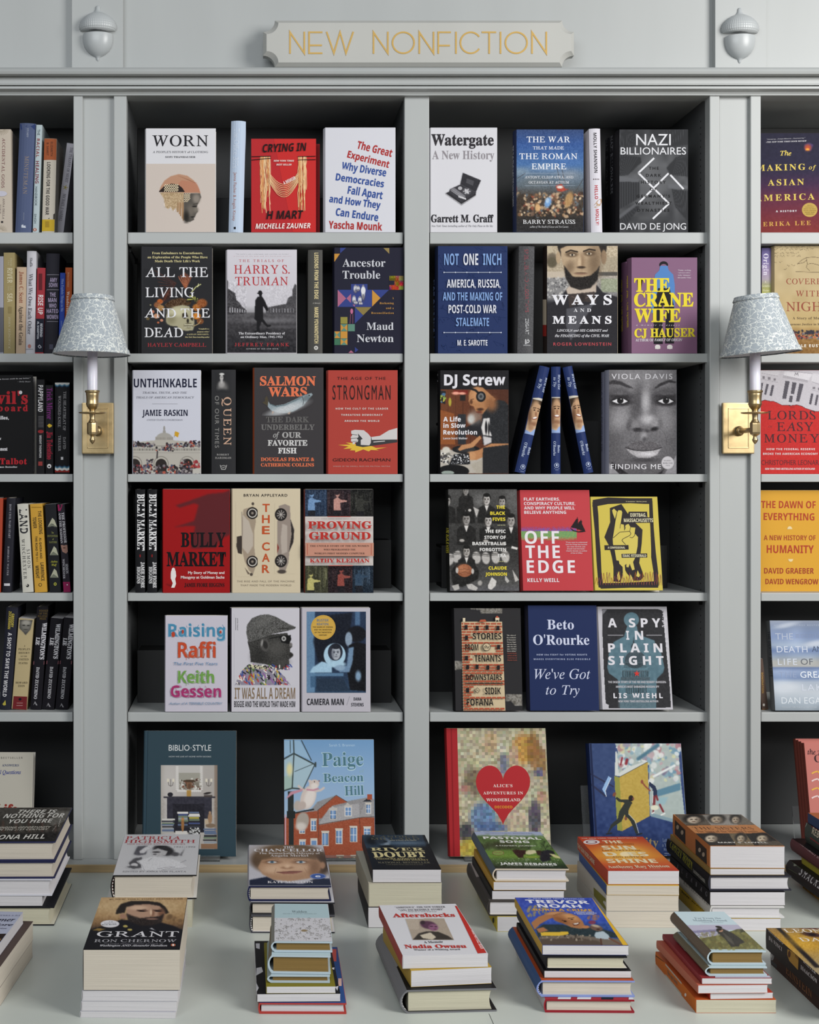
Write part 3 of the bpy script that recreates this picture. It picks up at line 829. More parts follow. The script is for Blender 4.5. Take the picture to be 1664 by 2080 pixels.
# ---- top shelf
Z(250, 180, 5.368)
b = stand('white and beige hardcover with a profile head in a woven headscarf', 0, 233, 1011, 434, 'h', '#d6d5d9', T=.03, group=G1, edge='#dcdbde')
b.r('#cabeb5', 228, 820, 1014, 1575)
c = Canvas(378, 915, 872, 1472, '#cabeb5', .8)
c.p('#b78b70', [(392, 1130), (410, 1070), (450, 1005), (520, 955), (610, 932), (700, 950), (770, 1000), (815, 1060), (846, 1140)], 1)
c.p('#b4654d', [(600, 1035), (640, 1000), (800, 1020), (835, 1100), (840, 1135), (640, 1135)], 2, .35)
for i in range(6): c.l('#8d5b45', 3, (600 + i * 22, 950 + i * 8), (790, 1030), a=.6)
c.p('#2b211d', [(395, 1118), (450, 1060), (530, 1035), (600, 1045), (650, 1085), (675, 1130), (395, 1130)], 0)
for i in range(14):
    for j in range(6):
        if (i + j) % 2: c.r('#e0cfae', 448 + i * 11, 1042 + j * 14, 459 + i * 11, 1056 + j * 14)
c.p('#b39a78', [(400, 1132), (665, 1132), (665, 1280), (590, 1350), (575, 1300), (545, 1335), (520, 1290), (490, 1315), (460, 1290), (445, 1200)], 1)
c.noise(.10, 2, c.inside([(400, 1132), (665, 1132), (665, 1280), (590, 1350), (445, 1300), (445, 1200)]).astype(float))
for i in range(5): c.r('#b08e6c' if i % 2 else '#9a7a5a', 592 + i * 15, 1240, 604 + i * 15, 1350 + i * 22)
c.p('#55504a', [(665, 1140), (840, 1140), (853, 1185), (820, 1255), (802, 1290), (818, 1345), (800, 1362), (790, 1390), (772, 1405), (775, 1430), (730, 1455), (690, 1450), (665, 1430)], 1)
c.e('#8b8278', 800, 1200, 40, 50, .6); c.e('#7d756b', 790, 1320, 30, 30, .7); c.e('#6f675e', 740, 1330, 40, 60, .8)
c.e('#1d1a18', 780, 1285, 26, 8, .4); c.l('#1d1a18', 5, (765, 1262), (815, 1250)); c.e('#2a2624', 760, 1400, 24, 8, .4); c.e('#26231f', 690, 1400, 28, 60, .8)
for i in range(6):
    for j in range(8):
        if (i + j) % 2 and i * 11 + j * 6 < 84: c.r('#dac8a8', 668 + i * 11, 1142 + j * 12, 679 + i * 11, 1154 + j * 12)
b.cv(c)
b.t('WORN', 318, 928, 510, 627, 'r', '#1c1b20').t("A PEOPLE'S HISTORY of CLOTHING", 325, 928, 681, 702, 'r', '#55555c').t('SOFI THANHAUSER', 461, 790, 736, 756, 'b', '#3c3c42')

b = spine('pale blue hardcover shown spine out between the head cover and the red one', 0, 1150, 1309, 352, 1180, 'h', '#b9c8dc', group=G1, bulge=.006, edge='#aebfd6')
b.tv('The Office BFFs', 1212, 1272, 430, 865, 's', '#d3dcea', -20).tv('Jenna Fischer & Angela Kinsey', 1210, 1240, 912, 1442, 'g', '#b07a6c', -14)
b.r('#16181c', 1207, 1508, 1230, 1532)

Z(530, 180, 4.622)
def red_noodles(label, xl, xr, yt, d, detail):
    b = stand(label, 0, xl, xr, yt, 'p', '#b3262a', T=.022, d=d, group=G1)
    if not detail: return b
    b.p('#c22c2b', [(120, 470), (519, 470), (519, 1350), (300, 1350)])
    rg = random.Random(3)
    for cx, w_ in ((40, 62), (392, 60)):
        for i in range(26):
            x = cx + rg.uniform(-w_, w_) * .72; y1 = rg.uniform(900, 1180); pts = [(x + rg.uniform(-6, 6) * (q > 0), 640 + (y1 - 640) * q / 7) for q in range(8)]
            b.l(rg.choice(['#e8bd8c', '#d99a63', '#f0cfa2']), 5.5, *pts)
    for i in range(8):
        a = 790 + i * 12; dpt = 900 + i * 17
        b.l('#e6bd8e', 5, *[(80 + 270 * q / 14 + rg.uniform(-2, 2), a + (dpt - a) * 4 * (q / 14) * (1 - q / 14)) for q in range(15)])
    for x0, x1 in ((-93, 95), (347, 519)):
        b.l('#1b1315', 6, (x0, 640), (x1, 636)); b.l('#1b1315', 6, (x0, 672), (x1, 655 if x0 < 0 else 668))
    b.t('CRYING IN', 18, 430, 525, 600, 'I', '#1b1315', 585).t('H MART', 52, 400, 1150, 1228, 'I', '#1b1315', 1222)
    b.t('MICHELLE ZAUNER', -50, 466, 1270, 1318, 'I', '#f1e6e2', 1312).t('NEW YORK TIMES', 120, 312, 672, 688, 'I', '#eadbd5').t('BEST SELLER', 146, 288, 708, 724, 'I', '#eadbd5')
    b.tt('A MEMOIR', (218, 903), (330, 850), (210, 875), 'S', '#f1e6e2')
    return b
red_noodles('red paperback with hanging noodles and black brush lettering, front copy', -92, 518, 471, .004, True)
red_noodles('red paperback peeping out at the right behind the noodle cover copy', -70, 553, 520, .040, False)

b = stand('white hardcover with tilted red and blue title lines', 0, 588, 1264, 366, 'h', '#cfcfd6', T=.034, group=G1, edge='#d8d8dd')
def tl_(txt, x0, y0, x1, y1, h, col): b.tt(txt, (x0, y0), (x1, y1), (x0 + 8, y0 - h), 'k', col)
R_, B_ = '#a8302f', '#344f93'
tl_('The Great', 898, 560, 1225, 642, 72, R_); tl_('Experiment', 808, 645, 1198, 745, 66, R_)
tl_('Why Diverse', 756, 757, 1172, 825, 70, B_); tl_('Democracies', 700, 860, 1152, 928, 66, B_); tl_('Fall Apart', 812, 985, 1138, 1038, 72, B_)
tl_('and How They', 640, 1065, 1120, 1128, 66, B_); tl_('Can Endure', 700, 1190, 1098, 1245, 70, B_); tl_('Yascha Mounk', 636, 1312, 1138, 1332, 70, R_)

# ---- second shelf
Z(250, 480, 5.738)
b = stand('black hardcover with a pale skull among dried flowers', 1, 198, 1040, 118, 'h', '#262629', T=.026, group=G1)
c = Canvas(240, 380, 1030, 1110, '#262629', .85)
for i in range(10): c.l('#4a2c26', 9, (620 - i * 4, 545 + i * 6), (370 + i * 13, 400 + i * 44 if i < 5 else 620 + i * 14), a=.9)
for i in range(7): c.l('#7d4a38', 15, (720 + i * 3, 600), (650 + i * 24, 430 + abs(i - 3) * 14))
for i in range(6): c.l('#a5613f', 6, (720 + i * 3, 590), (655 + i * 24, 450 + abs(i - 3) * 14))
c.p('#4d3723', [(480, 800), (560, 740), (680, 715), (800, 760), (780, 800), (620, 840), (500, 830)], 2); c.noise(.1, 2, c.inside([(480, 800), (560, 740), (680, 715), (800, 760), (620, 840)]).astype(float))
c.e('#3b2520', 520, 670, 45, 90, .4, 20); c.e('#5b3226', 500, 700, 12, 80, .4, 30)
for i in range(9): c.l('#b3b357' if i % 2 else '#1f1f1a', 14, (740 + i * 14, 760 - i * 22 if i < 5 else 640 + i * 10), (870 - i * 3, 720 + i * 8))
c.l('#c9c987', 10, (800, 650), (850, 590), (905, 560)); c.l('#cfcf9c', 8, (870, 590), (880, 555))
for x, y, r_, k_ in ((430, 760, 34, '#b5602f'), (400, 800, 40, '#8d5a3a'), (440, 835, 40, '#a87f4f'), (345, 880, 22, '#c07a63'), (390, 930, 34, '#c58f6d'), (450, 980, 18, '#cf8c6f'),
                     (860, 830, 50, '#a8682c'), (920, 780, 60, '#8b4f28'), (860, 930, 46, '#c47a2a'), (900, 990, 40, '#7a4a2a'), (320, 800, 10, '#8d8a6a'), (290, 960, 20, '#6a5a3a'), (410, 1005, 14, '#b0603f')):
    c.e(k_, x, y, r_, r_ * .85, .25)
c.noise(.09, 1.6, (np.abs(c.c - srgb('#262629')).sum(-1) > .12).astype(float))
sk = [(500, 990), (505, 920), (540, 860), (600, 820), (690, 800), (770, 815), (800, 870), (828, 960), (832, 1040), (815, 1095), (740, 1103), (660, 1090), (630, 1050), (560, 1045), (515, 1020)]
c.p('#a7a184', sk, 2); c.e('#c4bf9f', 640, 880, 110, 50, .7); c.e('#8a8467', 560, 970, 50, 50, .8); c.p('#3a3327', [(690, 900), (740, 885), (760, 935), (720, 965), (690, 945)], 1); c.p('#3a3327', [(785, 930), (815, 945), (815, 985), (790, 975)], 1)
c.e('#2f2a20', 755, 985, 14, 26, .3); c.e('#4a422f', 765, 1040, 52, 30, .3)
for i in range(7): c.e('#d0cbae', 722 + i * 14, 1030, 5, 12, .3); c.e('#d0cbae', 724 + i * 13, 1056, 5, 9, .3)
c.l('#b79b6a', 8, (830, 1045), (880, 1020), (905, 985)); b.cv(c)
ye = '#d9cd98'
b.t('From Embalmers to Executioners,', 338, 930, 182, 208, 'b', ye).t('an Exploration of the People Who Have', 286, 985, 230, 256, 'b', ye).t("Made Death Their Life's Work", 370, 897, 276, 302, 'b', ye)
wh = '#e3e2e6'
b.t('ALL THE', 262, 990, 362, 473, 'r', wh).t('LIVING', 262, 828, 598, 708, 'r', wh).t('AND THE', 250, 1012, 842, 946, 'r', wh).t('DEAD', 250, 700, 1066, 1174, 'r', wh)
b.t('HAYLEY CAMPBELL', 286, 968, 1245, 1286, 'r', '#b23a41').t('"Campbell is a', 880, 1003, 1072, 1086, 'b', ye).t('gorgeous writer."', 864, 1008, 1105, 1119, 'b', ye).t('-CAITLIN DOUGHTY,', 740, 1002, 1136, 1150, 'b', ye).t('New York Times bestselling author', 722, 1008, 1168, 1182, 'T', ye)
b.tv('ALL THE LIVING AND THE DEAD', 187, 196, 200, 1300, 'r', '#cfcfd4', f='s')

Z(540, 480, 5.547)
b = stand('white hardcover with a walking man silhouette on a wet street and red title', 1, -454, 350, 150, 'h', '#cfcbd1', T=.032, group=G1, edge='#dcd8dc')
c = Canvas(-456, 148, 352, 1312, '#cfcbd1', 1.0)
c.vg([(148, '#d0ccd3'), (780, '#c5c2c8'), (850, '#9b999d'), (870, '#59575a'), (1000, '#3c3a3d'), (1312, '#232226')])
c.noise(.05, 3, (c.y > 870).astype(float)); c.e('#7e7c80', 60, 950, 300, 26, .9, 0, .6); c.e('#6a686c', 200, 1020, 200, 18, .9, 0, .5)
c.p('#3f3d40', [(-456, 470), (-428, 500), (-425, 590), (-345, 640), (-330, 720), (-300, 745), (-260, 800), (-220, 830), (-220, 870), (-456, 890)], 1); c.noise(.1, 2, ((c.x < -220) & (c.y > 500) & (c.y < 880)).astype(float))
for i in range(7): c.r('#a3a1a6', -410 + i * 28, 800 + i * 5, -400 + i * 28, 860)
c.p('#4a484b', [(5, 805), (150, 775), (230, 760), (255, 690), (300, 670), (300, 600), (330, 535), (352, 560), (352, 880), (5, 880)], 1)
for i in range(10): c.r('#8b898e', 20 + i * 32, 815, 28 + i * 32, 860)
c.noise(.06, 2, ((c.x > 0) & (c.y > 560) & (c.y < 880)).astype(float))
K = '#161518'
c.e(K, -66, 643, 34, 9, .1); c.e(K, -64, 630, 22, 20, .15); c.e(K, -60, 655, 18, 24, .2)
c.p(K, [(-90, 680), (-45, 672), (-15, 720), (22, 800), (28, 840), (8, 842), (-28, 790), (-30, 930), (20, 1000), (58, 995), (62, 1012), (20, 1025), (-45, 960), (-75, 1030), (-60, 1075), (-75, 1088), (-128, 1092), (-132, 1070), (-105, 1060), (-100, 960), (-128, 930), (-122, 790), (-118, 720)], 1)
c.p('#1b1a1d', [(-130, 1090), (30, 1040), (70, 1085), (-60, 1180), (-120, 1150)], 3, .55); b.cv(c)
rd = '#b23238'
b.t('"The world is only a pilgrimage, and a perilous one besides"', -340, 262, 196, 205, 'r', '#666'); b.t('-a review of the man and his hard-won success', -370, 288, 219, 228, 'r', '#a06060')
b.t('THE TRIALS OF', -302, 203, 262, 290, 'r', rd).t('HARRY S.', -358, 270, 325, 420, 'r', rd).t('TRUMAN', -345, 250, 458, 552, 'r', rd)
b.t('The Extraordinary Presidency of', -306, 216, 1080, 1106, 'b', '#dcdade').t('an Ordinary Man, 1945-1953', -284, 188, 1122, 1146, 'b', '#dcdade').t('JEFFREY FRANK', -350, 262, 1202, 1238, 'r', '#bb3a40').t('AUTHOR OF IKE AND DICK', -224, 142, 1262, 1275, 'b', '#b9b6ba')

b = spine('charcoal spine with cream capital lettering beside the dark quilt cover', 1, 478, 640, 152, 478, 'h', '#474643', group=G1, bulge=.003)
b.tv('LESSONS FROM THE EDGE', 548, 592, 186, 706, 'S', '#e0cf9c').tv('MARIE YOVANOVITCH', 548, 592, 800, 1205, 'S', '#e0cf9c').t('A Memoir', 526, 616, 746, 760, 't', '#cfcbc2')
for i in range(8): b.e('#c9c7c2', 566 + 18 * math.cos(i * .785), 1257 + 18 * math.sin(i * .785), 7)
b.e('#c9c7c2', 566, 1257, 15); b.e('#474643', 566, 1257, 8)

b = stand('dark navy hardcover with orange and blue quilt patches and silver title', 1, 755, 1553, 126, 'h', '#1d1d2e', T=.03, group=G1)
bl, og, pk, gn = '#33407f', '#c18a3c', '#a6637e', '#5b8373'
b.p(bl, [(838, 130), (905, 130), (838, 192)]).p(og, [(755, 197), (835, 197), (755, 288)]).p('#8d7a4c', [(1325, 132), (1392, 132), (1392, 198)])
b.r(bl, 810, 603, 1000, 796).p(pk, [(810, 603), (905, 700), (810, 796)]).p(pk, [(1003, 603), (910, 700), (1003, 796)]).r(bl, 1003, 603, 1196, 796).p(og, [(1198, 603), (1292, 696), (1198, 792)]).p(bl, [(1200, 603), (1388, 603), (1293, 696)])
b.p('#847443', [(1005, 798), (1190, 798), (1098, 890)]).p(bl, [(1003, 798), (1098, 892), (1003, 985)])
c = Canvas(960, 538, 1145, 770, bl, .8)
for x, y, h in ((1010, 550, 90), (1040, 560, 60), (1098, 552, 170), (1060, 680, 80), (995, 670, 90), (1015, 730, 40), (1070, 740, 40)):
    c.e('#3c4066', x, y + h * .6, 26, h * .5, .3); c.e('#c9c9cf', x, y + h * .45, 20, h * .42, .3); c.e('#77757d', x, y + h * .75, 12, h * .2, .4); c.e('#8b8589', x, y + 6, 9, 11, .2)
c.e('#d8d8dc', 1098, 610, 26, 40, .2); b.cv(c)
c = Canvas(1392, 446, 1553, 604, '#8b4a2c', .9).noise(.25, 9, None, False).noise(.1, 2); c.r('#8a9140', 1500, 446, 1553, 500, .7); c.r('#8a8f3f', 1500, 560, 1553, 604, .7); c.r('#1d1d2e', 1390, 497, 1450, 548); b.cv(c)
b.e('#b9688c', 968, 845, 16, 30).l('#b9688c', 3, (955, 875), (948, 985)).l('#b9688c', 3, (980, 875), (980, 985)).r(gn, 925, 990, 1003, 1070)
b.r('#8c8440', 842, 910, 920, 985).r(og, 842, 990, 920, 1070).p(gn, [(842, 990), (920, 990), (881, 1030)]).p(gn, [(842, 1070), (920, 1070), (881, 1030)])
b.r(og, 762, 1072, 838, 1148).p(gn, [(762, 1072), (800, 1110), (762, 1148)]).p(gn, [(838, 1072), (800, 1110), (838, 1148)]).r(og, 842, 1072, 920, 1150).r('#3f6e55', 762, 1152, 838, 1226).r(og, 842, 1152, 920, 1226).p(gn, [(842, 1152), (920, 1152), (881, 1190)]).p(gn, [(842, 1226), (920, 1226), (881, 1190)])
b.p(bl, [(1003, 1248), (1042, 1280), (1003, 1312)]).p(pk, [(960, 1285), (992, 1314), (930, 1314)])
sv = '#c3c4cb'
b.t('Ancestor', 864, 1348, 256, 343, 'b', sv, wide=1.3).t('Trouble', 864, 1288, 390, 478, 'b', sv, wide=1.3).t('Maud', 1135, 1440, 972, 1055, 'b', sv, wide=1.3).t('Newton', 1025, 1440, 1108, 1192, 'b', sv, wide=1.3)
for t_, x, y in (('A', 1425, 708), ('Reckoning', 1282, 765), ('and a', 1353, 820), ('Reconciliation', 1187, 875)): b.t(t_, x, 1442, y - 22, y, 'm', '#b98a4a')

# ---- third shelf
Z(250, 730, 5.943)
b = stand('white hardcover with a domed building and crowd under a bold navy title', 2, 103, 938, 130, 'h', '#c9cad5', T=.028, group=G1, edge='#d5d6de')
c = Canvas(103, 780, 938, 1382, '#c9cad5', .85)
st_ = '#a9a49c'
c.e('#97948f', 497, 835, 12, 32, .2); c.r('#9a9792', 478, 858, 516, 905); c.e('#a39f98', 497, 960, 100, 75, .08); c.r('#c9cad5', 385, 965, 610, 1010); c.r(st_, 390, 935, 605, 985)
for i in range(14): c.r('#6f6b66', 398 + i * 15, 940, 403 + i * 15, 968)
c.p('#b2ada4', [(160, 1000), (400, 975), (600, 975), (870, 1000), (938, 1030), (938, 1382), (103, 1382), (103, 1040)], 1)
c.r('#8d8881', 103, 1040, 938, 1052); c.r('#a29d95', 103, 1120, 938, 1132)
for i in range(48): c.r('#4a4642', 112 + i * 17.3, 1078, 119 + i * 17.3, 1100)
for x in (140, 460, 775):
    c.e('#8c877f', x, 1262, 92, 95, .05); c.e('#b7b2a8', x, 1262, 80, 82, .05); c.e('#2c2624', x, 1272, 68, 72, .06); c.r('#2c2624', x - 68, 1272, x + 68, 1382)
cr = ['#2b2729', '#3a3234', '#4b4246', '#6b2f33', '#1f1d20', '#7c7478', '#51484d', '#98908f', '#b05a4a', '#3d4560']
c.specks(cr, 60, 103, 1010, 380, 1055, 6, 15, 2); c.specks(cr, 60, 520, 1010, 938, 1055, 6, 15, 3); c.specks(cr, 14, 110, 985, 200, 1040, 8, 16, 4); c.specks(cr, 14, 800, 980, 935, 1050, 8, 16, 5)
c.specks(cr, 30, 400, 1060, 620, 1110, 6, 13, 6); c.specks(cr, 220, 100, 1280, 940, 1382, 8, 18, 7); c.specks(['#8f2f35', '#a4494a'], 16, 850, 1230, 930, 1300, 8, 18, 8); c.specks(cr, 24, 290, 1210, 360, 1300, 6, 15, 9); c.specks(cr, 24, 700, 1210, 800, 1300, 6, 15, 10)
c.l('#3a3436', 16, (415, 1110), (410, 1190)); c.l('#4a4446', 3, (616, 950), (628, 870)); c.p('#c79a2d', [(626, 865), (680, 885), (664, 942), (622, 922)], 0); c.p('#b9b5ad', [(838, 1320), (938, 1310), (938, 1382), (838, 1382)], 1); b.cv(c)
nv = '#1d2036'
b.t('UNTHINKABLE', 130, 890, 233, 338, 'S', nv).t('TRAUMA, TRUTH, AND THE', 238, 772, 390, 414, 't', '#4b4c57').t('TRIALS OF AMERICAN DEMOCRACY', 160, 860, 448, 472, 't', '#4b4c57').t('JAMIE RASKIN', 232, 780, 608, 682, 'S', nv).t('UNITED STATES CONGRESSMAN', 290, 724, 722, 740, 't', '#6b6c78')
b.r('#8b8c94', 352, 536, 660, 539)

b = spine('black spine with small royal portrait and tall thin capitals', 2, 1068, 1360, 124, 1068, 'h', '#2b2b2d', group=G1, bulge=.0025)
c = Canvas(1120, 155, 1290, 395, '#2b2b2d', .8); c.e('#6b6968', 1200, 345, 62, 75, .5); c.e('#9b9896', 1190, 300, 36, 40, .5); c.e('#252426', 1198, 205, 36, 46, .2); c.e('#b5b2af', 1190, 222, 22, 36, .3); c.e('#b0adab', 1190, 265, 14, 30, .4); c.e('#cfcdca', 1193, 178, 30, 14, .3)
c.e('#333', 1184, 215, 5, 4, .3); c.e('#333', 1202, 215, 5, 4, .3); c.e('#2b2b2d', 1200, 395, 110, 35, .6); b.cv(c)
b.tv('QUEEN', 1215, 1306, 455, 1035, 'r', '#c9a48c').tv('OF OUR TIMES', 1110, 1158, 440, 1068, 'g', '#8e8c89').t('ROBERT', 1132, 1278, 1140, 1160, 'r', '#b3b0ad').t('HARDMAN', 1112, 1306, 1178, 1200, 'r', '#b3b0ad')
b.l('#b5b3b0', 7, (1172, 1275), (1190, 1328), (1235, 1328), (1252, 1275)).l('#b5b3b0', 6, (1180, 1290), (1215, 1280), (1245, 1290)).l('#b5b3b0', 6, (1195, 1310), (1230, 1300))

Z(500, 730, 4.894)
b = stand('charcoal hardcover with a silver leaping fish and orange title', 2, 65, 770, 82, 'h', '#3a3739', '#a8502f', T=.03, group=G1)
b.r('#c25a35', 56, 80, 69, 1140)
c = Canvas(155, 325, 672, 560, '#3a3739', .8)
fish = [(212, 400), (235, 440), (290, 460), (380, 445), (470, 405), (560, 360), (650, 333), (664, 350), (630, 385), (570, 460), (480, 515), (400, 535), (320, 530), (250, 510), (215, 470)]
c.p('#8d9aa0', fish, 1); m_ = c.inside(fish).astype(float); c.e('#c3c6c8', 400, 495, 190, 40, .7, -18, .9); c.p('#3a3739', [(155, 325), (672, 325), (650, 333), (560, 360), (470, 405), (380, 445), (290, 460), (235, 440), (212, 400), (155, 420)], 0); c.noise(.05, 1.6, m_)
c.l('#54676d', 10, (240, 445), (300, 468), (390, 452), (480, 412), (560, 372), a=.8); c.e('#5b6468', 600, 385, 45, 26, .5, -30, .6); c.e('#1e1e20', 628, 358, 7, 6, .2); c.l('#414648', 5, (560, 372), (572, 410), (565, 455))
c.p('#4b4334', [(205, 360), (222, 405), (215, 462), (160, 430), (190, 415), (185, 390)], 1); c.p('#b9a394', [(260, 515), (280, 520), (258, 548)], 1); c.p('#b9a394', [(420, 530), (445, 515), (430, 548), (412, 540)], 1)
org = '#dd7450'
b.t('SALMON', 138, 692, 168, 258, 'B', org).t('WARS', 222, 606, 276, 366, 'B', org); b.cv(c, key=True)
b.t('THE DARK', 198, 625, 570, 625, 'B', '#5f5d5c').t('UNDERBELLY', 148, 682, 647, 700, 'B', '#6e6c6b').t('of', 268, 330, 722, 776, 'T', '#a5a3a2').t('OUR', 358, 548, 724, 778, 'B', '#a5a3a2').t('FAVORITE', 215, 610, 802, 857, 'B', '#c9c7c6').t('FISH', 318, 502, 880, 934, 'B', '#d8d6d5')
b.t('DOUGLAS FRANTZ &', 146, 678, 976, 1010, 'B', org).t('CATHERINE COLLINS', 146, 675, 1032, 1064, 'B', org)

b = stand('brick red hardcover with a pounding fist over a yellow burst', 2, 800, 1506, 108, 'h', '#a83f36', T=.03, group=G1, edge='#b9594f')
b.p('#d8b13e', [(915, 850), (1040, 846), (988, 826), (1075, 832), (1110, 860), (1250, 862), (1290, 880), (1398, 876), (1290, 894), (1320, 904), (1240, 900), (1220, 915), (1165, 895), (1085, 925), (1085, 905), (1030, 903), (1052, 886), (965, 890), (1020, 866)])
b.p('#3a3a3c', [(1100, 740), (1240, 770), (1508, 800), (1508, 824), (1250, 860), (1160, 872), (1090, 858)])
b.p('#c7c3c2', [(1045, 710), (1080, 700), (1170, 704), (1215, 740), (1242, 775), (1240, 830), (1225, 855), (1140, 850), (1140, 800), (1160, 790), (1110, 735), (1118, 770), (1100, 790), (1115, 800), (1110, 820), (1080, 828), (1085, 840), (1060, 845), (1058, 820), (1042, 815), (1045, 790), (1040, 775), (1055, 752), (1045, 735)])
b.p('#c7c3c2', [(1245, 772), (1330, 760), (1420, 705), (1508, 682), (1508, 796), (1250, 800)]).l('#c7c3c2', 8, (1265, 822), (1380, 812)).l('#3a3a3c', 5, (1050, 745), (1105, 752)).l('#3a3a3c', 5, (1045, 785), (1110, 782)).l('#3a3a3c', 4, (1060, 818), (1105, 815))
dk = '#2a1c1c'
b.t('THE AGE OF THE', 905, 1388, 175, 203, 's', dk, wide=1.3).t('STRONGMAN', 860, 1436, 258, 400, 's', dk, track=.16, wide=1).t('HOW THE CULT OF THE LEADER', 890, 1412, 481, 499, 'S', '#d9cfc9').t('THREATENS DEMOCRACY', 945, 1357, 543, 561, 'S', '#d9cfc9').t('AROUND THE WORLD', 978, 1325, 603, 621, 'S', '#d9cfc9')
b.t('GIDEON RACHMAN', 862, 1434, 984, 1014, 's', dk, wide=1.5).t('WINNER OF THE ORWELL PRIZE FOR POLITICAL WRITING', 865, 1430, 1058, 1068, 's', '#cbb3ac')

# ---- fourth shelf
Z(250, 970, 4.497)
def bully_spine(label, x0, x1):
    b = spine(label, 3, x0, x1, 108, x0, 'h', '#17171a', group='black spine copies of the red business memoir', bulge=.002)
    w_ = x1 - x0
    b.tv('BULLY MARKET', x0 + .22 * w_, x0 + .95 * w_, 150, 668, 'B', '#dcdbdc').tv('JAMIE FIORE', x0 + .60 * w_, x0 + .95 * w_, 772, 1008, 'B', '#d3d2d3').tv('HIGGINS', x0 + .18 * w_, x0 + .52 * w_, 815, 968, 'B', '#d3d2d3')
    b.e('#8a1f22', x0 + .5 * w_, 715, 6, 14)
bully_spine('black spine copy of the red memoir, leftmost on the fourth shelf', 112, 200)
bully_spine('black spine copy of the red memoir, touching the faced-out red copy', 221, 309)
b = stand('deep red hardcover with a grey shadow and tiny white woman figure', 3, 352, 976, 106, 'h', '#9c1517', '#7d1113', T=.028, group=G1)
c = Canvas(352, 104, 978, 1046, '#981517', 1.2); c.p('#5b2226', [(480, 255), (600, 215), (780, 150), (930, 135), (980, 110), (980, 520), (890, 560), (850, 640), (620, 650), (640, 540), (660, 440), (560, 445), (460, 455), (560, 425), (650, 395), (690, 250), (650, 235), (520, 275)], 5)
c.p('#6b1113', [(380, 970), (470, 985), (440, 998)], 3); b.cv(c)
b.t('BULLY', 528, 938, 502, 632, 'B', '#131114', wide=1).t('MARKET', 398, 940, 680, 808, 'B', '#131114', wide=1)
b.t('My Story of Money and', 594, 926, 856, 880, 'G', '#ddd5d2').t('Misogyny at Goldman Sachs', 528, 926, 898, 922, 'G', '#ddd5d2').t('JAMIE FIORE HIGGINS', 560, 926, 964, 998, 'B', '#171416')
b.e('#e4dfdc', 460, 845, 16, 22).p('#e4dfdc', [(440, 850), (480, 850), (486, 900), (476, 925), (484, 970), (470, 1006), (440, 1006), (455, 965), (436, 920), (436, 880)])

b = stand('cream hardcover with two standing cars flanking orange letters', 3, 985, 1620, 102, 'h', '#cdbfa4', T=.028, group=G1, edge='#d8ccb4')
c = Canvas(1030, 220, 1230, 905, '#cdbfa4', .8)
c.p('#9f8f7c', [(1100, 290), (1190, 262), (1215, 400), (1200, 480), (1200, 640), (1215, 800), (1190, 880), (1150, 850), (1110, 760), (1088, 660), (1085, 420)], 1); c.p('#b9ad9f', [(1095, 340), (1150, 400), (1190, 520), (1190, 620), (1140, 700), (1090, 640)], 2)
c.p('#3c342f', [(1040, 540), (1085, 530), (1085, 700), (1050, 690), (1036, 630)], 1); c.l('#8d8176', 7, (1085, 315), (1088, 540)); c.e('#4d443d', 1186, 240, 12, 14, .3); c.e('#4d443d', 1172, 885, 14, 14, .3); c.p('#6a5d50', [(1110, 820), (1160, 880), (1140, 885)], 1)
for y in (325, 768): c.e('#201d1c', 1182, y, 54, 54, .05); c.e('#d8d2c8', 1182, y, 41, 41, .06); c.e('#2a2523', 1182, y, 33, 33, .07); c.e('#8d8378', 1182, y, 12, 12, .4)
b.cv(c)
c = Canvas(1385, 235, 1575, 880, '#cdbfa4', .8)
c.p('#93867c', [(1425, 260), (1480, 242), (1525, 262), (1530, 380), (1565, 470), (1560, 580), (1520, 680), (1510, 780), (1480, 860), (1430, 870), (1410, 700), (1408, 420)], 1); c.p('#b1a59a', [(1455, 420), (1500, 440), (1500, 680), (1450, 700), (1440, 560)], 2)
c.p('#2e2927', [(1530, 380), (1562, 480), (1555, 590), (1515, 680), (1540, 520)], 1); c.p('#7d2a22', [(1408, 600), (1425, 640), (1410, 690)], 1); c.e('#4a423c', 1450, 860, 40, 18, .3)
for y in (338, 762):
    c.e('#1d1a1a', 1442, y, 55, 58, .05); c.e('#3a3533', 1442, y, 42, 45, .06)
    for i in range(9): c.l('#bdb6b0', 4, (1442, y), (1442 + 38 * math.cos(i * .698), y + 41 * math.sin(i * .698)))
b.cv(c)
b.t('BRYAN APPLEYARD', 1102, 1502, 150, 174, 'G', '#3c3531')
for ch_, y in zip('THECAR', (240, 342, 443, 592, 695, 797)): b.t(ch_, 1270 if ch_ != 'T' else 1274, 1340, y, y + 72, 'G', '#bb522c', wide=3)
b.t('THE RISE AND FALL OF THE MACHINE', 1042, 1568, 940, 956, 'g', '#8f8371').t('THAT MADE THE MODERN WORLD', 1074, 1538, 976, 992, 'g', '#8f8371')

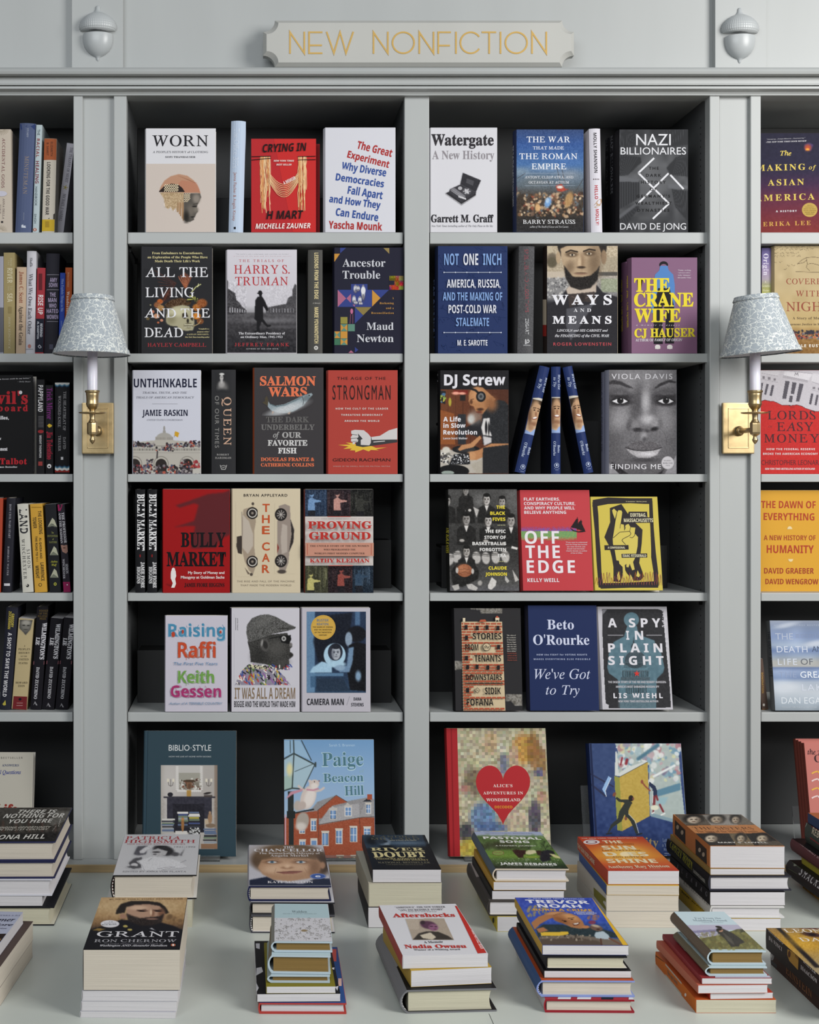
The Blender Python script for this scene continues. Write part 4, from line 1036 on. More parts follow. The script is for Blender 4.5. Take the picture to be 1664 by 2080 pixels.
Z(600, 970, 5.943)
b = stand('photo collage hardcover with a white band and bold red slab title', 3, 102, 944, 142, 'h', '#221f22', '#74352c', T=.026, group=G1)
def mini(x0, y0, x1, y1, base, fig, fx, fy, sd, spk):
    c = Canvas(x0, y0, x1, y1, base, .85); rg = random.Random(sd)
    for i in range(14):
        x = rg.uniform(x0, x1); c.r(spk, x, y0 + rg.uniform(0, 60), x + 8, y1 - rg.uniform(0, 200), .35, 1)
    c.noise(.07, 1.8); h = y1 - y0
    c.e(fig, fx, fy, 24, 30, .2); c.p(fig, [(fx - 45, fy + 60), (fx, fy + 30), (fx + 35, fy + 60), (fx + 110, fy + 70), (fx + 110, fy + 88), (fx + 30, fy + 100), (fx + 40, min(y1, fy + 190)), (fx - 48, min(y1, fy + 190))], 1)
    c.e(base, fx - 6, fy - 14, 28, 20, .3); c.r('#1c1b20', fx - 45, min(y1, fy + 190), fx + 42, y1, .8, 1); c.noise(.05, 2); b.cv(c)
mini(108, 145, 382, 466, '#253246', '#6f8fb5', 200, 205, 1, '#5f7ea5'); mini(383, 145, 665, 466, '#241b20', '#b98a80', 510, 205, 2, '#7b5d5b'); mini(666, 145, 944, 466, '#191918', '#33332f', 790, 215, 3, '#5c5c52')
mini(108, 1062, 395, 1390, '#3a3a2c', '#b6ae6e', 190, 1170, 4, '#8d8c66'); mini(396, 1062, 688, 1390, '#231a1e', '#8c4840', 555, 1120, 5, '#5b3b3a'); mini(689, 1062, 944, 1390, '#1c2733', '#34475b', 770, 1115, 6, '#6e87a0')
b.r('#cbc3be', 104, 470, 946, 1062)
for r_ in (490, 630, 770, 955, 1030):
    for i in range(46):
        if (i * 7 + r_) % 5: b.r('#8f8884', 118 + i * 18, r_, 122 + i * 18, r_ + 4); b.r('#8f8884', 118 + i * 18, r_ + 10, 122 + i * 18, r_ + 14)
b.r('#c08a76', 104, 784, 946, 944).r('#a64a3c', 140, 795, 146, 930).r('#a64a3c', 908, 795, 914, 930).r('#b5564a', 384, 466, 664, 474).r('#b5564a', 400, 1054, 690, 1062)
b.t('PROVING', 148, 918, 526, 612, 'B', '#b3302a', wide=1.5).t('GROUND', 162, 905, 655, 742, 'B', '#b3302a', wide=1.5).t('KATHY KLEIMAN', 172, 890, 975, 1020, 'B', '#b3302a', wide=1.3)
b.t('THE UNTOLD STORY OF THE SIX WOMEN', 175, 885, 812, 832, 'm', '#3b2a28', wide=1.5).t('WHO PROGRAMMED THE', 338, 722, 856, 876, 'm', '#3b2a28', wide=1.5).t("WORLD'S FIRST MODERN COMPUTER", 226, 832, 902, 922, 'm', '#3b2a28', wide=1.5)

# ---- fifth shelf
Z(250, 1200, 7.235)
b = stand('white hardcover with crayon scribbled lettering in four colours', 4, 603, 1535, 366, 'h', '#c3bec9', T=.024, lean=3, group=G1, edge='#d0ccd4')
def crayon(txt, x0, x1, yt, yb, col, col2):
    b.t(txt, x0 - 8, x1 + 8, yt - 8, yb + 8, 'g', col2); b.t(txt, x0, x1, yt, yb, 'S', col)
    rg = random.Random(len(txt))
    for i in range(16):
        x = rg.uniform(x0, x1 - 20); y = rg.uniform(yt, yb - 40); b.l(col, 5, (x, y), (x + rg.uniform(-25, 35), y + rg.uniform(30, 90)))
crayon('Raising', 668, 1500, 490, 672, '#4787a8', '#8aa6bd'); crayon('Raffi', 810, 1360, 760, 980, '#c04a2b', '#a07a72'); crayon('Keith', 812, 1338, 1178, 1352, '#6d9a4c', '#9db08c'); crayon('Gessen', 704, 1440, 1392, 1560, '#a33268', '#b58aa6')
b.e('#b5432c', 740, 640, 26, 40).e('#b5432c', 880, 600, 14, 30).e('#b5432c', 1435, 605, 14, 22)
b.t('The First Five Years', 748, 1390, 1046, 1092, 'i', '#5b86ad').t('Author of A TERRIBLE COUNTRY', 682, 1462, 1636, 1672, 'i', '#6b8cab')

Z(450, 1200, 3.870)
b = stand('white hardcover with a man in profile wearing a flat cap and bright jersey', 4, 66, 614, 136, 'h', '#c6c3ca', T=.03, lean=2, group=G1, edge='#d3d0d6')
b.cs = '#4a4552'
c = Canvas(100, 178, 590, 746, '#c6c3ca', .8)
c.p('#3a3937', [(205, 400), (225, 380), (330, 350), (520, 330), (528, 390), (545, 420), (558, 440), (540, 455), (538, 480), (555, 490), (545, 515), (556, 520), (530, 540), (535, 580), (480, 620), (440, 610), (340, 575), (230, 560), (222, 470)], 1)
c.noise(.1, 1.3, (c.c.mean(-1) < .5).astype(float)); c.e('#595754', 430, 450, 70, 60, .7, 0, .6); c.e('#4d4b49', 470, 560, 60, 30, .8, 0, .5); c.e('#232221', 300, 520, 60, 60, .8, 0, .5)
cap_ = [(195, 330), (200, 270), (240, 215), (310, 188), (370, 186), (430, 205), (530, 262), (585, 285), (575, 300), (510, 318), (400, 340), (340, 365), (260, 390), (210, 405)]
c.p('#555452', cap_, 1); c.noise(.17, 1.1, c.inside(cap_).astype(float)); c.l('#2a2928', 6, (440, 300), (520, 295), (580, 290)); c.e('#777572', 330, 240, 70, 30, .8, -20, .4)
c.e('#4f4d4b', 340, 425, 36, 52, .15, -12); c.e('#2b2a29', 345, 425, 18, 32, .3, -12); c.e('#8b8986', 318, 410, 8, 26, .5, 10)
c.p('#151515', [(455, 355), (545, 348), (548, 385), (530, 420), (470, 405)], 1); c.e('#b5b3b0', 490, 376, 18, 20, .2); c.e('#444', 490, 376, 9, 10, .3); c.l('#1d1d1d', 9, (380, 375), (460, 360)); c.e('#6d6a68', 545, 425, 12, 16, .5)
c.e('#2b2927', 548, 505, 16, 16, .4)
body = [(105, 742), (130, 680), (160, 630), (215, 575), (300, 590), (390, 610), (450, 630), (500, 680), (545, 742)]
c.p('#8b8494', body, 1)
rg = random.Random(9); m_ = c.inside(body)
for i in range(150):
    x, y = rg.uniform(105, 540), rg.uniform(575, 742)
    c.l(rg.choice(['#d8d4d0', '#c9a12f', '#27212b', '#3a4c8f', '#b23a35', '#5b7a3f', '#e0dcd4', '#1c1a20', '#8b5a9a']), 9, (x, y), (x + rg.uniform(-8, 25), y + rg.uniform(10, 36)))
for i in range(3): pass
mk = ~m_; c.c[mk & (c.y > 560) & ((c.x < 215) | (c.y > 640))] = srgb('#c6c3ca'); c.c[mk & (c.y > 622) & (c.x > 440)] = srgb('#c6c3ca')
c.p('#d3cfa0', [(205, 600), (230, 580), (380, 600), (360, 620), (240, 612)], 2, .8); c.specks(['#222', '#555'], 40, 215, 585, 370, 615, 3, 6, 4); b.cv(c)
b.t('IT WAS ALL A DREAM', 104, 580, 762, 850, 'S', '#85715a').t('BIGGIE AND THE WORLD THAT MADE HIM', 100, 580, 868, 914, 'S', '#2c2b2f').tv('JUSTIN TINSLEY', 122, 130, 215, 312, 'S', '#3a393d'); b.r('#3a393d', 110, 212, 113, 310)

b = stand('white framed hardcover with a blue film still and yellow disc', 4, 622, 1172, 134, 'h', '#b9b5bd', T=.03, lean=2, group=G1, edge='#cdcad0')
c = Canvas(670, 164, 1136, 802, '#26324a', .9); c.vg([(164, '#2a3850'), (500, '#202b40'), (802, '#31465f')])
c.r('#6f93b3', 670, 164, 735, 802, .8, 3); c.r('#5b7da0', 1050, 164, 1090, 270, .7, 3); c.p('#14161e', [(720, 400), (760, 200), (1030, 170), (1000, 400), (960, 600), (760, 560)], 6, .8)
c.p('#9fc0d6', [(720, 600), (790, 555), (870, 580), (868, 645), (690, 645)], 3); c.e('#a8c7da', 890, 505, 86, 92, .06); c.e('#2a2f3c', 895, 482, 58, 68, .05); c.face(900, 490, 74, 104, '#a8adb5', '#4a4e5a', '#23252e', '#6b6d77'); c.e('#a8c7da', 905, 578, 70, 26, .3)
c.e('#15161c', 1060, 340, 78, 62, .1); c.e('#8798ab', 1000, 380, 28, 56, .2); c.p('#131419', [(1000, 430), (1060, 400), (1136, 420), (1136, 790), (1010, 780), (990, 640)], 2); c.p('#6f8aa6', [(1000, 450), (1040, 440), (1030, 560), (1005, 640), (930, 640), (900, 600), (985, 590)], 3); c.e('#8aa3ba', 930, 605, 40, 22, .3)
c.r('#5d7f9e', 680, 648, 960, 672, .9, 1); c.r('#3c5a78', 700, 672, 745, 760, .8, 2); c.p('#24303f', [(745, 690), (960, 690), (1010, 790), (745, 790)], 3, .7); c.e('#7f9bb5', 1075, 670, 22, 40, .5); c.noise(.03, 2); b.cv(c)
b.e('#c9a14a', 800, 288, 97, 97, n=40).e('#b58c33', 800, 288, 91, 91, n=40).e('#c9a14a', 800, 288, 89, 89, n=40)
for i, (t_, x0, x1, y, h, cl) in enumerate((('BUSTER', 750, 842, 242, 20, '#4d6a86'), ('KEATON,', 750, 846, 272, 20, '#4d6a86'), ('THE DAWN OF CINEMA,', 718, 878, 291, 11, '#3a3322'), ('AND THE INVENTION', 728, 868, 312, 11, '#3a3322'), ('OF THE TWENTIETH', 732, 864, 333, 11, '#3a3322'), ('CENTURY', 766, 830, 354, 11, '#3a3322'))): b.t(t_, x0, x1, y - h, y, 'S', cl)
b.t('CAMERA MAN', 672, 962, 848, 898, 'S', '#26262c').t('DANA', 1040, 1100, 838, 862, 'S', '#3c3c44').t('STEVENS', 1020, 1118, 882, 908, 'S', '#3c3c44').l('#a39fa8', 2, (985, 900), (1008, 830))

# ---- deck
Z(250, 1460, 5.368)
b = stand('large teal cloth hardcover with a fireplace photograph on its front', 5, 200, 1232, 130, 'h', '#2d414b', '#2c4452', T=.03, d=-.020, lean=11, group='large hardcovers on the deck behind the stacks', cat='book', bulge=.003, dz=.0034)
easel(b, 'clear acrylic easel under the teal cloth hardcover', .08, .83)
c = Canvas(412, 506, 1030, 1420, '#a7a19c', 1.0)
c.vg([(412, '#a09a92'), (470, '#b3aeaa'), (990, '#a8a29c'), (1000, '#8f8175'), (1030, '#7c6e62')], True); c.e('#c3beb8', 520, 700, 120, 200, .9, 0, .5)
c.r('#b9b5b0', 600, 510, 850, 770); c.r('#9a978c', 610, 590, 848, 690); c.r('#7d766a', 615, 690, 848, 770)
for x in (590, 855):
    for i in range(12): c.e('#d3cfca', x, 525 + i * 22, 17, 9, .3)
for i in range(12): c.e('#d3cfca', 600 + i * 22, 785, 12, 14, .3)
c.specks(['#5b2f26', '#7a4a38', '#8f8b80', '#d0ccc4', '#3f3a30', '#b5b1a6'], 90, 615, 660, 850, 770, 5, 13, 3); c.e('#7a5a44', 722, 720, 32, 50, .15); c.e('#5f4636', 724, 735, 16, 30, .4); c.p('#4a3a2c', [(640, 680), (690, 665), (770, 665), (800, 690), (760, 690), (690, 690)], 1); c.r('#a8803a', 692, 780, 745, 850, .9, 1)
for x in (520, 935):
    for s_ in (-28, 28): c.r('#d8d0bd', x + s_ - 11, 655, x + s_ + 11, 690, 1, 1); c.l('#4a4440', 5, (x + s_, 690), (x + s_ * .7, 725), (x, 735))
    c.l('#4a4440', 5, (x, 660), (x, 735))
K = '#2b2a33'
c.r(K, 440, 848, 1008, 862, 1, 1); c.r('#33323c', 480, 862, 970, 1090); c.r('#24232b', 545, 930, 885, 1240); c.noise(.03, 3, ((c.y > 860) & (c.y < 1090)).astype(float)); c.e('#26252c', 515, 826, 30, 24, .1); c.r('#4b4340', 880, 830, 975, 852, 1, 1); c.e('#332f2e', 920, 812, 42, 12, .3, -10)
def pile(x0, x1, y0, y1, n, sd):
    rg = random.Random(sd); h = (y1 - y0) / n
    for i in range(n): c.r(rg.choice(['#8f959c', '#3a3d46', '#c9c6c0', '#5d6b85', '#b5a94a', '#a8a5a0', '#2d2d33', '#6f7d6a', '#a05a5a', '#d0cdc8', '#45507a']), x0 + rg.uniform(-8, 8), y0 + i * h, x1 + rg.uniform(-8, 8), y0 + (i + 1) * h - 3)
pile(425, 560, 1090, 1250, 8, 1); pile(598, 710, 1015, 1190, 8, 5); pile(720, 832, 1015, 1190, 9, 3); c.r('#222', 718, 1190, 838, 1262); c.specks(['#ddd'], 60, 718, 1192, 838, 1262, 3, 6, 3); c.r('#c9c5c0', 570, 1225, 700, 1262); c.e('#96693f', 650, 1150, 16, 80, .15); c.e('#b08050', 650, 1095, 18, 14, .3)
c.e('#96765a', 948, 1085, 24, 60, .25); c.e('#a98a6c', 948, 1022, 12, 14, .3); c.e('#7d6a58', 955, 1165, 55, 24, .1); c.r('#b9a58c', 892, 1100, 930, 1150, 1, 1); pile(880, 1020, 1195, 1360, 7, 8); c.r('#8a6a52', 850, 1362, 1030, 1420)
b.cv(c)
b.t('BIBLIO', 498, 725, 285, 348, 's', '#d3d6d6', wide=1.0).t('STYLE', 760, 960, 285, 348, 's', '#d3d6d6', wide=1.0).e('#d3d6d6', 742, 318, 5).t('HOW WE LIVE AT HOME WITH BOOKS', 500, 960, 405, 420, 's', '#b5bcbe', wide=1.4)
b.l('#22343e', 7, (271, 133), (242, 1600)).l('#3b5566', 5, (262, 133), (233, 1600))

Z(540, 1460, 4.754)
b = stand('blue picture book with a squirrel on a lamp post above brick houses', 5, 176, 1058, 202, 'h', '#7f9cb8', '#4a3b3a', T=.012, d=-.018, lean=8, group='large hardcovers on the deck behind the stacks', dz=.0034, bulge=.001)
easel(b, 'clear acrylic easel under the blue picture book', .1, .8)
c = b.full('#7fa0c4', 1.0); c.vg([(195, '#6f96bd'), (480, '#86a6c8'), (760, '#93aecb'), (900, '#9ab3cb')])
br = '#9a5038'
c.p('#8e8c8d', [(420, 900), (500, 800), (680, 738), (760, 800), (980, 760), (1060, 780), (1060, 950), (900, 960), (520, 1020), (420, 1000)], 1)
c.p(br, [(500, 885), (680, 740), (790, 805), (640, 840), (540, 960), (500, 960)], 1)
c.p(br, [(170, 960), (320, 905), (505, 890), (515, 1025), (900, 955), (1060, 950), (1060, 1400), (170, 1400)], 1); c.noise(.035, 1.6, (c.y > 900).astype(float))
c.p('#a3a1a3', [(510, 1020), (615, 860), (900, 815), (910, 955), (520, 1022)], 1); c.p('#9a9899', [(905, 950), (960, 800), (1040, 800), (1045, 945)], 1); c.noise(.04, 1.4, ((c.y > 780) & (c.y < 1020) & (c.x > 500)).astype(float))
def win(x, y, w, h, fr='#cfcac4', gl='#6f8fb8'):
    c.r(fr, x - 6, y - 12, x + w + 6, y + h + 8); c.r('#2f3a4c', x, y, x + w, y + h); c.r(gl, x + 3, y + 3, x + w - 3, y + h - 3)
    c.r('#dfe2e6', x + w / 2 - 2, y, x + w / 2 + 2, y + h); c.r('#dfe2e6', x, y + h / 2 - 2, x + w, y + h / 2 + 2); c.r('#c7beb0', x - 10, y - 22, x + w + 10, y - 10)
for x, y, w_, h_ in ((622, 885, 56, 80), (768, 855, 56, 80), (970, 830, 40, 82), (545, 1105, 58, 115), (680, 1080, 54, 120), (818, 1055, 58, 130), (950, 1060, 58, 60), (440, 985, 42, 92), (440, 1175, 50, 60), (330, 1185, 50, 50), (330, 1060, 44, 40)): win(x, y, w_, h_)
for x in (690, 828): win(x, 1335, 54, 60, '#7d5a3a', '#c69a3c')
c.p('#b9b5b0', [(600, 880), (645, 843), (690, 880)], 0); c.p('#b9b5b0', [(750, 850), (790, 808), (835, 850)], 0); c.p('#2d3036', [(935, 800), (985, 765), (1025, 800)], 0); c.r('#a0503a', 978, 730, 1025, 780)
c.l('#4a3a34', 5, (500, 885), (680, 738), (790, 805)); c.l('#4a3a34', 5, (510, 1022), (900, 955), (1060, 945)); c.l('#4a3a34', 4, (505, 885), (515, 1260)); c.l('#4a3a34', 4, (905, 955), (915, 1200))
# street lamp
c.p('#a9bfc4', [(155, 400), (270, 340), (470, 440), (360, 680), (165, 690)], 1, .75); c.p('#a9c3cf', [(160, 210), (330, 210), (430, 395), (270, 330), (160, 380)], 1, .5); c.p('#9ab09a', [(165, 560), (265, 540), (262, 680), (165, 690)], 2, .6)
L2 = '#3a4444'
for w_, *pp in ((14, (155, 400), (270, 335), (480, 445)), (12, (268, 205), (272, 335), (255, 670)), (9, (345, 210), (440, 400)), (9, (470, 450), (360, 680)), (14, (160, 700), (255, 670), (380, 680)), (16, (480, 425), (480, 460)), (6, (280, 510), (450, 440)), (7, (235, 210), (238, 330))): c.l(L2, w_, *pp)
c.e('#d8cf9c', 230, 490, 28, 60, .6); c.r('#2b3030', 212, 700, 272, 890); c.r('#252a2a', 205, 890, 285, 960); c.r('#2b3030', 222, 960, 268, 1300); c.l('#1f2424', 14, (280, 910), (380, 890), (460, 875)); c.l('#c9a0ac', 12, (190, 930), (190, 1230))
# squirrel with a scarf
fu = '#cbbcb4'
c.e('#a69c92', 355, 990, 62, 88, .15, 10); c.e('#cfc6be', 340, 1040, 50, 38, .5); c.e('#b3a89e', 310, 840, 40, 50, .3); c.e(fu, 410, 760, 72, 118, .1, 18); c.e('#dcd3cc', 425, 760, 48, 100, .4, 18); c.e('#b9aaa2', 350, 840, 36, 44, .2, 30)
c.e(fu, 468, 630, 50, 42, .12, -15); c.e('#dcd3cc', 470, 650, 34, 30, .4); c.e(fu, 425, 603, 14, 16, .2); c.e('#241f1e', 470, 608, 6, 6, .2); c.e('#9a6a62', 515, 600, 8, 7, .3)
c.l(fu, 22, (385, 700), (340, 670), (318, 650)); c.l(fu, 20, (480, 700), (530, 690), (560, 668)); c.p('#c08a98', [(190, 780), (240, 705), (360, 675), (350, 700), (260, 730)], 1); c.l('#c08a98', 16, (400, 685), (460, 690), (505, 675)); b.cv(c)
tl = '#4e7480'
b.t('Sarah S. Brannen', 612, 860, 243, 268, 's', '#a9c3d8', 266)
for t_, x0, x1, yt, yb in (('Paige', 545, 942, 330, 458), ('Beacon', 556, 945, 530, 612), ('Hill', 764, 948, 650, 742)):
    b.t(t_, x0 - 5, x1 + 5, yt - 5, yb + 5, 'B', '#b3ced8', yb - 4); b.t(t_, x0, x1, yt, yb, 'b', tl, yb - 8)
b.t('of', 905, 950, 488, 518, 'b', '#8fb0bf')
# ================================================================ bay right of the middle stile
G2 = 'books faced out right of the middle stile'
Z(860, 240, 5.547)
b = stand('white hardcover with an open tape recorder under black serif title', 0, 64, 833, 107, 'h', '#cfced3', T=.03, group=G2, edge='#dcdbe0')
c = Canvas(235, 605, 660, 990, '#cfced3', .75)
c.p('#2f2e33', [(445, 615), (650, 700), (592, 835), (415, 745)], 1); c.p('#4a494e', [(490, 680), (572, 708), (560, 762), (482, 728)], 1)
c.p('#36353a', [(300, 800), (420, 745), (595, 835), (590, 865), (430, 960), (280, 850)], 1); c.p('#77767b', [(302, 802), (350, 785), (480, 880), (440, 905)], 1); c.p('#2b2a2e', [(245, 850), (285, 830), (430, 950), (590, 850), (590, 875), (430, 980)], 1)
c.l('#a5a4a8', 6, (252, 850), (430, 972), (590, 872)); c.e('#a9a8ac', 415, 790, 24, 20, .1); c.e('#4b4a4f', 490, 825, 54, 42, .08); c.e('#b5b4b8', 490, 825, 22, 24, .3); c.e('#d0cfd3', 475, 815, 9, 9, .3); c.e('#d0cfd3', 505, 838, 9, 9, .3)
for i in range(6): c.e('#bdbcc0', 490 + 34 * math.cos(i * 1.05), 825 + 27 * math.sin(i * 1.05), 7, 6, .3)
for i in range(5): c.p('#c9c8cc', [(392 + i * 17, 878 + i * 6), (406 + i * 17, 870 + i * 6), (416 + i * 17, 890 + i * 6), (402 + i * 17, 898 + i * 6)], 0)
c.l('#a09fa4', 5, (310, 815), (420, 890)); c.l('#a09fa4', 3, (325, 805), (440, 880)); c.noise(.03, 1.4, (c.c.mean(-1) < .6).astype(float)); b.cv(c, key=True)
b.t('Watergate', 90, 795, 180, 305, 'B', '#2f2d31', wide=1).t('A New History', 100, 800, 368, 462, 'b', '#8c878c', wide=1).t('Garrett M. Graff', 86, 792, 1088, 1172, 'B', '#26252a', wide=1).t('New York Times bestselling author of The Only Plane in the Sky', 92, 785, 1204, 1226, 't', '#6d6c72')

b = stand('blue hardcover with a painted battle crowd under white roman capitals', 0, 1030, 1808, 128, 'h', '#2f4069', '#2b3350', T=.036, group=G2, edge='#3c4a6c')
c = b.full('#34508a', 1.0)
c.vg([(120, '#33466f'), (300, '#35558f'), (520, '#456a9c'), (640, '#5d7186'), (760, '#55616b'), (860, '#4a443f'), (1050, '#3c332c'), (1130, '#2b2826'), (1290, '#242325')])
for x, y, rx, ry, k_ in ((1100, 600, 90, 40, '#8a9aa5'), (1400, 560, 160, 40, '#7f97b5'), (1640, 640, 120, 60, '#8a9099'), (1250, 720, 140, 60, '#6a6f70'), (1600, 480, 140, 60, '#4a6fa8')): c.e(k_, x, y, rx, ry, .9, 0, .6)
pal = ['#7a5a40', '#a08466', '#4a3628', '#b59a7c', '#2f2620', '#6f5544', '#8d4a36', '#5f6a72', '#c4ab8c', '#39302a']
c.specks(pal, 260, 1030, 850, 1810, 1110, 8, 24, 11, .4, .85); c.specks(['#d0b898', '#c2a284'], 40, 1040, 870, 1800, 1090, 6, 13, 12, .4, .9)
c.p('#a8402f', [(1490, 760), (1560, 740), (1600, 800), (1640, 800), (1560, 830), (1510, 820)], 2); c.e('#d8cfc6', 1540, 778, 34, 16, .4); c.e('#6f96c4', 1405, 950, 36, 60, .4, 20); c.e('#a8c0d8', 1400, 930, 18, 26, .5)
c.e('#3a3028', 1080, 950, 46, 110, .4, 10); c.e('#a88458', 1640, 920, 44, 90, .4, 15); c.e('#c9a070', 1290, 1010, 30, 44, .4); c.e('#7f2f2a', 1040, 800, 14, 40, .4)
for q in ((1060, 680, 1150, 620), (1540, 700, 1500, 540), (1720, 820, 1800, 690), (1600, 760, 1560, 560), (1440, 800, 1400, 690)): c.l('#3a302a', 5, q[:2], q[2:])
c.noise(.05, 1.6); b.cv(c)
for t_, x0, x1, yt, yb in (('THE WAR', 1165, 1655, 208, 272), ('THAT MADE', 1235, 1585, 318, 353), ('THE ROMAN', 1082, 1735, 398, 462), ('EMPIRE', 1220, 1610, 512, 576)): b.t(t_, x0, x1, yt, yb, 'r', '#e3e4e8')
b.l('#a5b0c0', 2.5, (1140, 622), (1710, 622)).l('#a5b0c0', 2.5, (1140, 762), (1710, 762))
b.t('ANTONY, CLEOPATRA, AND', 1143, 1690, 652, 680, 'r', '#dcdde2').t('OCTAVIAN AT ACTIUM', 1188, 1642, 710, 738, 'r', '#dcdde2').t('BARRY STRAUSS', 1122, 1712, 1146, 1190, 'r', '#dedee0').t('author of The Death of Caesar and Ten Caesars', 1200, 1635, 1214, 1234, 't', '#c9c9cb')
b.tv('THE WAR THAT MADE THE ROMAN EMPIRE', 1000, 1018, 330, 1010, 'r', '#c9cbd2', f='s')

Z(1150, 240, 5.547)
b = spine('white spine with black and red capitals and a small hand', 0, 288, 413, 118, 262, 'h', '#cfccd4', group=G2, bulge=.003, edge='#d8d6dc')
b.tv('MOLLY SHANNON', 308, 344, 166, 615, 'S', '#1f1c20', 12).tv('HELLO', 322, 358, 758, 912, 'S', '#b0222c', 4).tv('MOLLY!', 334, 370, 1025, 1205, 'S', '#b0222c', 3)
b.p('#b39478', [(352, 930), (385, 908), (408, 912), (408, 945), (385, 985), (360, 1000), (335, 1010), (318, 1002), (345, 985), (345, 960), (325, 975), (310, 985), (340, 950)])
for i in range(4): b.e('#4a3038', 312 + i * 19, 688, 5, 7)
for nm, xl, dd, yt in (('rearmost', 475, .088, 212), ('middle', 532, .046, 180)):
    b = stand('dark grey skyscraper cover hardcover copy, ' + nm + ' of three in a row', 0, xl, xl + 755, yt, 'h', '#2c2d30', '#151518', T=.036, d=dd, group=G2)
    b.tv('NAZI BILLIONAIRES', xl - 52 + 22, xl - 52 + 40, yt + 30, yt + 680, 'g', '#6f7074' if dd < .08 else '#4a4b4e', f='s')
b = stand('dark grey hardcover with skyscrapers and a white zigzag, front copy of three', 0, 580, 1376, 128, 'h', '#3a3b3e', '#121215', T=.036, group=G2)
c = b.full('#3b3c3f', 1.0); c.vg([(120, '#2f3033'), (450, '#46474a'), (700, '#515255'), (1000, '#434447'), (1290, '#303134')]); c.noise(.05, 12); c.e('#66676a', 980, 700, 130, 330, .9, 0, .6)
for pts, l_ in (([(580, 400), (840, 440), (850, 500), (700, 640), (580, 660)], 0), ([(580, 720), (830, 700), (830, 900), (580, 1040)], 1), ([(1380, 380), (1240, 440), (1130, 560), (1180, 640), (1380, 660)], 2), ([(1380, 820), (1190, 800), (1230, 1000), (1380, 1180)], 3), ([(620, 130), (760, 130), (800, 300), (600, 390)], 4), ([(1110, 130), (1380, 130), (1380, 300), (1130, 330)], 5), ([(590, 1130), (760, 980), (830, 1000), (620, 1285)], 6)):
    c.p('#2a2b2e', pts, 2); (x0, y0), (x1, y1), (x2, y2), (x3, y3) = pts[0], pts[1], pts[-2], pts[-1]
    for i in range(9):
        t_ = i / 9; c.l('#4b4c50', 3, (x0 + (x1 - x0) * t_, y0 + (y1 - y0) * t_), (x3 + (x2 - x3) * t_, y3 + (y2 - y3) * t_), a=.7)
c.p('#5d5e62', [(590, 650), (830, 690), (820, 720), (590, 715)], 2); c.p('#55565a', [(590, 1100), (780, 960), (830, 960), (600, 1140)], 3); c.p('#5d5e62', [(1150, 740), (1380, 760), (1380, 800), (1150, 790)], 3); b.cv(c)
wz = '#d7d7db'
b.l(wz, 20, (993, 450), (815, 618), (1160, 962), (978, 1135)).l(wz, 20, (812, 962), (1155, 622)).l(wz, 20, (1175, 640), (1325, 800))
b.t('NAZI', 790, 1180, 180, 306, 'g', wz, wide=1.0).t('BILLIONAIRES', 615, 1352, 330, 410, 'g', wz).t('DAVID DE JONG', 610, 1352, 1184, 1256, 'g', wz)
for t_, x0, x1, y in (('THE', 932, 1045, 580), ('DARK', 900, 1072, 660), ('HISTORY', 845, 1125, 738), ('OF', 945, 1020, 816), ("GERMANY'S", 795, 1172, 895), ('WEALTHIEST', 780, 1190, 974), ('DYNASTIES', 803, 1165, 1054)): b.t(t_, x0, x1, y - 32, y, 'G', '#141416')

# ---- second shelf
Z(860, 480, 5.738)
b = stand('royal blue hardcover with tall condensed white and pale blue lines', 1, 148, 982, 114, 'h', '#1f2f5a', '#141d38', T=.036, group=G2, edge='#2c3c66')
for i in range(60):
    rg = random.Random(i); x, y = rg.uniform(160, 960), rg.uniform(120, 1340); b.l('#26396a', 3, *[(x + q * rg.uniform(-16, 16), y + q * rg.uniform(-14, 14)) for q in range(7)])
lb, wb = '#7f9fd0', '#d3d5de'
b.t('NOT', 242, 412, 204, 336, 'S', lb, wide=1).t('ONE', 466, 638, 204, 336, 'S', wb, wide=1).t('INCH', 694, 908, 204, 336, 'S', lb, wide=1)
for y in (422, 1123):
    b.r('#b5bdd0', 238, y - 3, 910, y + 3)
    for i in range(6): b.e('#cfd5e2', 240 + i * 133, y, 6, 8)
for t_, x0, x1, yt, yb, k_ in (('AMERICA, RUSSIA,', 272, 898, 505, 600, wb), ('AND THE MAKING OF', 226, 918, 655, 750, lb), ('POST-COLD WAR', 292, 852, 802, 897, wb), ('STALEMATE', 380, 764, 952, 1048, lb), ('M. E. SAROTTE', 396, 746, 1210, 1275, wb)): b.t(t_, x0, x1, yt, yb, 'S', k_, wide=1)
b.tv('NOT ONE INCH', 112, 140, 530, 1200, 'S', '#5a6a94', f='s')
b = spine('dark grey brushed spine with dull red capitals and a white emblem', 1, 1100, 1282, 116, 1118, 'h', '#4a4a4c', group=G2, bulge=.003)
c = b.full('#4b4b4d', 1.0); c.noise(.05, 1.5); b.cv(c)
b.tv('SPIES, LIES, AND ALGORITHMS', 1180, 1222, 152, 885, 'g', '#93404a', 8, wide=1.6).tv('ZEGART', 1190, 1228, 958, 1145, 'g', '#cfcfd1', 2)
b.l('#dcdcde', 7, (1190, 1258), (1190, 1205), (1225, 1205), (1236, 1222), (1225, 1240), (1205, 1240)).l('#dcdcde', 5, (1203, 1258), (1203, 1218), (1220, 1218)).r('#9a9a9c', 1166, 1266, 1250, 1275)

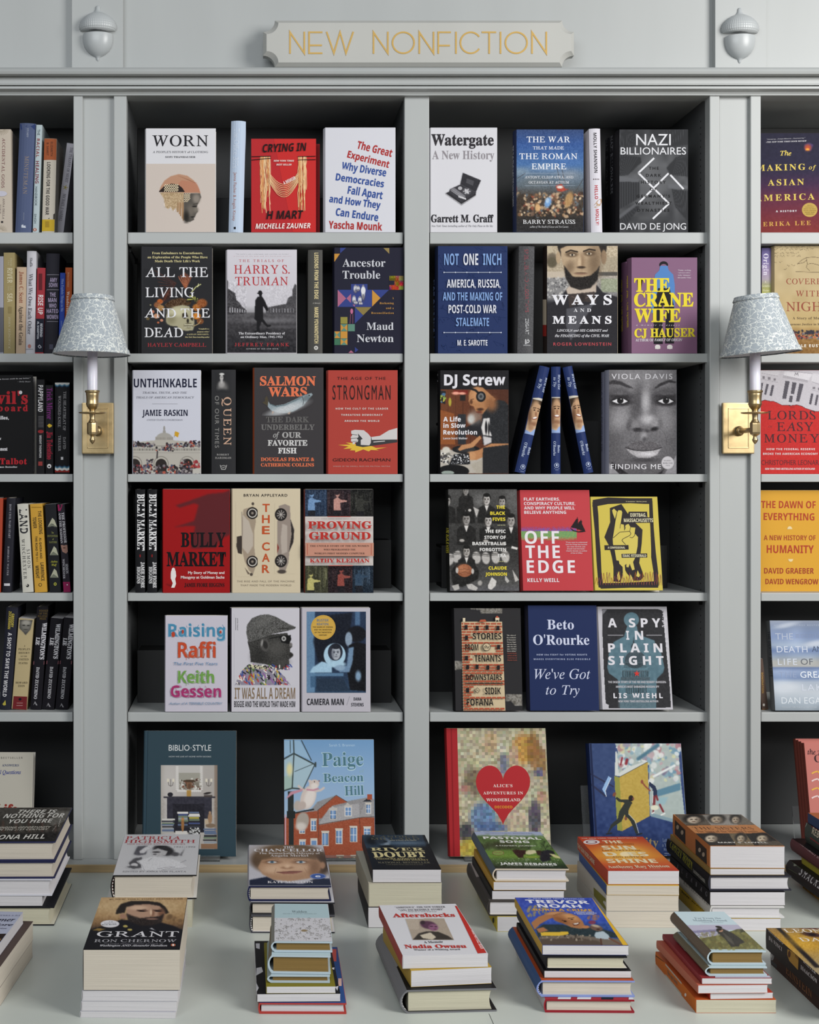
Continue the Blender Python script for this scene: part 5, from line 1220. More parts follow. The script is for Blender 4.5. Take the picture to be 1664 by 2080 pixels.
Z(1090, 480, 4.754)
b = stand('hardcover with a bearded bow-tied man over sepia banknotes and white capitals', 1, 84, 785, 92, 'h', '#2c2c31', '#2a211e', T=.036, group=G2, edge='#cbbba2')
c = b.full('#3a3635', .85); c.vg([(90, '#b3a48c'), (330, '#a89a84'), (420, '#9a9590'), (600, '#6d6c6e'), (640, '#2c2c31'), (1130, '#232327')])
c.noise(.08, 2, (c.y < 600).astype(float)); c.r('#b8ab9a', 80, 340, 290, 400, 1, 3); c.r('#7d7c7d', 80, 400, 300, 560, .8, 3); c.specks(['#4a494b', '#a5a3a2', '#6a696b', '#c0bdb8'], 110, 85, 400, 300, 610, 4, 12, 3, .3, .8)
c.e('#6a5f50', 150, 230, 55, 70, .3); c.e('#b5a890', 130, 130, 28, 34, .2); c.e('#58503f', 150, 250, 46, 50, .3); c.r('#8f9a78', 620, 410, 790, 540, .6, 4); c.noise(.06, 3, ((c.x > 600) & (c.y < 600)).astype(float)); c.r('#3a3836', 600, 345, 790, 380, .8, 2); c.r('#938975', 600, 200, 790, 330, .5, 4)
c.p('#232227', [(90, 660), (200, 620), (300, 500), (580, 470), (640, 540), (790, 590), (790, 1130), (80, 1130)], 2)
c.p('#b7a89a', [(285, 510), (320, 480), (560, 470), (580, 440), (575, 540), (440, 560), (300, 560)], 2); c.p('#4c4c52', [(290, 700), (500, 660), (560, 640), (400, 900), (330, 1010), (285, 860)], 3)
sk, dk = '#ab9478', '#5f4c3a'
c.p('#221e1c', [(200, 90), (680, 90), (665, 200), (630, 220), (600, 130), (280, 120), (245, 200), (225, 190)], 2)
c.p(sk, [(232, 120), (300, 90), (600, 90), (625, 160), (610, 290), (570, 380), (440, 410), (320, 390), (270, 320), (240, 220)], 2); c.e(sk, 210, 205, 22, 60, .2); c.e('#8b745c', 650, 200, 26, 70, .2)
c.e(dk, 560, 250, 60, 160, .9, 0, .7); c.e('#c4ad90', 400, 150, 120, 60, .9, 0, .6); c.e(dk, 340, 175, 58, 26, .5); c.e(dk, 510, 165, 54, 26, .5); c.l('#2a211b', 14, (285, 155), (330, 135), (395, 150)); c.l('#2a211b', 14, (455, 145), (510, 125), (565, 135))
for x, y in ((345, 180), (508, 168)): c.e('#c0b09a', x, y, 26, 10, .3); c.e('#1c1715', x, y, 10, 10, .2)
c.e('#8a7158', 430, 240, 34, 70, .8); c.e('#c2aa8c', 415, 250, 18, 60, .7); c.e('#3a2d24', 432, 300, 40, 12, .5); c.e(dk, 320, 300, 40, 60, .8, 20, .6)
c.p('#1f1b19', [(265, 280), (310, 340), (350, 390), (430, 395), (520, 380), (580, 330), (610, 280), (590, 420), (520, 500), (420, 520), (330, 490), (280, 400)], 3); c.noise(.08, 1.4, c.inside([(265, 280), (350, 390), (520, 380), (610, 280), (590, 420), (420, 520), (280, 400)]).astype(float))
c.e('#8d6f5a', 428, 362, 62, 12, .4); c.e('#4a3429', 428, 354, 62, 4, .4)
c.p('#3a3230', [(300, 560), (420, 550), (560, 535), (575, 640), (440, 630), (320, 690)], 2); c.l('#5a4c48', 8, (340, 580), (420, 620)); c.l('#5a4c48', 8, (470, 600), (550, 560)); c.e('#2a2423', 440, 590, 28, 40, .4); c.noise(.02, 1.5); b.cv(c)
b.t('WAYS', 148, 728, 565, 658, 'B', '#dcdbe0', wide=1.2).t('AND', 358, 527, 697, 730, 'b', '#d3d2d6', wide=1.2).t('MEANS', 155, 725, 770, 842, 'B', '#dcdbe0', wide=1.2)
b.t('LINCOLN and HIS CABINET and', 195, 688, 898, 920, 'T', '#cfced3').t('the FINANCING of the CIVIL WAR', 178, 700, 948, 972, 'T', '#cfced3').t('ROGER LOWENSTEIN', 162, 722, 1026, 1055, 'G', '#a8444a')
b.r('#b3a590', 52, 610, 82, 855, f='s').r('#8f2a24', 52, 856, 82, 965, f='s')

def mauve(label, xl, xr, yt, d, full):
    b = stand(label, 1, xl, xr, yt, 'h', '#7d5a75', '#6f4f68', T=.034, d=d, group=G2, edge='#8a6a82')
    b.tv('THE CRANE WIFE', xl - 52, xl - 18, yt + 195, yt + 690, 'B', '#c9b13a', 4, f='s')
    if not full: return
    K = '#151318'
    b.e(K, 1228, 275, 43, 34).e('#7d5a75', 1228, 292, 32, 24)
    b.p('#4f7cb5', [(1195, 285), (1265, 285), (1275, 325), (1320, 370), (1335, 470), (1335, 740), (1300, 740), (1290, 560), (1160, 560), (1150, 740), (1110, 740), (1100, 600), (1130, 480), (1145, 370), (1185, 330)])
    b.p(K, [(1175, 500), (1285, 500), (1330, 680), (1328, 1035), (1242, 1035), (1250, 720), (1218, 660), (1215, 720), (1220, 1040), (1132, 1040), (1130, 700)])
    for x in (1170, 1287): b.e('#d8d3d0', x, 1068, 27, 22).r('#d8d3d0', x - 25, 1070, x + 25, 1087)
    y_ = '#dcc934'
    b.t('THE', 942, 1288, 404, 534, 'B', y_, wide=1).t('CRANE', 940, 1516, 545, 676, 'B', y_, wide=1).t('WIFE', 945, 1392, 698, 826, 'B', y_, wide=1).t('CJ HAUSER', 945, 1534, 893, 975, 'B', y_, 968, wide=1)
    b.t('AUTHOR OF', 955, 1130, 990, 1015, 'b', '#dcd6dc').t('FAMILY OF ORIGIN', 1138, 1408, 988, 1012, 'T', '#dcd6dc').t('a memoir in essays', 962, 1380, 848, 866, 't', '#d3c8d2')
    for i, t_ in enumerate(('"Funny, exciting,', 'vulnerable-', 'truly visionary."', '-Alexander Chee')): b.t(t_, 1365 - 10 * (i > 2), 1492, 322 + i * 24, 334 + i * 24, 'b', '#cfc2ce')
mauve('mauve hardcover copy peeping out at the left behind its faced-out twin', 845, 1500, 245, .048, False)
mauve('mauve hardcover with a figure in blue and bold yellow title, front copy', 900, 1553, 205, .004, True)

# ---- third shelf
Z(860, 730, 4.622)
b = stand('hardcover with a man in headphones at turntables and white heavy title', 2, 146, 803, 103, 'h', '#1c1b1d', '#121113', T=.03, group=G2)
c = b.full('#5a3324', .85); c.vg([(146, '#6a3d26'), (420, '#5d3422'), (803, '#4a2a1e')], True); c.r('#1c1b1e', 140, 98, 806, 282)
for i in range(9): c.r('#3f2318', 160 + i * 70, 282, 166 + i * 70, 800, .6, 1)
c.r('#7a1f1c', 280, 290, 420, 330, .7, 3); c.e('#e5a08a', 305, 318, 34, 14, .5); c.e('#e5a08a', 365, 320, 32, 12, .5); c.p('#1f2226', [(150, 290), (210, 300), (205, 420), (150, 400)], 2); c.specks(['#8aa04a', '#c2b84a', '#4a6a8a'], 16, 152, 320, 205, 400, 5, 12, 4); c.e('#a89a3a', 250, 400, 14, 40, .3); c.r('#26211f', 345, 335, 395, 390, 1, 2)
c.p('#8a4f2a', [(150, 470), (290, 510), (300, 800), (150, 800)], 2); c.r('#2b2d31', 325, 515, 400, 800, 1, 2); c.p('#232326', [(400, 640), (540, 560), (560, 700), (520, 730), (400, 690)], 3); c.e('#c9d0cf', 450, 560, 34, 44, .6); c.e('#a59a90', 490, 540, 60, 60, .8, 0, .6)
c.p('#26272a', [(560, 480), (620, 430), (700, 380), (760, 390), (803, 430), (803, 800), (700, 790), (560, 800), (540, 640)], 2); c.noise(.04, 2, ((c.y > 400) & (c.x > 540)).astype(float))
c.p('#a8764f', [(430, 320), (450, 280), (500, 258), (560, 265), (610, 310), (680, 375), (600, 460), (560, 510), (520, 500), (490, 480), (470, 440), (440, 430), (425, 390)], 2); c.e('#8a5c3c', 640, 420, 50, 60, .8); c.e('#c08c62', 500, 330, 50, 60, .8); c.e('#5d3a26', 450, 400, 14, 20, .5); c.l('#3a241a', 5, (445, 378), (472, 372)); c.e('#6a3a2c', 525, 495, 30, 10, .5); c.e('#43291d', 535, 470, 30, 14, .6)
c.e('#1b1b1d', 541, 350, 46, 50, .08); c.e('#6d6e70', 541, 348, 28, 32, .2); c.e('#38393b', 541, 348, 14, 16, .4); c.l('#1b1b1d', 20, (445, 275), (490, 290), (520, 318))
c.p('#cfccca', [(565, 555), (625, 550), (620, 660), (645, 720), (560, 710), (545, 640)], 2); c.e('#1d1d20', 590, 640, 12, 60, .4); c.e('#1d1d20', 615, 650, 8, 60, .4); c.p('#c2bfc0', [(560, 720), (640, 735), (640, 780), (570, 810)], 3)
c.r('#b0a99f', 150, 850, 560, 1070, 1, 2); c.e('#1b1b1d', 400, 845, 130, 40, .08); c.e('#2f2f31', 400, 845, 90, 26, .1); c.p('#b5825a', [(325, 845), (360, 805), (440, 790), (530, 715), (545, 740), (470, 825), (400, 840), (340, 860)], 1); c.p('#b07c54', [(410, 900), (440, 870), (520, 850), (640, 790), (800, 790), (800, 830), (620, 890), (500, 945), (430, 940)], 1); c.e('#c08e64', 450, 905, 44, 40, .4)
c.p('#1e1f22', [(290, 890), (430, 880), (440, 985), (240, 990)], 1); c.specks(['#8a8a8c', '#d0d0d2', '#55565a'], 60, 260, 895, 430, 980, 3, 7, 5); c.specks(['#2a2a2c', '#dad6cf', '#7a776f', '#4a484a'], 50, 150, 880, 250, 980, 5, 13, 6); c.e('#131315', 280, 1050, 150, 62, .05); c.e('#8f9a93', 230, 1065, 60, 20, .1); c.p('#232427', [(560, 830), (803, 800), (803, 1072), (555, 1072)], 2); c.p('#a8a093', [(440, 990), (555, 940), (555, 1072), (500, 1072)], 2); c.e('#c9c4ba', 215, 850, 38, 30, .3); c.noise(.025, 1.4); b.cv(c)
b.t('DJ Screw', 195, 770, 142, 243, 'k', '#d6d4da', wide=1).t('A Life', 188, 352, 540, 583, 'k', '#dad8dc', wide=1).t('in Slow', 188, 396, 600, 642, 'k', '#dad8dc', wide=1).t('Revolution', 188, 505, 664, 705, 'k', '#dad8dc', wide=1).t('Lance Scott Walker', 187, 415, 732, 750, 'S', '#d3d1d5')
b.tv('DJ Screw', 122, 137, 140, 330, 'k', '#c9c7cc', f='s')

# three navy memoir copies, spines out and leaning on one another
for nm, bl, br, yt, tl, ln in (('leaning right, first of three', 862, 962, 78, 1096, 1), ('standing straight between its two twins', 1205, 1292, 68, 1205, 0), ('leaning left, third of three', 1512, 1604, 76, 1312, -1)):
    b = spine('navy memoir spine with a smiling face, ' + nm, 2, bl, br, yt, tl, 'h', '#1f2f5e', group='navy memoir copies on the third shelf', bulge=.004, edge='#26386a')
    hh = 1070 - yt
    X0 = lambda y: bl + (tl - bl) * (1070 - y) / hh
    wd = (br - bl) + (6 if ln else 0)
    def q(fx, y): return (X0(y) + fx * wd, y + (fx * wd * (X0(0) - X0(1)) * -1 if 0 else 0))
    sl = (tl - bl) / hh * -1
    def Q(fx, t): # t along the spine 0 top..1 bottom
        ux, uy = (bl - tl), hh; L = math.hypot(ux, uy); ux, uy = ux / L, uy / L
        return (tl + ux * L * t + uy * fx * wd, yt + uy * L * t - ux * fx * wd)
    for t_, f0, a0, a1, st in (("We've Got", .70, .075, .215, 'T'), ('to Try', .22, .10, .19, 'T'), ('Beto', .66, .735, .805, 'b'), ("O'Rourke", .20, .70, .835, 'b')):
        b.tt(t_, Q(f0, a0), Q(f0, a1), Q(f0 + .26, a0), st, '#b5c0d6')
    xs, ys = zip(Q(0, .285), Q(1, .285), Q(0, .63), Q(1, .63))
    c = Canvas(min(xs), min(ys), max(xs), max(ys), '#1f2f5e', .55)
    c.p('#c3a88c', [Q(.03, .285), Q(.97, .285), Q(.97, .62), Q(.03, .62)], 0); fx = Q(.56, .41)
    c.p('#3a2d22', [Q(.03, .29), Q(.97, .29), Q(.97, .345), Q(.7, .33), Q(.3, .34), Q(.03, .38)], 2); c.e('#b5906f', *fx, 46, 110, .3); c.e('#7d5a42', *Q(.12, .46), 18, 90, .8); c.p('#c9c2b5', [Q(.03, .272), Q(.97, .272), Q(.97, .295), Q(.03, .295)], 1)
    c.l('#38261b', 7, Q(.25, .375), Q(.48, .37)); c.l('#38261b', 7, Q(.62, .37), Q(.88, .375)); c.e('#2a1c16', *Q(.38, .392), 9, 6, .3); c.e('#2a1c16', *Q(.74, .392), 9, 6, .3); c.e('#8d6349', *Q(.6, .425), 10, 22, .6)
    c.e('#7a3f33', *Q(.58, .463), 27, 13, .3, ln * -12); c.e('#e5e0da', *Q(.58, .460), 22, 8, .2, ln * -12); c.e('#8a6248', *Q(.55, .52), 34, 20, .7); c.p('#8fa5d0', [Q(.03, .62), Q(.03, .585), Q(.5, .60), Q(.75, .565), Q(.97, .56), Q(.97, .62)], 1); c.e('#a17c5e', *Q(.45, .555), 24, 26, .6); b.cv(c, key=True)
    cx, cy = Q(.55, .925)
    b.e('#b5c0d6', cx, cy, 23, 23).e('#1f2f5e', cx, cy, 18, 19).e('#b5c0d6', cx, cy - 3, 8, 11)
    p0, p1 = Q(.3, .955), Q(.85, .955); b.l('#8a98b8', 5, p0, p1).l('#8a98b8', 4, Q(.4, .968), Q(.75, .968))
    b.back = '#10141f'

Z(1200, 730, 6.4)
for nm, xl, dd, yt in (('rear', 172, .035, 158),):
    b = stand('close-up portrait hardcover copy hidden behind its faced-out twin', 2, xl, xl + 880, yt, 'h', '#6d6a6e', '#8d8d9c', T=.034, d=dd, group=G2)
    b.tv('VIOLA DAVIS FINDING ME', 138, 152, 240, 1200, 's', '#4a4b5a', f='s')
b = stand('hardcover filled by a black and white close-up of a face', 2, 216, 1118, 136, 'h', '#6f6c70', '#9a9aa8', T=.034, group=G2, edge='#b0b0b8')
b.tv('VIOLA DAVIS', 158, 178, 228, 690, 's', '#4a4b58', f='s').tv('FINDING ME', 158, 178, 770, 1210, 's', '#4a4b58', f='s')
c = b.full('#6c6a6d', .8); c.vg([(130, '#6a686b'), (400, '#646265'), (800, '#6d6b6e'), (1200, '#605e61'), (1490, '#545255')])
c.e('#8d8b8e', 700, 330, 330, 220, .9, 0, .7); c.e('#4a484b', 240, 900, 120, 600, .9, 0, .7); c.e('#4f4d50', 1110, 900, 110, 400, .9, 0, .6); c.e('#9a989b', 370, 760, 110, 150, .9, 20, .7); c.e('#8f8d90', 980, 760, 100, 170, .9, -10, .6)
c.e('#454346', 600, 560, 70, 220, .9, 8, .8); c.e('#4a484b', 830, 480, 50, 150, .9, 0, .6); c.e('#adabae', 715, 560, 50, 130, .8, 0, .9); c.e('#b5b3b6', 740, 780, 90, 60, .8, 0, .9); c.e('#7a787b', 580, 850, 80, 60, .6); c.e('#8a888b', 850, 830, 50, 60, .6); c.e('#2a282b', 610, 915, 60, 26, .6); c.e('#222023', 830, 905, 50, 26, .6, -15); c.e('#3f3d40', 700, 930, 60, 22, .7); c.e('#4a484b', 500, 850, 30, 70, .8, 10, .7); c.e('#5b595c', 905, 830, 26, 60, .8, 0, .7)
c.p('#333134', [(230, 290), (300, 268), (400, 290), (520, 350), (560, 380), (480, 370), (380, 330), (280, 320), (228, 330)], 3); c.p('#333134', [(830, 370), (900, 310), (1020, 265), (1118, 290), (1118, 310), (1020, 300), (920, 345), (850, 380)], 3)
for cx, s_ in ((385, 1), (980, -1)):
    c.e('#2b292c', cx, 490, 150, 70, .6); c.e('#4a484b', cx, 400, 130, 40, .7, 0, .6); c.e('#575558', cx, 440, 120, 26, .6); c.e('#1d1b1e', cx, 560, 140, 46, .5, 0, .9)
    c.p('#d3d1d4', [(cx - 112, 542), (cx - 40, 512), (cx + 40, 510), (cx + 100, 545), (cx + 40, 572), (cx - 40, 572)], 1); c.e('#131214', cx, 535, 42, 40, .12); c.e('#e8e6e9', cx + 10, 512, 9, 8, .3); c.l('#131214', 11, (cx - 118, 540), (cx - 40, 508), (cx + 40, 505), (cx + 112, 545)); c.l('#2a282b', 6, (cx - 90, 566), (cx, 584), (cx + 90, 560))
c.e('#8f8d90', 690, 1000, 40, 60, .7); c.e('#4a484b', 700, 1040, 30, 30, .8)
c.p('#5a575a', [(450, 1140), (560, 1080), (640, 1060), (700, 1085), (760, 1060), (840, 1085), (930, 1140), (800, 1180), (690, 1190), (560, 1180)], 2); c.p('#a09da0', [(465, 1165), (560, 1185), (690, 1195), (820, 1185), (915, 1160), (860, 1240), (740, 1290), (620, 1280), (530, 1230)], 2); c.noise(.1, 1.2, ((c.y > 1060) & (c.y < 1290) & (c.x > 470) & (c.x < 910)).astype(float)); c.e('#cfccd0', 740, 1230, 110, 26, .8, 0, .8); c.l('#232124', 9, (455, 1145), (560, 1178), (690, 1190), (820, 1178), (925, 1145)); c.e('#3a383b', 700, 1310, 180, 26, .8, 0, .8)
c.l('#3f3d40', 5, (900, 890), (970, 980), (990, 1080), (960, 1180), a=.5); c.p('#88868a', [(225, 1340), (310, 1420), (390, 1490), (216, 1490)], 3); c.p('#232124', [(270, 1330), (360, 1400), (490, 1490), (370, 1490), (280, 1400)], 2); c.p('#88868a', [(1118, 1240), (1060, 1330), (960, 1490), (1118, 1490)], 3); c.p('#232124', [(960, 1420), (920, 1490), (870, 1490)], 2)
c.noise(.045, 1.1); c.noise(.03, 3); b.cv(c)
b.t('VIOLA DAVIS', 272, 1062, 188, 256, 'g', '#c9c7cc').t('FINDING ME', 262, 915, 1362, 1426, 'g', '#d8d6da').e('#b9b6ba', 1001, 1344, 82, 84, n=36).e('#a8a5a9', 1001, 1344, 76, 78, n=36).e('#bfbcc0', 1001, 1344, 73, 75, n=36)
b.t("READER'S", 950, 1045, 1308, 1324, 'b', '#6d6a6e').t('BOOK CLUB', 940, 1062, 1340, 1358, 'b', '#5a575b').t('PICK', 975, 1030, 1372, 1386, 'b', '#77747a')

# ---- fourth shelf
Z(880, 970, 5.042)
b = stand('black and white team photograph hardcover with a brown basketball', 3, 155, 884, 120, 'h', '#3a3a3a', '#1d1d1c', T=.034, lean=7, group=G2)
c = b.full('#3b3a39', .8); c.vg([(120, '#4a4948'), (400, '#3a3938'), (800, '#2f2e2d'), (1080, '#4a4948'), (1170, '#57565a')]); c.e('#7a7978', 480, 240, 60, 60, .9, 0, .6); c.e('#6d6c6b', 820, 240, 70, 160, .9, 0, .5)
def man(x, y, s_, shirt=True, arms=0, tone='#8d8986'):
    c.p('#1d1c1b', [(x - 95 * s_, y + 250 * s_), (x - 90 * s_, y + 90 * s_), (x - 40 * s_, y + 58 * s_), (x + 40 * s_, y + 58 * s_), (x + 90 * s_, y + 90 * s_), (x + 100 * s_, y + 250 * s_)], 2)
    if shirt: c.p('#cfcbc7', [(x - 22 * s_, y + 58 * s_), (x + 22 * s_, y + 58 * s_), (x, y + 125 * s_)], 1)
    c.r('#6d6966', x - 18 * s_, y + 35 * s_, x + 18 * s_, y + 62 * s_, 1, 1); c.face(x, y, 74 * s_, 104 * s_, tone, '#47433f', '#141312', '#5b5450')
man(330, 220, 1.0); man(548, 230, .95, tone='#b3aeaa'); man(706, 250, .9, False, tone='#9a9591'); man(145, 240, .9, False); man(335, 135, .8, False)
man(340, 430, 1.05); man(565, 445, 1.0, tone='#b3aeaa'); man(798, 445, 1.05, tone='#9d9894')
for x, y in ((295, 645), (540, 650), (720, 680)): c.e('#a8a39e', x, y, 26, 15, .4)
c.p('#b5b1ad', [(410, 300), (470, 330), (445, 410)], 2); c.e('#c9c5c0', 375, 335, 16, 14, .3); c.p('#cfcbc7', [(805, 700), (870, 720), (860, 740), (800, 725)], 1)
for x0, y0 in ((245, 800), (445, 810), (540, 815), (640, 810), (740, 800), (170, 830)):
    c.e('#b0aca8', x0, y0 + 10, 42, 62, .2, 12 if x0 < 300 else -8); c.l('#4a4846', 9, (x0 - 40, y0 - 30), (x0 + 40, y0 - 25)); c.l('#5a5856', 6, (x0 - 42, y0 - 14), (x0 + 42, y0 - 10))
c.p('#1b1a19', [(180, 960), (240, 880), (420, 870), (470, 960), (460, 1040), (300, 1120), (200, 1100)], 3); man(342, 760, .95, True, tone='#a5a09b')
c.e('#8d553a', 322, 953, 78, 66, .05); c.e('#a86c4c', 305, 935, 50, 40, .8); c.l('#5a3322', 4, (250, 945), (320, 935), (395, 950)); c.l('#5a3322', 4, (262, 985), (325, 965), (385, 985)); c.e('#b5b0ab', 245, 950, 14, 30, .3); c.e('#b5b0ab', 405, 960, 14, 28, .3)
c.p('#c4c0bc', [(560, 1110), (600, 1020), (650, 1060), (640, 1110), (600, 1150), (565, 1140)], 1); c.p('#b5b1ad', [(340, 1095), (400, 1090), (460, 1130), (440, 1160), (360, 1140)], 1); c.p('#a8a4a0', [(190, 1110), (260, 1090), (270, 1140), (220, 1160)], 1); c.p('#b0aca8', [(740, 1000), (780, 1060), (760, 1080), (735, 1050)], 1); c.p('#b0aca8', [(810, 940), (880, 1050), (840, 1070)], 1); c.e('#9d9995', 480, 1080, 24, 26, .3)
c.noise(.05, 1.3); c.noise(.03, 4); b.cv(c)
yl, wb = '#dcc93a', '#d8d6d3'
for t_, x0, x1, yb, k_ in (('THE', 648, 736, 320, yl), ('BLACK', 585, 738, 382, yl), ('FIVES', 610, 740, 443, yl), ('THE EPIC', 532, 743, 567, wb), ('STORY OF', 525, 745, 629, wb), ("BASKETBALL'S", 402, 747, 692, wb), ('FORGOTTEN', 478, 747, 754, wb), ('ERA', 663, 748, 815, wb), ('CLAUDE', 568, 754, 943, yl), ('JOHNSON', 535, 756, 1005, yl)): b.t(t_, x0, x1, yb - 33, yb, 'k', k_)
for y, x in ((488, 665), (860, 675)):
    for i in range(5): b.e('#dcd9a0', x + i * 17, y, 4)
b.tv('THE BLACK FIVES', 136, 150, 510, 770, 'k', '#b5a93a', f='s')

b = stand('coral red hardcover with a black ship sailing off a pixel sea', 3, 905, 1642, 128, 'h', '#b53a40', '#9d3032', T=.03, lean=9, group=G2, edge='#c4585c')
c = Canvas(885, 500, 1470, 650, '#b53a40', .7); rg = np.random.default_rng(4)
h_ = 500 + 60 * vnoise(c.ny, c.nx, 3, rg); den = rg.random(c.x.shape)
t_ = np.clip((c.y - 510) / 130, 0, 1); on = den < np.where(c.y < 555, (c.y - 500) / 60, np.where(c.y < 605, 1.0, 1 - (c.y - 605) / 45))
top = c.y < 550; c.c[on & top] = srgb('#4f5aa5'); c.c[on & top & (rg.random(c.x.shape) < .3)] = srgb('#7a4a9a'); c.c[on & ~top] = srgb('#7f9a5a'); c.c[on & ~top & (rg.random(c.x.shape) < .35)] = srgb('#4f8a5f'); b.cv(c, key=True)
wt = '#ddd6da'
for i, (t_, x1) in enumerate((('FLAT EARTHERS,', 1298), ('CONSPIRACY CULTURE,', 1456), ('AND WHY PEOPLE WILL', 1450), ('BELIEVE ANYTHING', 1362))): b.t(t_, 929 + i * 1.5, x1, 206 + i * 45, 237 + i * 45, 'S', wt)
b.t('OFF', 940, 1292, 548, 678, 'S', wt, wide=1).t('THE', 948, 1300, 696, 826, 'S', wt, wide=1).t('EDGE', 960, 1455, 848, 978, 'S', wt, wide=1).t('KELLY WEILL', 966, 1292, 1032, 1070, 'S', wt)
for i, t_ in enumerate(('"If you want to understand', 'how the fringe has become', 'our new normal, you', 'should read this book."', '-Charlie Warzel, co-author', 'of Out of Office')): b.t(t_, 1358 + (12 if i in (2, 3) else 50 if i == 5 else 0), 1578 - (20 if i in (2, 3) else 50 if i == 5 else 0), 658 + i * 22, 670 + i * 22, 'S', '#d3bcc0')
K = '#1f1719'
b.p(K, [(1400, 512), (1440, 540), (1490, 552), (1540, 540), (1565, 553), (1530, 560), (1490, 562), (1430, 548)]).p(K, [(1470, 420), (1485, 425), (1480, 525), (1410, 510), (1450, 450)]).p(K, [(1510, 440), (1525, 445), (1520, 540), (1470, 525), (1490, 460)]).p(K, [(1522, 470), (1558, 545), (1520, 540)]).l(K, 4, (1478, 405), (1482, 540)).l(K, 4, (1515, 430), (1512, 545))

Z(1180, 970, 5.943)
b = stand('yellow hardcover with a black woodcut hand making crossed fingers', 3, 155, 992, 232, 'h', '#c2b04a', T=.028, lean=11, group=G2, edge='#ccbd64')
K = '#2a2526'
def W_(pts, col=K): b.p(col, pts)
W_([(145, 270), (330, 240), (600, 250), (862, 250), (866, 320), (760, 318), (600, 310), (330, 320), (200, 345), (140, 350)]); W_([(140, 300), (200, 335), (212, 450), (222, 700), (240, 900), (250, 1150), (262, 1270), (260, 1335), (215, 1325), (190, 1000), (170, 650), (150, 450)])
W_([(825, 280), (865, 280), (880, 600), (905, 900), (935, 1150), (940, 1310), (885, 1320), (880, 1150), (850, 960), (850, 860), (840, 600), (830, 480)]); W_([(240, 1275), (500, 1270), (700, 1262), (935, 1250), (935, 1330), (600, 1330), (240, 1342)])
W_([(352, 368), (490, 320), (570, 440), (580, 412), (800, 412), (805, 480), (870, 485), (872, 545), (660, 548), (745, 630), (735, 800), (710, 1000), (705, 1030), (765, 1195), (720, 1240), (640, 1245), (560, 1160), (520, 1090), (480, 1260), (395, 1255), (395, 1080), (375, 960), (340, 820), (285, 720), (355, 540)])
yw = '#c6b558'
W_([(400, 376), (436, 410), (412, 500), (385, 430), (378, 395)], yw); W_([(455, 395), (490, 398), (500, 420), (480, 560), (520, 570), (525, 640), (540, 575), (575, 560), (600, 600), (660, 605), (655, 680), (690, 720), (685, 830), (660, 960), (630, 1020), (650, 1110), (620, 1120), (590, 1040), (575, 1085), (550, 1080), (550, 1040), (530, 1060), (540, 1180), (510, 1200), (505, 1080), (465, 1040), (460, 1005), (430, 1000), (410, 880), (388, 800), (385, 740), (400, 650), (420, 520), (440, 420)], yw)
for w_, *pp in ((6, (472, 615), (480, 560), (520, 560)), (7, (390, 730), (470, 660), (590, 650), (606, 680), (590, 700), (510, 740)), (6, (525, 640), (540, 600)), (6, (600, 600), (590, 650)), (6, (660, 610), (650, 700), (620, 730), (590, 720)), (7, (510, 740), (495, 760), (540, 810))): b.l(K, w_, *pp)
W_([(455, 1130), (480, 1215), (460, 1250), (430, 1215)], yw); W_([(600, 1170), (635, 1240), (605, 1268), (580, 1235)], yw); W_([(685, 1120), (715, 1180), (700, 1205), (668, 1190)], yw)
W_([(285, 818), (575, 815), (578, 870), (290, 876)]); W_([(490, 922), (800, 916), (802, 965), (495, 970)])
b.t('DIRTBAG,', 598, 790, 432, 474, 'S', '#d6cfae', wide=1).t('MASSACHUSETTS', 520, 872, 495, 538, 'S', '#d6cfae', wide=1).t('A CONFESSIONAL', 325, 535, 834, 858, 'S', '#d6cfae').t('ISAAC FITZGERALD', 505, 790, 928, 960, 'S', '#d6cfae', wide=1).t('"A revelation."-Marlon James', 540, 795, 284, 297, 'I', '#b5ab8a')
rg = random.Random(5)
for i in range(26):
    x = 170 + i * 31; b.l('#8a4a52' if i % 3 else '#a8642f', 3.5, (x, 1290), (x + rg.uniform(5, 20), 1230 + rg.uniform(-20, 20)), (x + rg.uniform(10, 25), 1180 + rg.uniform(-50, 30)), (x + 30, 1250), (x + rg.uniform(28, 40), 1300))

# ---- fifth shelf
Z(890, 1210, 5.042)
b = stand('black hardcover with a patterned brick tower carrying stacked title words', 4, 163, 868, 128, 'h', '#29282a', '#1b1a1c', T=.03, lean=6, group=G2)
for pts in ([(320, 125), (660, 122), (660, 185), (440, 180), (430, 145), (340, 140)], [(150, 670), (248, 665), (250, 750), (155, 765)], [(688, 1010), (865, 1005), (865, 1125), (790, 1130), (750, 1080), (690, 1080)]):
    c = Canvas(min(p_[0] for p_ in pts), min(p_[1] for p_ in pts), max(p_[0] for p_ in pts), max(p_[1] for p_ in pts), '#29282a', 1); c.p('#8a857c', pts, 2, .8); c.noise(.12, 2.5, (c.c.mean(-1) > .2).astype(float)); b.cv(c, key=True)
cr_, bk = '#c7b493', '#a8553c'
b.p(cr_, [(238, 266), (655, 266), (690, 1190), (258, 1190)])
rg = random.Random(8); gaps = [(372, 452, 0), (490, 565, 0), (605, 680, 0), (795, 865, 0), (930, 1010, 470), (1045, 1125, 0)]
for i in range(33):
    y = 278 + i * 28; k_ = (y - 266) / 924; xa, xb = 238 + 20 * k_, 655 + 35 * k_
    x = xa + (3 if i % 2 else -24)
    while x < xb - 8:
        w_ = rg.uniform(40, 58); l_, r_ = max(x, xa + 2), min(x + w_, xb - 2)
        if r_ - l_ > 10 and not any(a - 10 < y < z_ - 2 and l_ > xa + 75 - (40 if a > 1000 else 0) and r_ < xb + (0 if a != 490 else -75) for a, z_, q_ in gaps): b.r(bk, l_, y, r_, y + 19)
        x += w_ + 7
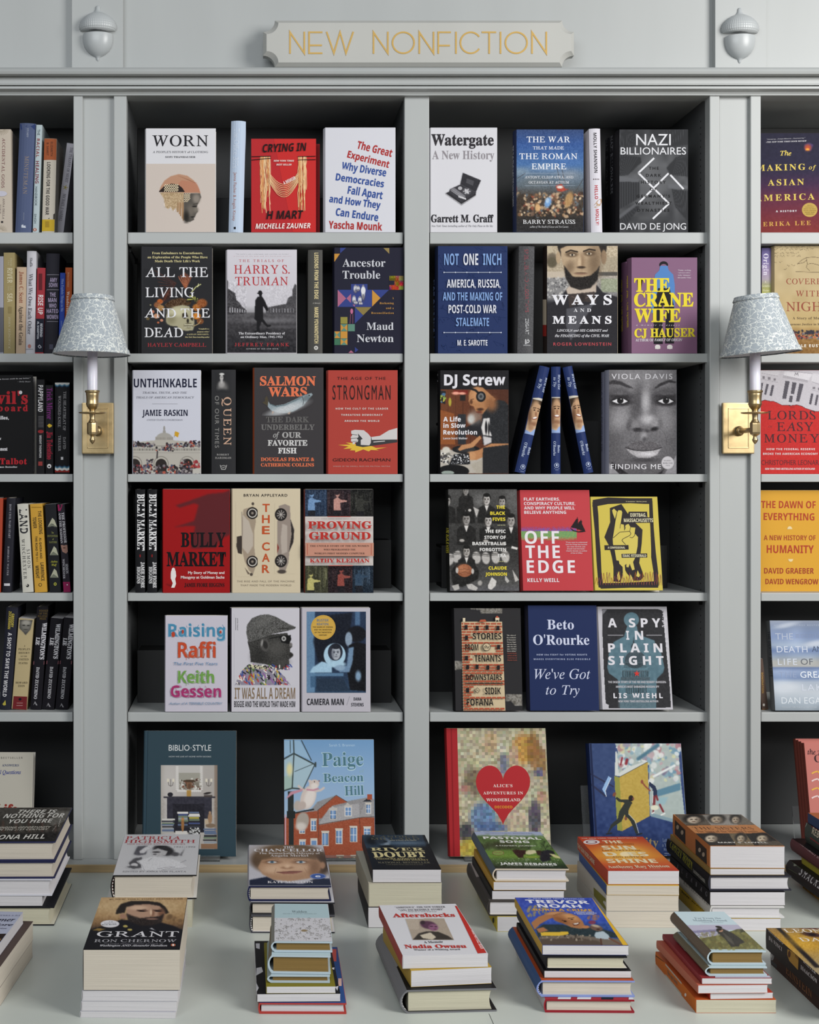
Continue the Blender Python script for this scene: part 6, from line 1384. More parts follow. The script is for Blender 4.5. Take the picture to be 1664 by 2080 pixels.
for x, y in ((268, 300), (382, 308), (482, 302), (594, 308), (272, 408), (600, 502), (272, 615), (284, 708), (380, 706), (490, 712), (598, 712), (284, 945)): b.r('#1d1c1e', x, y, x + 30, y + 45)
b.r('#d3c5a8', 250, 228, 274, 266).r('#d3c5a8', 582, 225, 622, 250).p('#b5553c', [(580, 226), (600, 205), (624, 226)]).l('#d3c5a8', 5, (590, 250), (584, 266)).l('#d3c5a8', 5, (614, 250), (620, 266)).p(bk, [(415, 268), (430, 245), (480, 243), (492, 268)])
K = '#1d1b1b'
b.t('STORIES', 350, 645, 382, 446, 'S', K).t('FROM', 273, 408, 496, 560, 'S', K, wide=1).t('TENANTS', 368, 640, 608, 672, 'S', K, wide=1).t('DOWNSTAIRS', 280, 650, 806, 862, 'S', K, wide=1).r(K, 275, 893, 660, 900).t('SIDIK', 476, 638, 938, 1006, 'S', K, wide=1).t('FOFANA', 290, 562, 1055, 1122, 'S', K, wide=1)
b.e(K, 492, 524, 40, 40).e(cr_, 492, 524, 35, 35).t('the', 462, 522, 508, 540, 'T', K).p(K, [(368, 965), (397, 938), (428, 965), (398, 998)]).p(cr_, [(374, 965), (397, 944), (422, 965), (398, 992)]).t('by', 384, 412, 955, 975, 'T', K)
for i, t_ in enumerate(('"The voices of', 'the residents', 'of Banneker', 'Terrace linger', 'and echo long', 'after the last', 'page. A brilliant', 'brave debut."', 'NICOLE PAYNE,', 'author of The', 'Travel Lives of', 'Diaries Lewis')): b.t(t_, 697 + i * .8, 790 + i * 1.2, 399 + i * 23, 411 + i * 23, 'b', '#b8b3aa' if i < 8 else '#9a4a3a')
b = stand('plain navy hardcover with large white serif and italic lines', 4, 925, 1652, 100, 'h', '#1d2a52', '#15172a', T=.034, lean=6, group=G2, edge='#3c476c')
wt = '#c6cbe0'
b.t('Beto', 1118, 1392, 246, 344, 'b', wt, wide=1).t("O'Rourke", 975, 1550, 402, 502, 'b', wt, wide=1).t("We've Got", 988, 1560, 752, 852, 't', wt, wide=1).t('to Try', 1105, 1450, 918, 1012, 't', wt, wide=1)
b.t('HOW the FIGHT for VOTING RIGHTS', 1010, 1526, 596, 612, 'S', '#a5aeca').t('MAKES EVERYTHING ELSE POSSIBLE', 980, 1558, 642, 658, 'S', '#a5aeca')
Z(1190, 1210, 6.163)
b = stand('hardcover with a white torn border and a teal man hiding a dome', 4, 192, 1093, 136, 'h', '#b9b7bd', T=.03, lean=11, group=G2, edge='#cfcdd2')
c = Canvas(200, 160, 1068, 1412, '#b9b7bd', .85)
c.p('#2a2a2d', [(205, 170), (900, 166), (968, 190), (985, 420), (1010, 700), (1050, 1100), (1068, 1400), (700, 1408), (290, 1408), (250, 1350), (225, 900), (210, 500)], 0); c.noise(.02, 3)
tq = '#54707c'
c.e(tq, 572, 300, 95, 92, .05); c.p(tq, [(520, 380), (640, 380), (650, 440), (720, 510), (860, 560), (880, 640), (940, 700), (985, 900), (970, 960), (890, 1040), (880, 1408), (430, 1408), (400, 1050), (290, 970), (270, 900), (290, 720), (350, 580), (480, 510), (500, 440)], 1); c.noise(.03, 6, (c.c[..., 2] > .3).astype(float))
st_ = '#3a474f'
c.e(st_, 620, 800, 130, 110, .05); c.r(st_, 490, 800, 755, 870, 1, 1); c.e('#8d8f92', 620, 700, 60, 30, .8, 0, .2); c.p('#2c3338', [(585, 640), (600, 520), (615, 640)], 1); c.e('#2c3338', 600, 640, 30, 40, .3)
for y0, y1, xa, xb, n in ((840, 905, 480, 765, 18), (945, 1020, 460, 790, 17), (1120, 1230, 500, 770, 12)):
    c.r('#4a585f', xa - 5, y0 - 8, xb + 5, y0, 1, 1)
    for i in range(n): c.r('#2b3338', xa + i * (xb - xa) / n, y0, xa + (i + .5) * (xb - xa) / n, y1, 1, 0)
c.r('#45545c', 440, 1020, 800, 1060, 1, 1); c.r('#55646b', 410, 1240, 870, 1400, .5, 2); c.noise(.04, 2, ((c.y > 700) & (c.x > 430) & (c.x < 820)).astype(float)); c.p('#b9b7bd', [(255, 1350), (290, 1370), (285, 1412), (250, 1412)], 0); c.p('#7a7a80', [(205, 170), (265, 175), (215, 235)], 1)
c.specks(['#b9b7bd'], 40, 960, 180, 990, 400, 3, 8, 4); b.cv(c)
b.p('#c4352f', [(640 + (42 if i % 2 == 0 else 17) * math.sin(i * math.pi / 5), 975 - (42 if i % 2 == 0 else 17) * math.cos(i * math.pi / 5)) for i in range(10)])
wt = '#d0ced4'
b.t('A', 280, 390, 284, 394, 'k', wt, wide=2).t('S', 542, 624, 284, 394, 'k', wt, wide=2).t('P', 692, 780, 284, 394, 'k', wt, wide=2).t('Y', 832, 938, 284, 394, 'k', wt, wide=2)
b.t('I', 508, 545, 440, 550, 'k', wt, wide=3).t('N', 618, 722, 440, 550, 'k', wt, wide=2).r('#b5b3b9', 275, 492, 470, 498).r('#b5b3b9', 758, 492, 955, 498)
b.t('PLAIN', 282, 962, 598, 708, 'k', wt).t('SIGHT', 284, 978, 756, 865, 'k', wt).t('THE INSIDE STORY OF THE FBI AND ROBERT HANSSEN-', 280, 1010, 1068, 1094, 'S', '#c3c1c7').t("AMERICA'S MOST DAMAGING RUSSIAN SPY", 376, 920, 1126, 1152, 'S', '#c3c1c7').t('LIS WIEHL', 348, 965, 1220, 1282, 'k', wt).t('NEW YORK TIMES BESTSELLING AUTHOR', 408, 910, 1310, 1334, 'S', '#c3c1c7')

# ---- deck
Z(880, 1460, 5.368)
b = stand('large red-spined hardcover with a pixel mosaic and a red heart', 5, 172, 1290, 102, 'h', '#a9a486', '#8f2024', T=.026, d=-.020, lean=12, group='large hardcovers on the deck behind the stacks', dz=.0034, edge='#c4bfa4', bulge=.003)
easel(b, 'clear acrylic easel under the red heart hardcover', .15, .85)
# mosaic of printed colour squares: pale ground, a warm mass upper right, blues lower left
rg = random.Random(21)
def mos(x, y):
    def mixc(a, b_, t_): return srgb(a) * (1 - t_) + srgb(b_) * t_
    col = mixc('#b3ae93', '#a39a80', rg.random())
    def blob(cx, cy, rx, ry): return max(0, 1 - ((x - cx) / rx) ** 2 - ((y - cy) / ry) ** 2)
    for cx, cy, rx, ry, k_ in ((980, 330, 150, 200, '#b3863f'), (1090, 340, 80, 240, '#8a6238'), (1160, 480, 90, 200, '#8f6b45'), (880, 420, 60, 160, '#b59a82'), (760, 500, 60, 160, '#6d7383'), (740, 330, 80, 70, '#b5b09c'), (620, 260, 90, 160, '#a99070'),
                               (430, 680, 120, 180, '#6d604c'), (530, 1080, 170, 200, '#5d78a0'), (620, 1180, 220, 60, '#4f6488'), (860, 1090, 170, 120, '#b0a08c'), (1090, 1080, 80, 220, '#4a4452'), (340, 1250, 90, 140, '#38363f'), (400, 1420, 190, 140, '#b3a03f'), (1150, 590, 60, 60, '#5d6384'), (1180, 850, 70, 80, '#a5826a'), (330, 760, 60, 60, '#a8786a')):
        t_ = blob(cx, cy, rx, ry)
        if t_ > 0: col = col * (1 - min(.9, t_ * 1.5)) + srgb(k_) * min(.9, t_ * 1.5)
    return np.clip(col * rg.uniform(.84, 1.12) + np.array([rg.uniform(-.025, .025) for _ in range(3)]), 0, 1)
x0, y0, q_ = 262, 100, 33.0
A, Fc, Cc = [], [], []
def lx(x, y): return x + 30 * (y - 100) / 1560
for i in range(31):
    for j in range(48):
        xa, ya = x0 + i * q_, y0 + j * q_
        k = len(A)
        for p_, r_ in ((xa, ya), (xa + q_, ya), (xa + q_, ya + q_), (xa, ya + q_)): A.append(b.ab(lx(p_, r_) , r_, 'f'))
        Fc.append((k, k + 1, k + 2, k + 3)); Cc += [ink(mos(xa + q_ / 2, ya + q_ / 2))] * 4
b.put(b.art, A, Fc, np.array(Cc), 'f')
b.p('#9d2429', [(120, 98), (262, 100), (300, 1650), (165, 1650)]).p('#84191f', [(190, 98), (204, 98), (240, 1650), (222, 1650)])
hp = []
for i in range(60):
    t_ = 2 * math.pi * i / 60; hx = 16 * math.sin(t_) ** 3; hy = 13 * math.cos(t_) - 5 * math.cos(2 * t_) - 2 * math.cos(3 * t_) - math.cos(4 * t_)
    hp.append((762 + hx * 18.5, 775 - hy * 22.3 + (10 if hy < -12 else 0)))
b.p('#a8292e', hp)
b.t("ALICE'S", 655, 865, 714, 745, 'b', '#dcd3cc').t('ADVENTURES IN', 547, 980, 794, 824, 'b', '#dcd3cc').t('WONDERLAND', 580, 950, 868, 900, 'b', '#dcd3cc').t('DECODED', 672, 865, 948, 976, 'S', '#cf8f2f')

Z(1150, 1460, 5.042)
b = stand('navy picture book of two painted figures moving a giant yellow book', 5, 285, 1262, 252, 'h', '#2a3a6a', '#1d2a50', T=.03, d=-.020, lean=13, group='large hardcovers on the deck behind the stacks', dz=.0034, edge='#b9c2c4')
easel(b, 'clear acrylic easel under the navy picture book', -.06, .7)
c = b.full('#2f4072', .95); c.vg([(250, '#3a4a76'), (700, '#33446f'), (1100, '#2b3d6b'), (1600, '#223158')]); c.noise(.03, 7)
c.p('#a5b0ac', [(500, 245), (1145, 245), (1175, 640), (1215, 980), (1110, 1060), (860, 990), (850, 450), (560, 590), (500, 580), (530, 330)], 1)
m_ = c.inside([(500, 245), (1145, 245), (1175, 640), (1175, 660), (930, 720), (850, 450), (560, 590), (500, 580), (530, 330)])
c.specks(['#d3d6d4', '#7d9cab', '#a8757a', '#c9c9a0', '#8f8a9a', '#dcdedc', '#6a8fa5', '#b59aa0', '#9fb5bb'], 130, 520, 250, 1170, 640, 10, 34, 9, .3, .8)
for a, b2, k_, w_ in (((740, 410), (940, 270), '#4f7486', 36), ((560, 470), (575, 400), '#8a2f38', 16), ((615, 460), (625, 420), '#8a2f38', 28), ((1000, 560), (1040, 510), '#7a7488', 40), ((900, 590), (1110, 480), '#d8dcda', 24)): c.l(k_, w_, a, b2)
c.c[~m_ & (c.y < 660) & (c.x < 500)] = c.c[~m_ & (c.y < 660) & (c.x < 500)] * 0 + srgb('#36476f'); c.noise(.02, 6)
c.p('#5a8094', [(900, 740), (1170, 655), (1175, 730), (930, 800)], 2); c.p('#8fb0ba', [(930, 800), (1050, 800), (1010, 880), (930, 870)], 5, .8); c.p('#7f96a0', [(860, 960), (1110, 1030), (1112, 1065), (870, 1000)], 1)
c.p('#c9cdc8', [(500, 580), (560, 590), (835, 440), (830, 430), (620, 500), (540, 560), (520, 330), (505, 340)], 1)
c.p('#b59a4a', [(545, 600), (835, 445), (858, 995), (575, 1150)], 0); c.p('#8f8f44', [(495, 585), (548, 600), (578, 1152), (525, 1140)], 0); c.noise(.025, 3, c.inside([(545, 600), (835, 445), (858, 995), (575, 1150)]).astype(float)); c.l('#26262a', 5, (548, 596), (835, 442))
c.p('#2b2f4a', [(240, 550), (490, 690), (488, 705), (245, 570)], 1); c.p('#2b2f4a', [(245, 650), (420, 790), (400, 800), (250, 680)], 1); c.p('#8fb0d6', [(435, 588), (462, 605), (400, 735), (412, 795), (370, 720)], 0); c.l('#e0e6ea', 5, (462, 605), (402, 735), (412, 795))
K = '#2f332f'
c.p(K, [(520, 800), (560, 825), (640, 828), (680, 860), (640, 930), (640, 975), (700, 1040), (740, 1170), (715, 1180), (660, 1050), (600, 980), (570, 1050), (480, 1110), (440, 1165), (420, 1180), (460, 1085), (530, 1020), (545, 950), (600, 860), (540, 850), (505, 815)], 0); c.e('#241f1e', 665, 815, 26, 32, .1); c.e('#7a4a3a', 688, 820, 9, 16, .3); c.l('#d8dad6', 5, (665, 862), (625, 930), (612, 1010)); c.e('#7a4a3a', 495, 775, 16, 24, .3, 30); c.e('#7a4a3a', 612, 1020, 14, 20, .3); c.p(K, [(640, 850), (675, 860), (640, 940), (620, 1010), (605, 1000), (620, 920)], 0)
c.l('#cfd3cf', 4, (640, 975), (710, 1050), (745, 1170)); c.l('#26262a', 14, (415, 1180), (465, 1172)); c.l('#26262a', 14, (725, 1188), (775, 1175))
c.p('#26304a', [(850, 640), (915, 690), (935, 740), (935, 800), (895, 800), (885, 720), (850, 680)], 0); c.l('#8a4a3a', 15, (780, 650), (810, 690), (860, 735)); c.e('#8a4a3a', 778, 645, 14, 20, .3); c.l('#7a2f35', 26, (905, 800), (900, 890)); c.l('#7a2f35', 20, (925, 790), (938, 830)); c.l('#7a2f35', 20, (960, 880), (995, 950)); c.l('#7a2f35', 16, (895, 935), (892, 960)); c.e('#d8d6c0', 908, 910, 42, 26, .2); c.l('#e0e0dc', 14, (975, 985), (1010, 970)); c.l('#e0e0dc', 12, (880, 970), (902, 958)); c.l('#d8dcda', 5, (890, 740), (888, 860)); b.cv(c)
b.l('#1a2444', 22, (250, 255), (330, 1560)).l('#4a5a86', 7, (225, 255), (300, 1560))
b.t('ity', 810, 945, 1215, 1300, 'b', '#8f7f5a', 1310).t('Letters to', 990, 1100, 1225, 1262, 'b', '#6d7a94').t('a Young', 985, 1100, 1275, 1310, 'b', '#6d7a94').t('Reader', 1000, 1100, 1325, 1350, 'b', '#6d7a94').t('edited by', 1005, 1075, 1372, 1385, 't', '#a8b0c4').t('Maria Popova', 1008, 1190, 1400, 1420, 'b', '#c9ced8').t('Claudia Bedrick', 1008, 1200, 1435, 1455, 'b', '#c9ced8')
# ================================================================ bay at the left edge
G0 = 'books on the shelves at the left edge'
def sp(*a, **k): return spine(*a, group=G0, **k)
Z(0, 230, 6.163)
b = sp('cream spine with plum capitals, first book from the left on its top shelf', 0, -110, 150, 203, -125, 'p', '#c2b6a7', d=.03)
b.tv('ACCIDENTAL GODS', 30, 66, 310, 935, 'r', '#6b2f38', -12).tv('ANNA DELLA', 36, 60, 1065, 1325, 'r', '#5d4a4a', -6).tv('SUBIN', -2, 16, 1145, 1255, 'r', '#5d4a4a', -3).r('#2a2528', 14, 1350, 40, 1374)
for k in range(13):
    a = math.pi * k / 12; b.l('#a3967f', 3, (20 + 30 * math.cos(a), 200 + 18 * math.sin(a)), (20 + 95 * math.cos(a), 200 + 75 * math.sin(a))); b.l('#a3967f', 3, (0 + 30 * math.cos(a), 1470 - 18 * math.sin(a)), (0 + 90 * math.cos(a), 1470 - 70 * math.sin(a)))
b.e('#c2c0cc', 20, 1008, 70, 34)
b = sp('slate blue spine with faint bronze capitals on the top shelf', 0, 186, 390, 128, 245, 'h', '#4c5674', '#4f5a7a', d=.03)
b.tv('MINUTEMAN', 312, 362, 535, 1010, 'r', '#8f827c', -26).tv('STUMPF', 338, 360, 188, 300, 'r', '#a9b0c0', -6).tv('ARKANSAS', 292, 306, 1240, 1340, 'g', '#8f97ac', -4).p('#2b3a6a', [(248, 130), (440, 130), (432, 205), (390, 165), (340, 160), (262, 205)]).p('#c9ced8', [(268, 1400), (290, 1392), (296, 1410), (318, 1405), (324, 1436), (268, 1432)])
b = sp('pale grey-blue spine with mixed red and navy capitals', 0, 408, 482, 146, 455, 'p', '#b3c0c4', d=.03)
b.tv('THE', 470, 502, 200, 275, 'g', '#34474f', -3).tv('RACIAL', 462, 500, 318, 550, 'S', '#8a3a3a', -12).tv('HEALING', 448, 490, 598, 878, 'S', '#7a2f3c', -8).tv('HANDBOOK', 440, 468, 920, 1160, 'g', '#34474f', -5).tv('SINGH', 430, 455, 1260, 1378, 'g', '#34474f', -2).e('#a8553c', 437, 1458, 22, 20).e('#d8d0c8', 437, 1458, 8, 15)
b = sp('cream spine with orange top and yellow foot on the top shelf', 0, 522, 678, 318, 554, 'h', '#c9c1b3', d=.03, bulge=.002)
b.r('#a65a36', 520, 316, 708, 584).r('#c9a832', 515, 1330, 690, 1475).p('#3a3530', [(600, 1322), (690, 1250), (690, 1328)]).tv('ELIZABETH', 634, 662, 358, 538, 'S', '#5b3424', -2).tv('B. SAMET', 584, 610, 368, 528, 'S', '#5b3424', -2).tv('LOOKING FOR THE GOOD WAR', 590, 634, 612, 1272, 'S', '#3a3634', -22, wide=1).r('#a98a2c', 566, 1352, 616, 1428)
b = sp('white slanting spine with grey capitals and a yellow star', 0, 692, 786, 382, 838, 'p', '#bdbac3', d=.08)
b.tt('THE TYRANNY OF MERIT', (880, 425), (815, 865), (915, 428), 'b', '#6d6a74').tt('MICHAEL J. SANDEL', (790, 1005), (735, 1350), (828, 1008), 'b', '#6d6a74')
for k in range(5): b.l('#a89a3a', 8, (820, 930), (820 + 30 * math.cos(k * 1.257), 930 + 30 * math.sin(k * 1.257)))

Z(0, 490, 5.943)
b = sp('pale grey and white spine cut off by the left edge, second shelf', 1, -70, 42, 182, -70, 'p', '#9a9aa6', d=.03); b.r('#5f5f66', -70, 800, 42, 1340)
b = sp('olive tan spine with white capitals running down', 1, 47, 180, 137, 45, 'p', '#9a8b60', d=.03)
b.tv('RIVER', 88, 150, 325, 505, 'S', '#c9c0a0').tv('SEA', 88, 150, 630, 735, 'S', '#c9c0a0').tv('FROM', 120, 145, 205, 300, 'S', '#b5a982').tv('THE', 92, 112, 228, 290, 'S', '#b5a982').tv('TO', 122, 146, 540, 590, 'S', '#b5a982').tv('THE', 92, 112, 540, 600, 'S', '#b5a982').r('#8a7b52', 98, 790, 140, 870).tv('JOHN SEDGWICK', 102, 126, 915, 1300, 't', '#cfc6a8')
b = sp('peach spine with rust and black serif lettering', 1, 192, 305, 312, 204, 'p', '#c0a78d', d=.03)
b.tv('James C. Scott', 236, 284, 365, 745, 'b', '#8a4a34', -4).tv('Against the Grain', 234, 282, 782, 1255, 'b', '#3a302a', -8)
b = sp('tall white spine with thin grey serif lettering, second shelf', 1, 308, 420, 118, 325, 'h', '#c4c2c8', d=.03)
b.tv('Shafik', 362, 392, 200, 312, 'b', '#4d4b52').tv('What We Owe Each Other', 350, 396, 392, 1125, 'b', '#55535a', -18).e('#b57a70', 355, 1268, 20, 24).r('#8d8a90', 312, 1300, 400, 1308)
b = sp('half red half navy spine with bold white capitals', 1, 424, 522, 322, 450, 'p', '#9c3038', d=.03)
b.r('#1c1f2d', 420, 935, 545, 1340).tv('RISE UP', 462, 522, 648, 882, 'S', '#dcd6d6', -6, wide=1).tv('REVEREND', 486, 514, 995, 1155, 'S', '#cfd0d8', -3).tv('AL SHARPTON', 450, 472, 968, 1178, 'S', '#cfd0d8', -4).l('#c9cbd4', 6, (475, 1250), (500, 1280), (480, 1292), (458, 1270), (480, 1250)).r('#5d2026', 468, 390, 510, 590)
b = sp('black spine with stacked lilac capitals between thin rules', 1, 530, 690, 150, 560, 'h', '#1e1d27', d=.03, bulge=.002)
lc = '#a99bb8'
for t_, x0, x1, yb in (('AMY', 602, 690, 492), ('SOHN', 590, 692, 553), ('THE', 602, 672, 670), ('MAN', 582, 682, 735), ('WHO', 592, 680, 802), ('HATED', 563, 703, 868), ('WOMEN', 563, 703, 938)): b.t(t_, x0, x1, yb - 50, yb, 'S', lc, wide=1)
for y in (404, 586, 970): b.r('#8d8a94', 565, y - 3, 712, y + 3)
b.r('#4a4a5a', 595, 1245, 642, 1305)
b = sp('slim royal blue spine partly hidden by the left lamp shade', 1, 706, 768, 382, 726, 'p', '#21409c', d=.03)
b.tv('Men Explain Things to Me', 744, 772, 452, 850, 'b', '#8fa5d8', -8).tv('REBECCA', 735, 750, 960, 1060, 'b', '#7a92cc')
b = sp('burnt orange spine partly hidden by the left lamp shade', 1, 774, 856, 318, 790, 'p', '#a84c1a', d=.036)
b.tv('Rebecca Solnit', 818, 838, 375, 555, 'b', '#d09a72', -4).tv('Wanderlust', 808, 840, 605, 900, 'b', '#e3d0bc', -8)

Z(0, 730, 6.4)
b = stand('black faced-out cover with bold red title, cut by the left edge', 2, -470, 430, 205, 'h', '#0f0e10', T=.046, d=.03, group=G0)
b.t("Devil's", -320, 362, 415, 575, 'B', '#b0262e', wide=1).t('Chessboard', -440, 362, 590, 672, 'B', '#b0262e', wide=1).t('Allen Dulles,', -250, 115, 735, 780, 'B', '#d8d6da').t('the CIA, and the Rise of', -330, 15, 1020, 1045, 'B', '#d8d6da').t("America's Secret Government", -440, 98, 1142, 1185, 'B', '#d8d6da').t('David Talbot', -360, 350, 1285, 1362, 'B', '#b0262e', wide=1).t('New York Times Bestseller', -200, 225, 1388, 1408, 'B', '#cfcdd0')
b.t('not even Graham Greene could do any better."', -200, 395, 258, 272, 'B', '#c9c7ca', 250).t('- Daily Beast', 232, 395, 282, 296, 'T', '#c9c7ca').e('#d3d1d4', 268, 430, 22, 24)
b = sp('narrow black spine with white condensed capitals and a red fish', 2, 472, 577, 262, 472, 'p', '#151417', d=.03)
b.tv('PAPPYLAND', 498, 560, 335, 680, 'S', '#d3d1d3', -4, wide=1).tv('WRIGHT THOMPSON', 512, 540, 985, 1278, 'S', '#c2c0c2', -2).e('#8f2a2e', 530, 938, 38, 22).r('#8f3a38', 498, 1328, 552, 1382)
for k in range(8): b.r('#6d6b6e', 498, 740 + k * 19, 566, 746 + k * 19)
b = sp('black spine with purple and red serif title and yellow spade', 2, 592, 692, 335, 590, 'p', '#121114', d=.03)
b.tv('Trick Mirror', 610, 680, 372, 780, 'b', '#7a2a78', wide=1).tv('Jia Tolentino', 612, 682, 940, 1300, 'b', '#b0263e', wide=1).p('#c9a832', [(612, 860), (640, 835), (668, 850), (678, 862), (668, 875), (640, 888)]).e('#d8d6d8', 640, 1388, 27, 28).e('#121114', 640, 1392, 12, 12)
b = sp('wide black spine with white and blue zigzag bands top and foot', 2, 712, 902, 300, 714, 'h', '#101014', d=.03, bulge=.002)
b.tv('THE HEARTBEAT OF', 826, 860, 415, 925, 'r', '#a9a7aa', -6).tv('WOUNDED KNEE', 758, 792, 470, 880, 'r', '#a9a7aa', -4).tv('DAVID', 822, 856, 1010, 1165, 'r', '#a9a7aa').tv('TREUER', 758, 790, 990, 1192, 'r', '#a9a7aa').r('#cfcdd0', 792, 1268, 822, 1305)
def zz(y, cols, h):
    for q, k_ in enumerate(cols):
        pts = [(714 + i * 31, y + q * h + (16 if i % 2 else 0)) for i in range(7)]; b.p(k_, pts + [(x, yy + h) for x, yy in pts[::-1]])
b.r('#cfcdc9', 714, 302, 903, 318); zz(305, ['#cfcdc9', '#5d8aa0', '#1f3a54'], 15); zz(1375, ['#1f3a54', '#5d8aa0', '#d8d6d2', '#d0cdc8', '#8f2a26'], 15); b.r('#8f2a26', 712, 1448, 903, 1468)

Z(0, 980, 6.4)
b = sp('rust red spine cut off by the left edge, fourth shelf', 3, -120, 6, 205, -90, 'h', '#a2402a', d=.012)
b = sp('dark charcoal spine with small typewriter capitals, leaning right', 3, 28, 142, 205, 86, 'h', '#22222a', d=.012)
b.tv('HOW CIVIL WARS START', 122, 148, 280, 725, 'm', '#9a98a0', -14).tv('BARBARA F. WALTER', 100, 122, 830, 1210, 'm', '#9a98a0', -12).r('#c9c7cc', 52, 1312, 128, 1344)
b = sp('off-white spine with tall black capitals, leaning left', 3, 296, 436, 282, 224, 'h', '#c6c3b8', d=.012, bulge=.001)
b.tt('LAND', (248, 350), (262, 665), (350, 342), 'S', '#26262a', wide=2).tt('WINCHESTER', (280, 735), (312, 1258), (318, 732), 'r', '#3c3a3c').tt('SIMON', (348, 870), (362, 1115), (385, 868), 'r', '#3c3a3c').e('#1d1d20', 358, 1340, 20, 20).e('#c6c3b8', 350, 1334, 9, 10)
b = sp('mustard yellow spine with dark two-line capitals', 3, 454, 614, 280, 391, 'p', '#c4963a', d=.012)
k_ = '#3a2f1e'
b.tt('THE LOOMING', (492, 370), (510, 672), (536, 368), 'S', k_).tt('TOWER', (425, 452), (434, 598), (470, 450), 'S', k_).tt('AL-QAEDA AND', (510, 718), (522, 990), (538, 716), 'S', k_).tt('THE ROAD TO 9/11', (456, 700), (470, 1028), (484, 698), 'S', k_).tt('LAWRENCE', (525, 1042), (537, 1278), (568, 1040), 'S', k_).tt('WRIGHT', (460, 1080), (470, 1248), (504, 1078), 'S', k_).e(k_, 524, 1330, 22, 22).e('#c4963a', 524, 1330, 15, 15).r('#9a7426', 412, 318, 540, 328)
b = sp('black spine with three pale mountain peaks', 3, 648, 792, 286, 584, 'p', '#1b1c20', d=.012)
for x, y, s_ in ((680, 520, 62), (702, 888, 56), (706, 1180, 54)): b.p('#a5a590', [(x - s_, y + 58), (x, y - 60), (x + 30, y - 30), (x + s_, y + 58)]).p('#6d7062', [(x - s_, y + 58), (x - 10, y + 10), (x + 20, y + 30), (x + s_, y + 58)])
for t_, x0, x1, yb in (('The', 668, 700, 664), ('INVENTION', 616, 754, 708), ('of', 682, 700, 748), ('NATURE', 640, 742, 788)): b.t(t_, x0, x1, yb - 24, yb, 'r', '#8d8f52')
b.t('Andrea', 658, 748, 1015, 1040, 'T', '#a3a23f').t('Wulf', 672, 738, 1058, 1084, 'T', '#a3a23f').e('#a3a23f', 718, 1320, 19, 21).e('#1b1c20', 718, 1320, 8, 10)
b = sp('dark spine with magenta top and foot, beside the stile', 3, 828, 918, 286, 748, 'p', '#26222a', d=.012)
b.p('#8a2250', [(748, 286), (815, 286), (800, 335), (785, 370), (755, 370)]).r('#8a2250', 815, 1292, 925, 1432).tt('THE PROFESSOR', (800, 392), (836, 788), (832, 390), 'b', '#cfcdd2').tt('AND THE MADMAN', (762, 395), (790, 792), (790, 393), 'b', '#c2c0c6').tt('SIMON', (850, 1060), (858, 1185), (882, 1058), 'b', '#b9b7bd').tt('WINCHESTER', (812, 995), (822, 1250), (838, 993), 'b', '#b9b7bd').e('#d3d1d4', 874, 1330, 8, 8)
b.p('#9a7468', [(790, 815), (875, 812), (888, 900), (860, 925), (812, 900)]).e('#5d4038', 835, 850, 18, 8)

Z(0, 1210, 6.4)
b = sp('dark blue-black spine with bold white capitals, fifth shelf', 4, -12, 140, 156, 82, 'h', '#23242f', d=.03)
b.tt('A SHOT TO SAVE THE WORLD', (105, 480), (32, 1310), (155, 486), 'S', '#d3d1d4').tt('GREGORY', (152, 232), (140, 408), (186, 236), 'S', '#c2b04a').tt('ZUCKERMAN', (116, 202), (100, 432), (150, 205), 'S', '#c2b04a').p('#b0a344', [(30, 1410), (55, 1380), (70, 1355), (78, 1420), (50, 1428)])
b = sp('tan spine with a small portrait on top and maroon foot', 4, 150, 346, 306, 246, 'p', '#b3a27b', d=.03)
c = Canvas(240, 306, 440, 515, '#b3a27b', .7); c.p('#4d4b47', [(258, 312), (425, 318), (395, 440), (335, 512), (250, 420)], 1); c.e('#77746d', 335, 390, 60, 70, .5); c.e('#9a968d', 340, 350, 55, 30, .6); c.e('#33312e', 310, 385, 20, 8, .4); c.e('#33312e', 368, 388, 20, 8, .4); c.e('#4a4843', 335, 440, 30, 8, .5); b.cv(c, key=True)
for t_, x0, x1, yb, st_ in (('A', 312, 328, 664, 'r'), ("PEOPLE'S", 240, 392, 708, 'r'), ('HISTORY', 242, 386, 755, 'r'), ('OF THE', 270, 352, 794, 'r'), ('UNITED', 244, 372, 840, 'r'), ('STATES', 244, 358, 888, 'r'), ('HOWARD', 204, 358, 1142, 'r'), ('ZINN', 235, 322, 1184, 'r')): b.t(t_, x0, x1, yb - (14 if 'OF' in t_ else 24), yb, st_, '#4a4232')
b.p('#6b2226', [(178, 1306), (354, 1312), (346, 1494), (160, 1490)]).e('#17141a', 262, 1345, 17, 17).r('#b58f8c', 218, 1392, 298, 1398).r('#b58f8c', 215, 1425, 296, 1431)
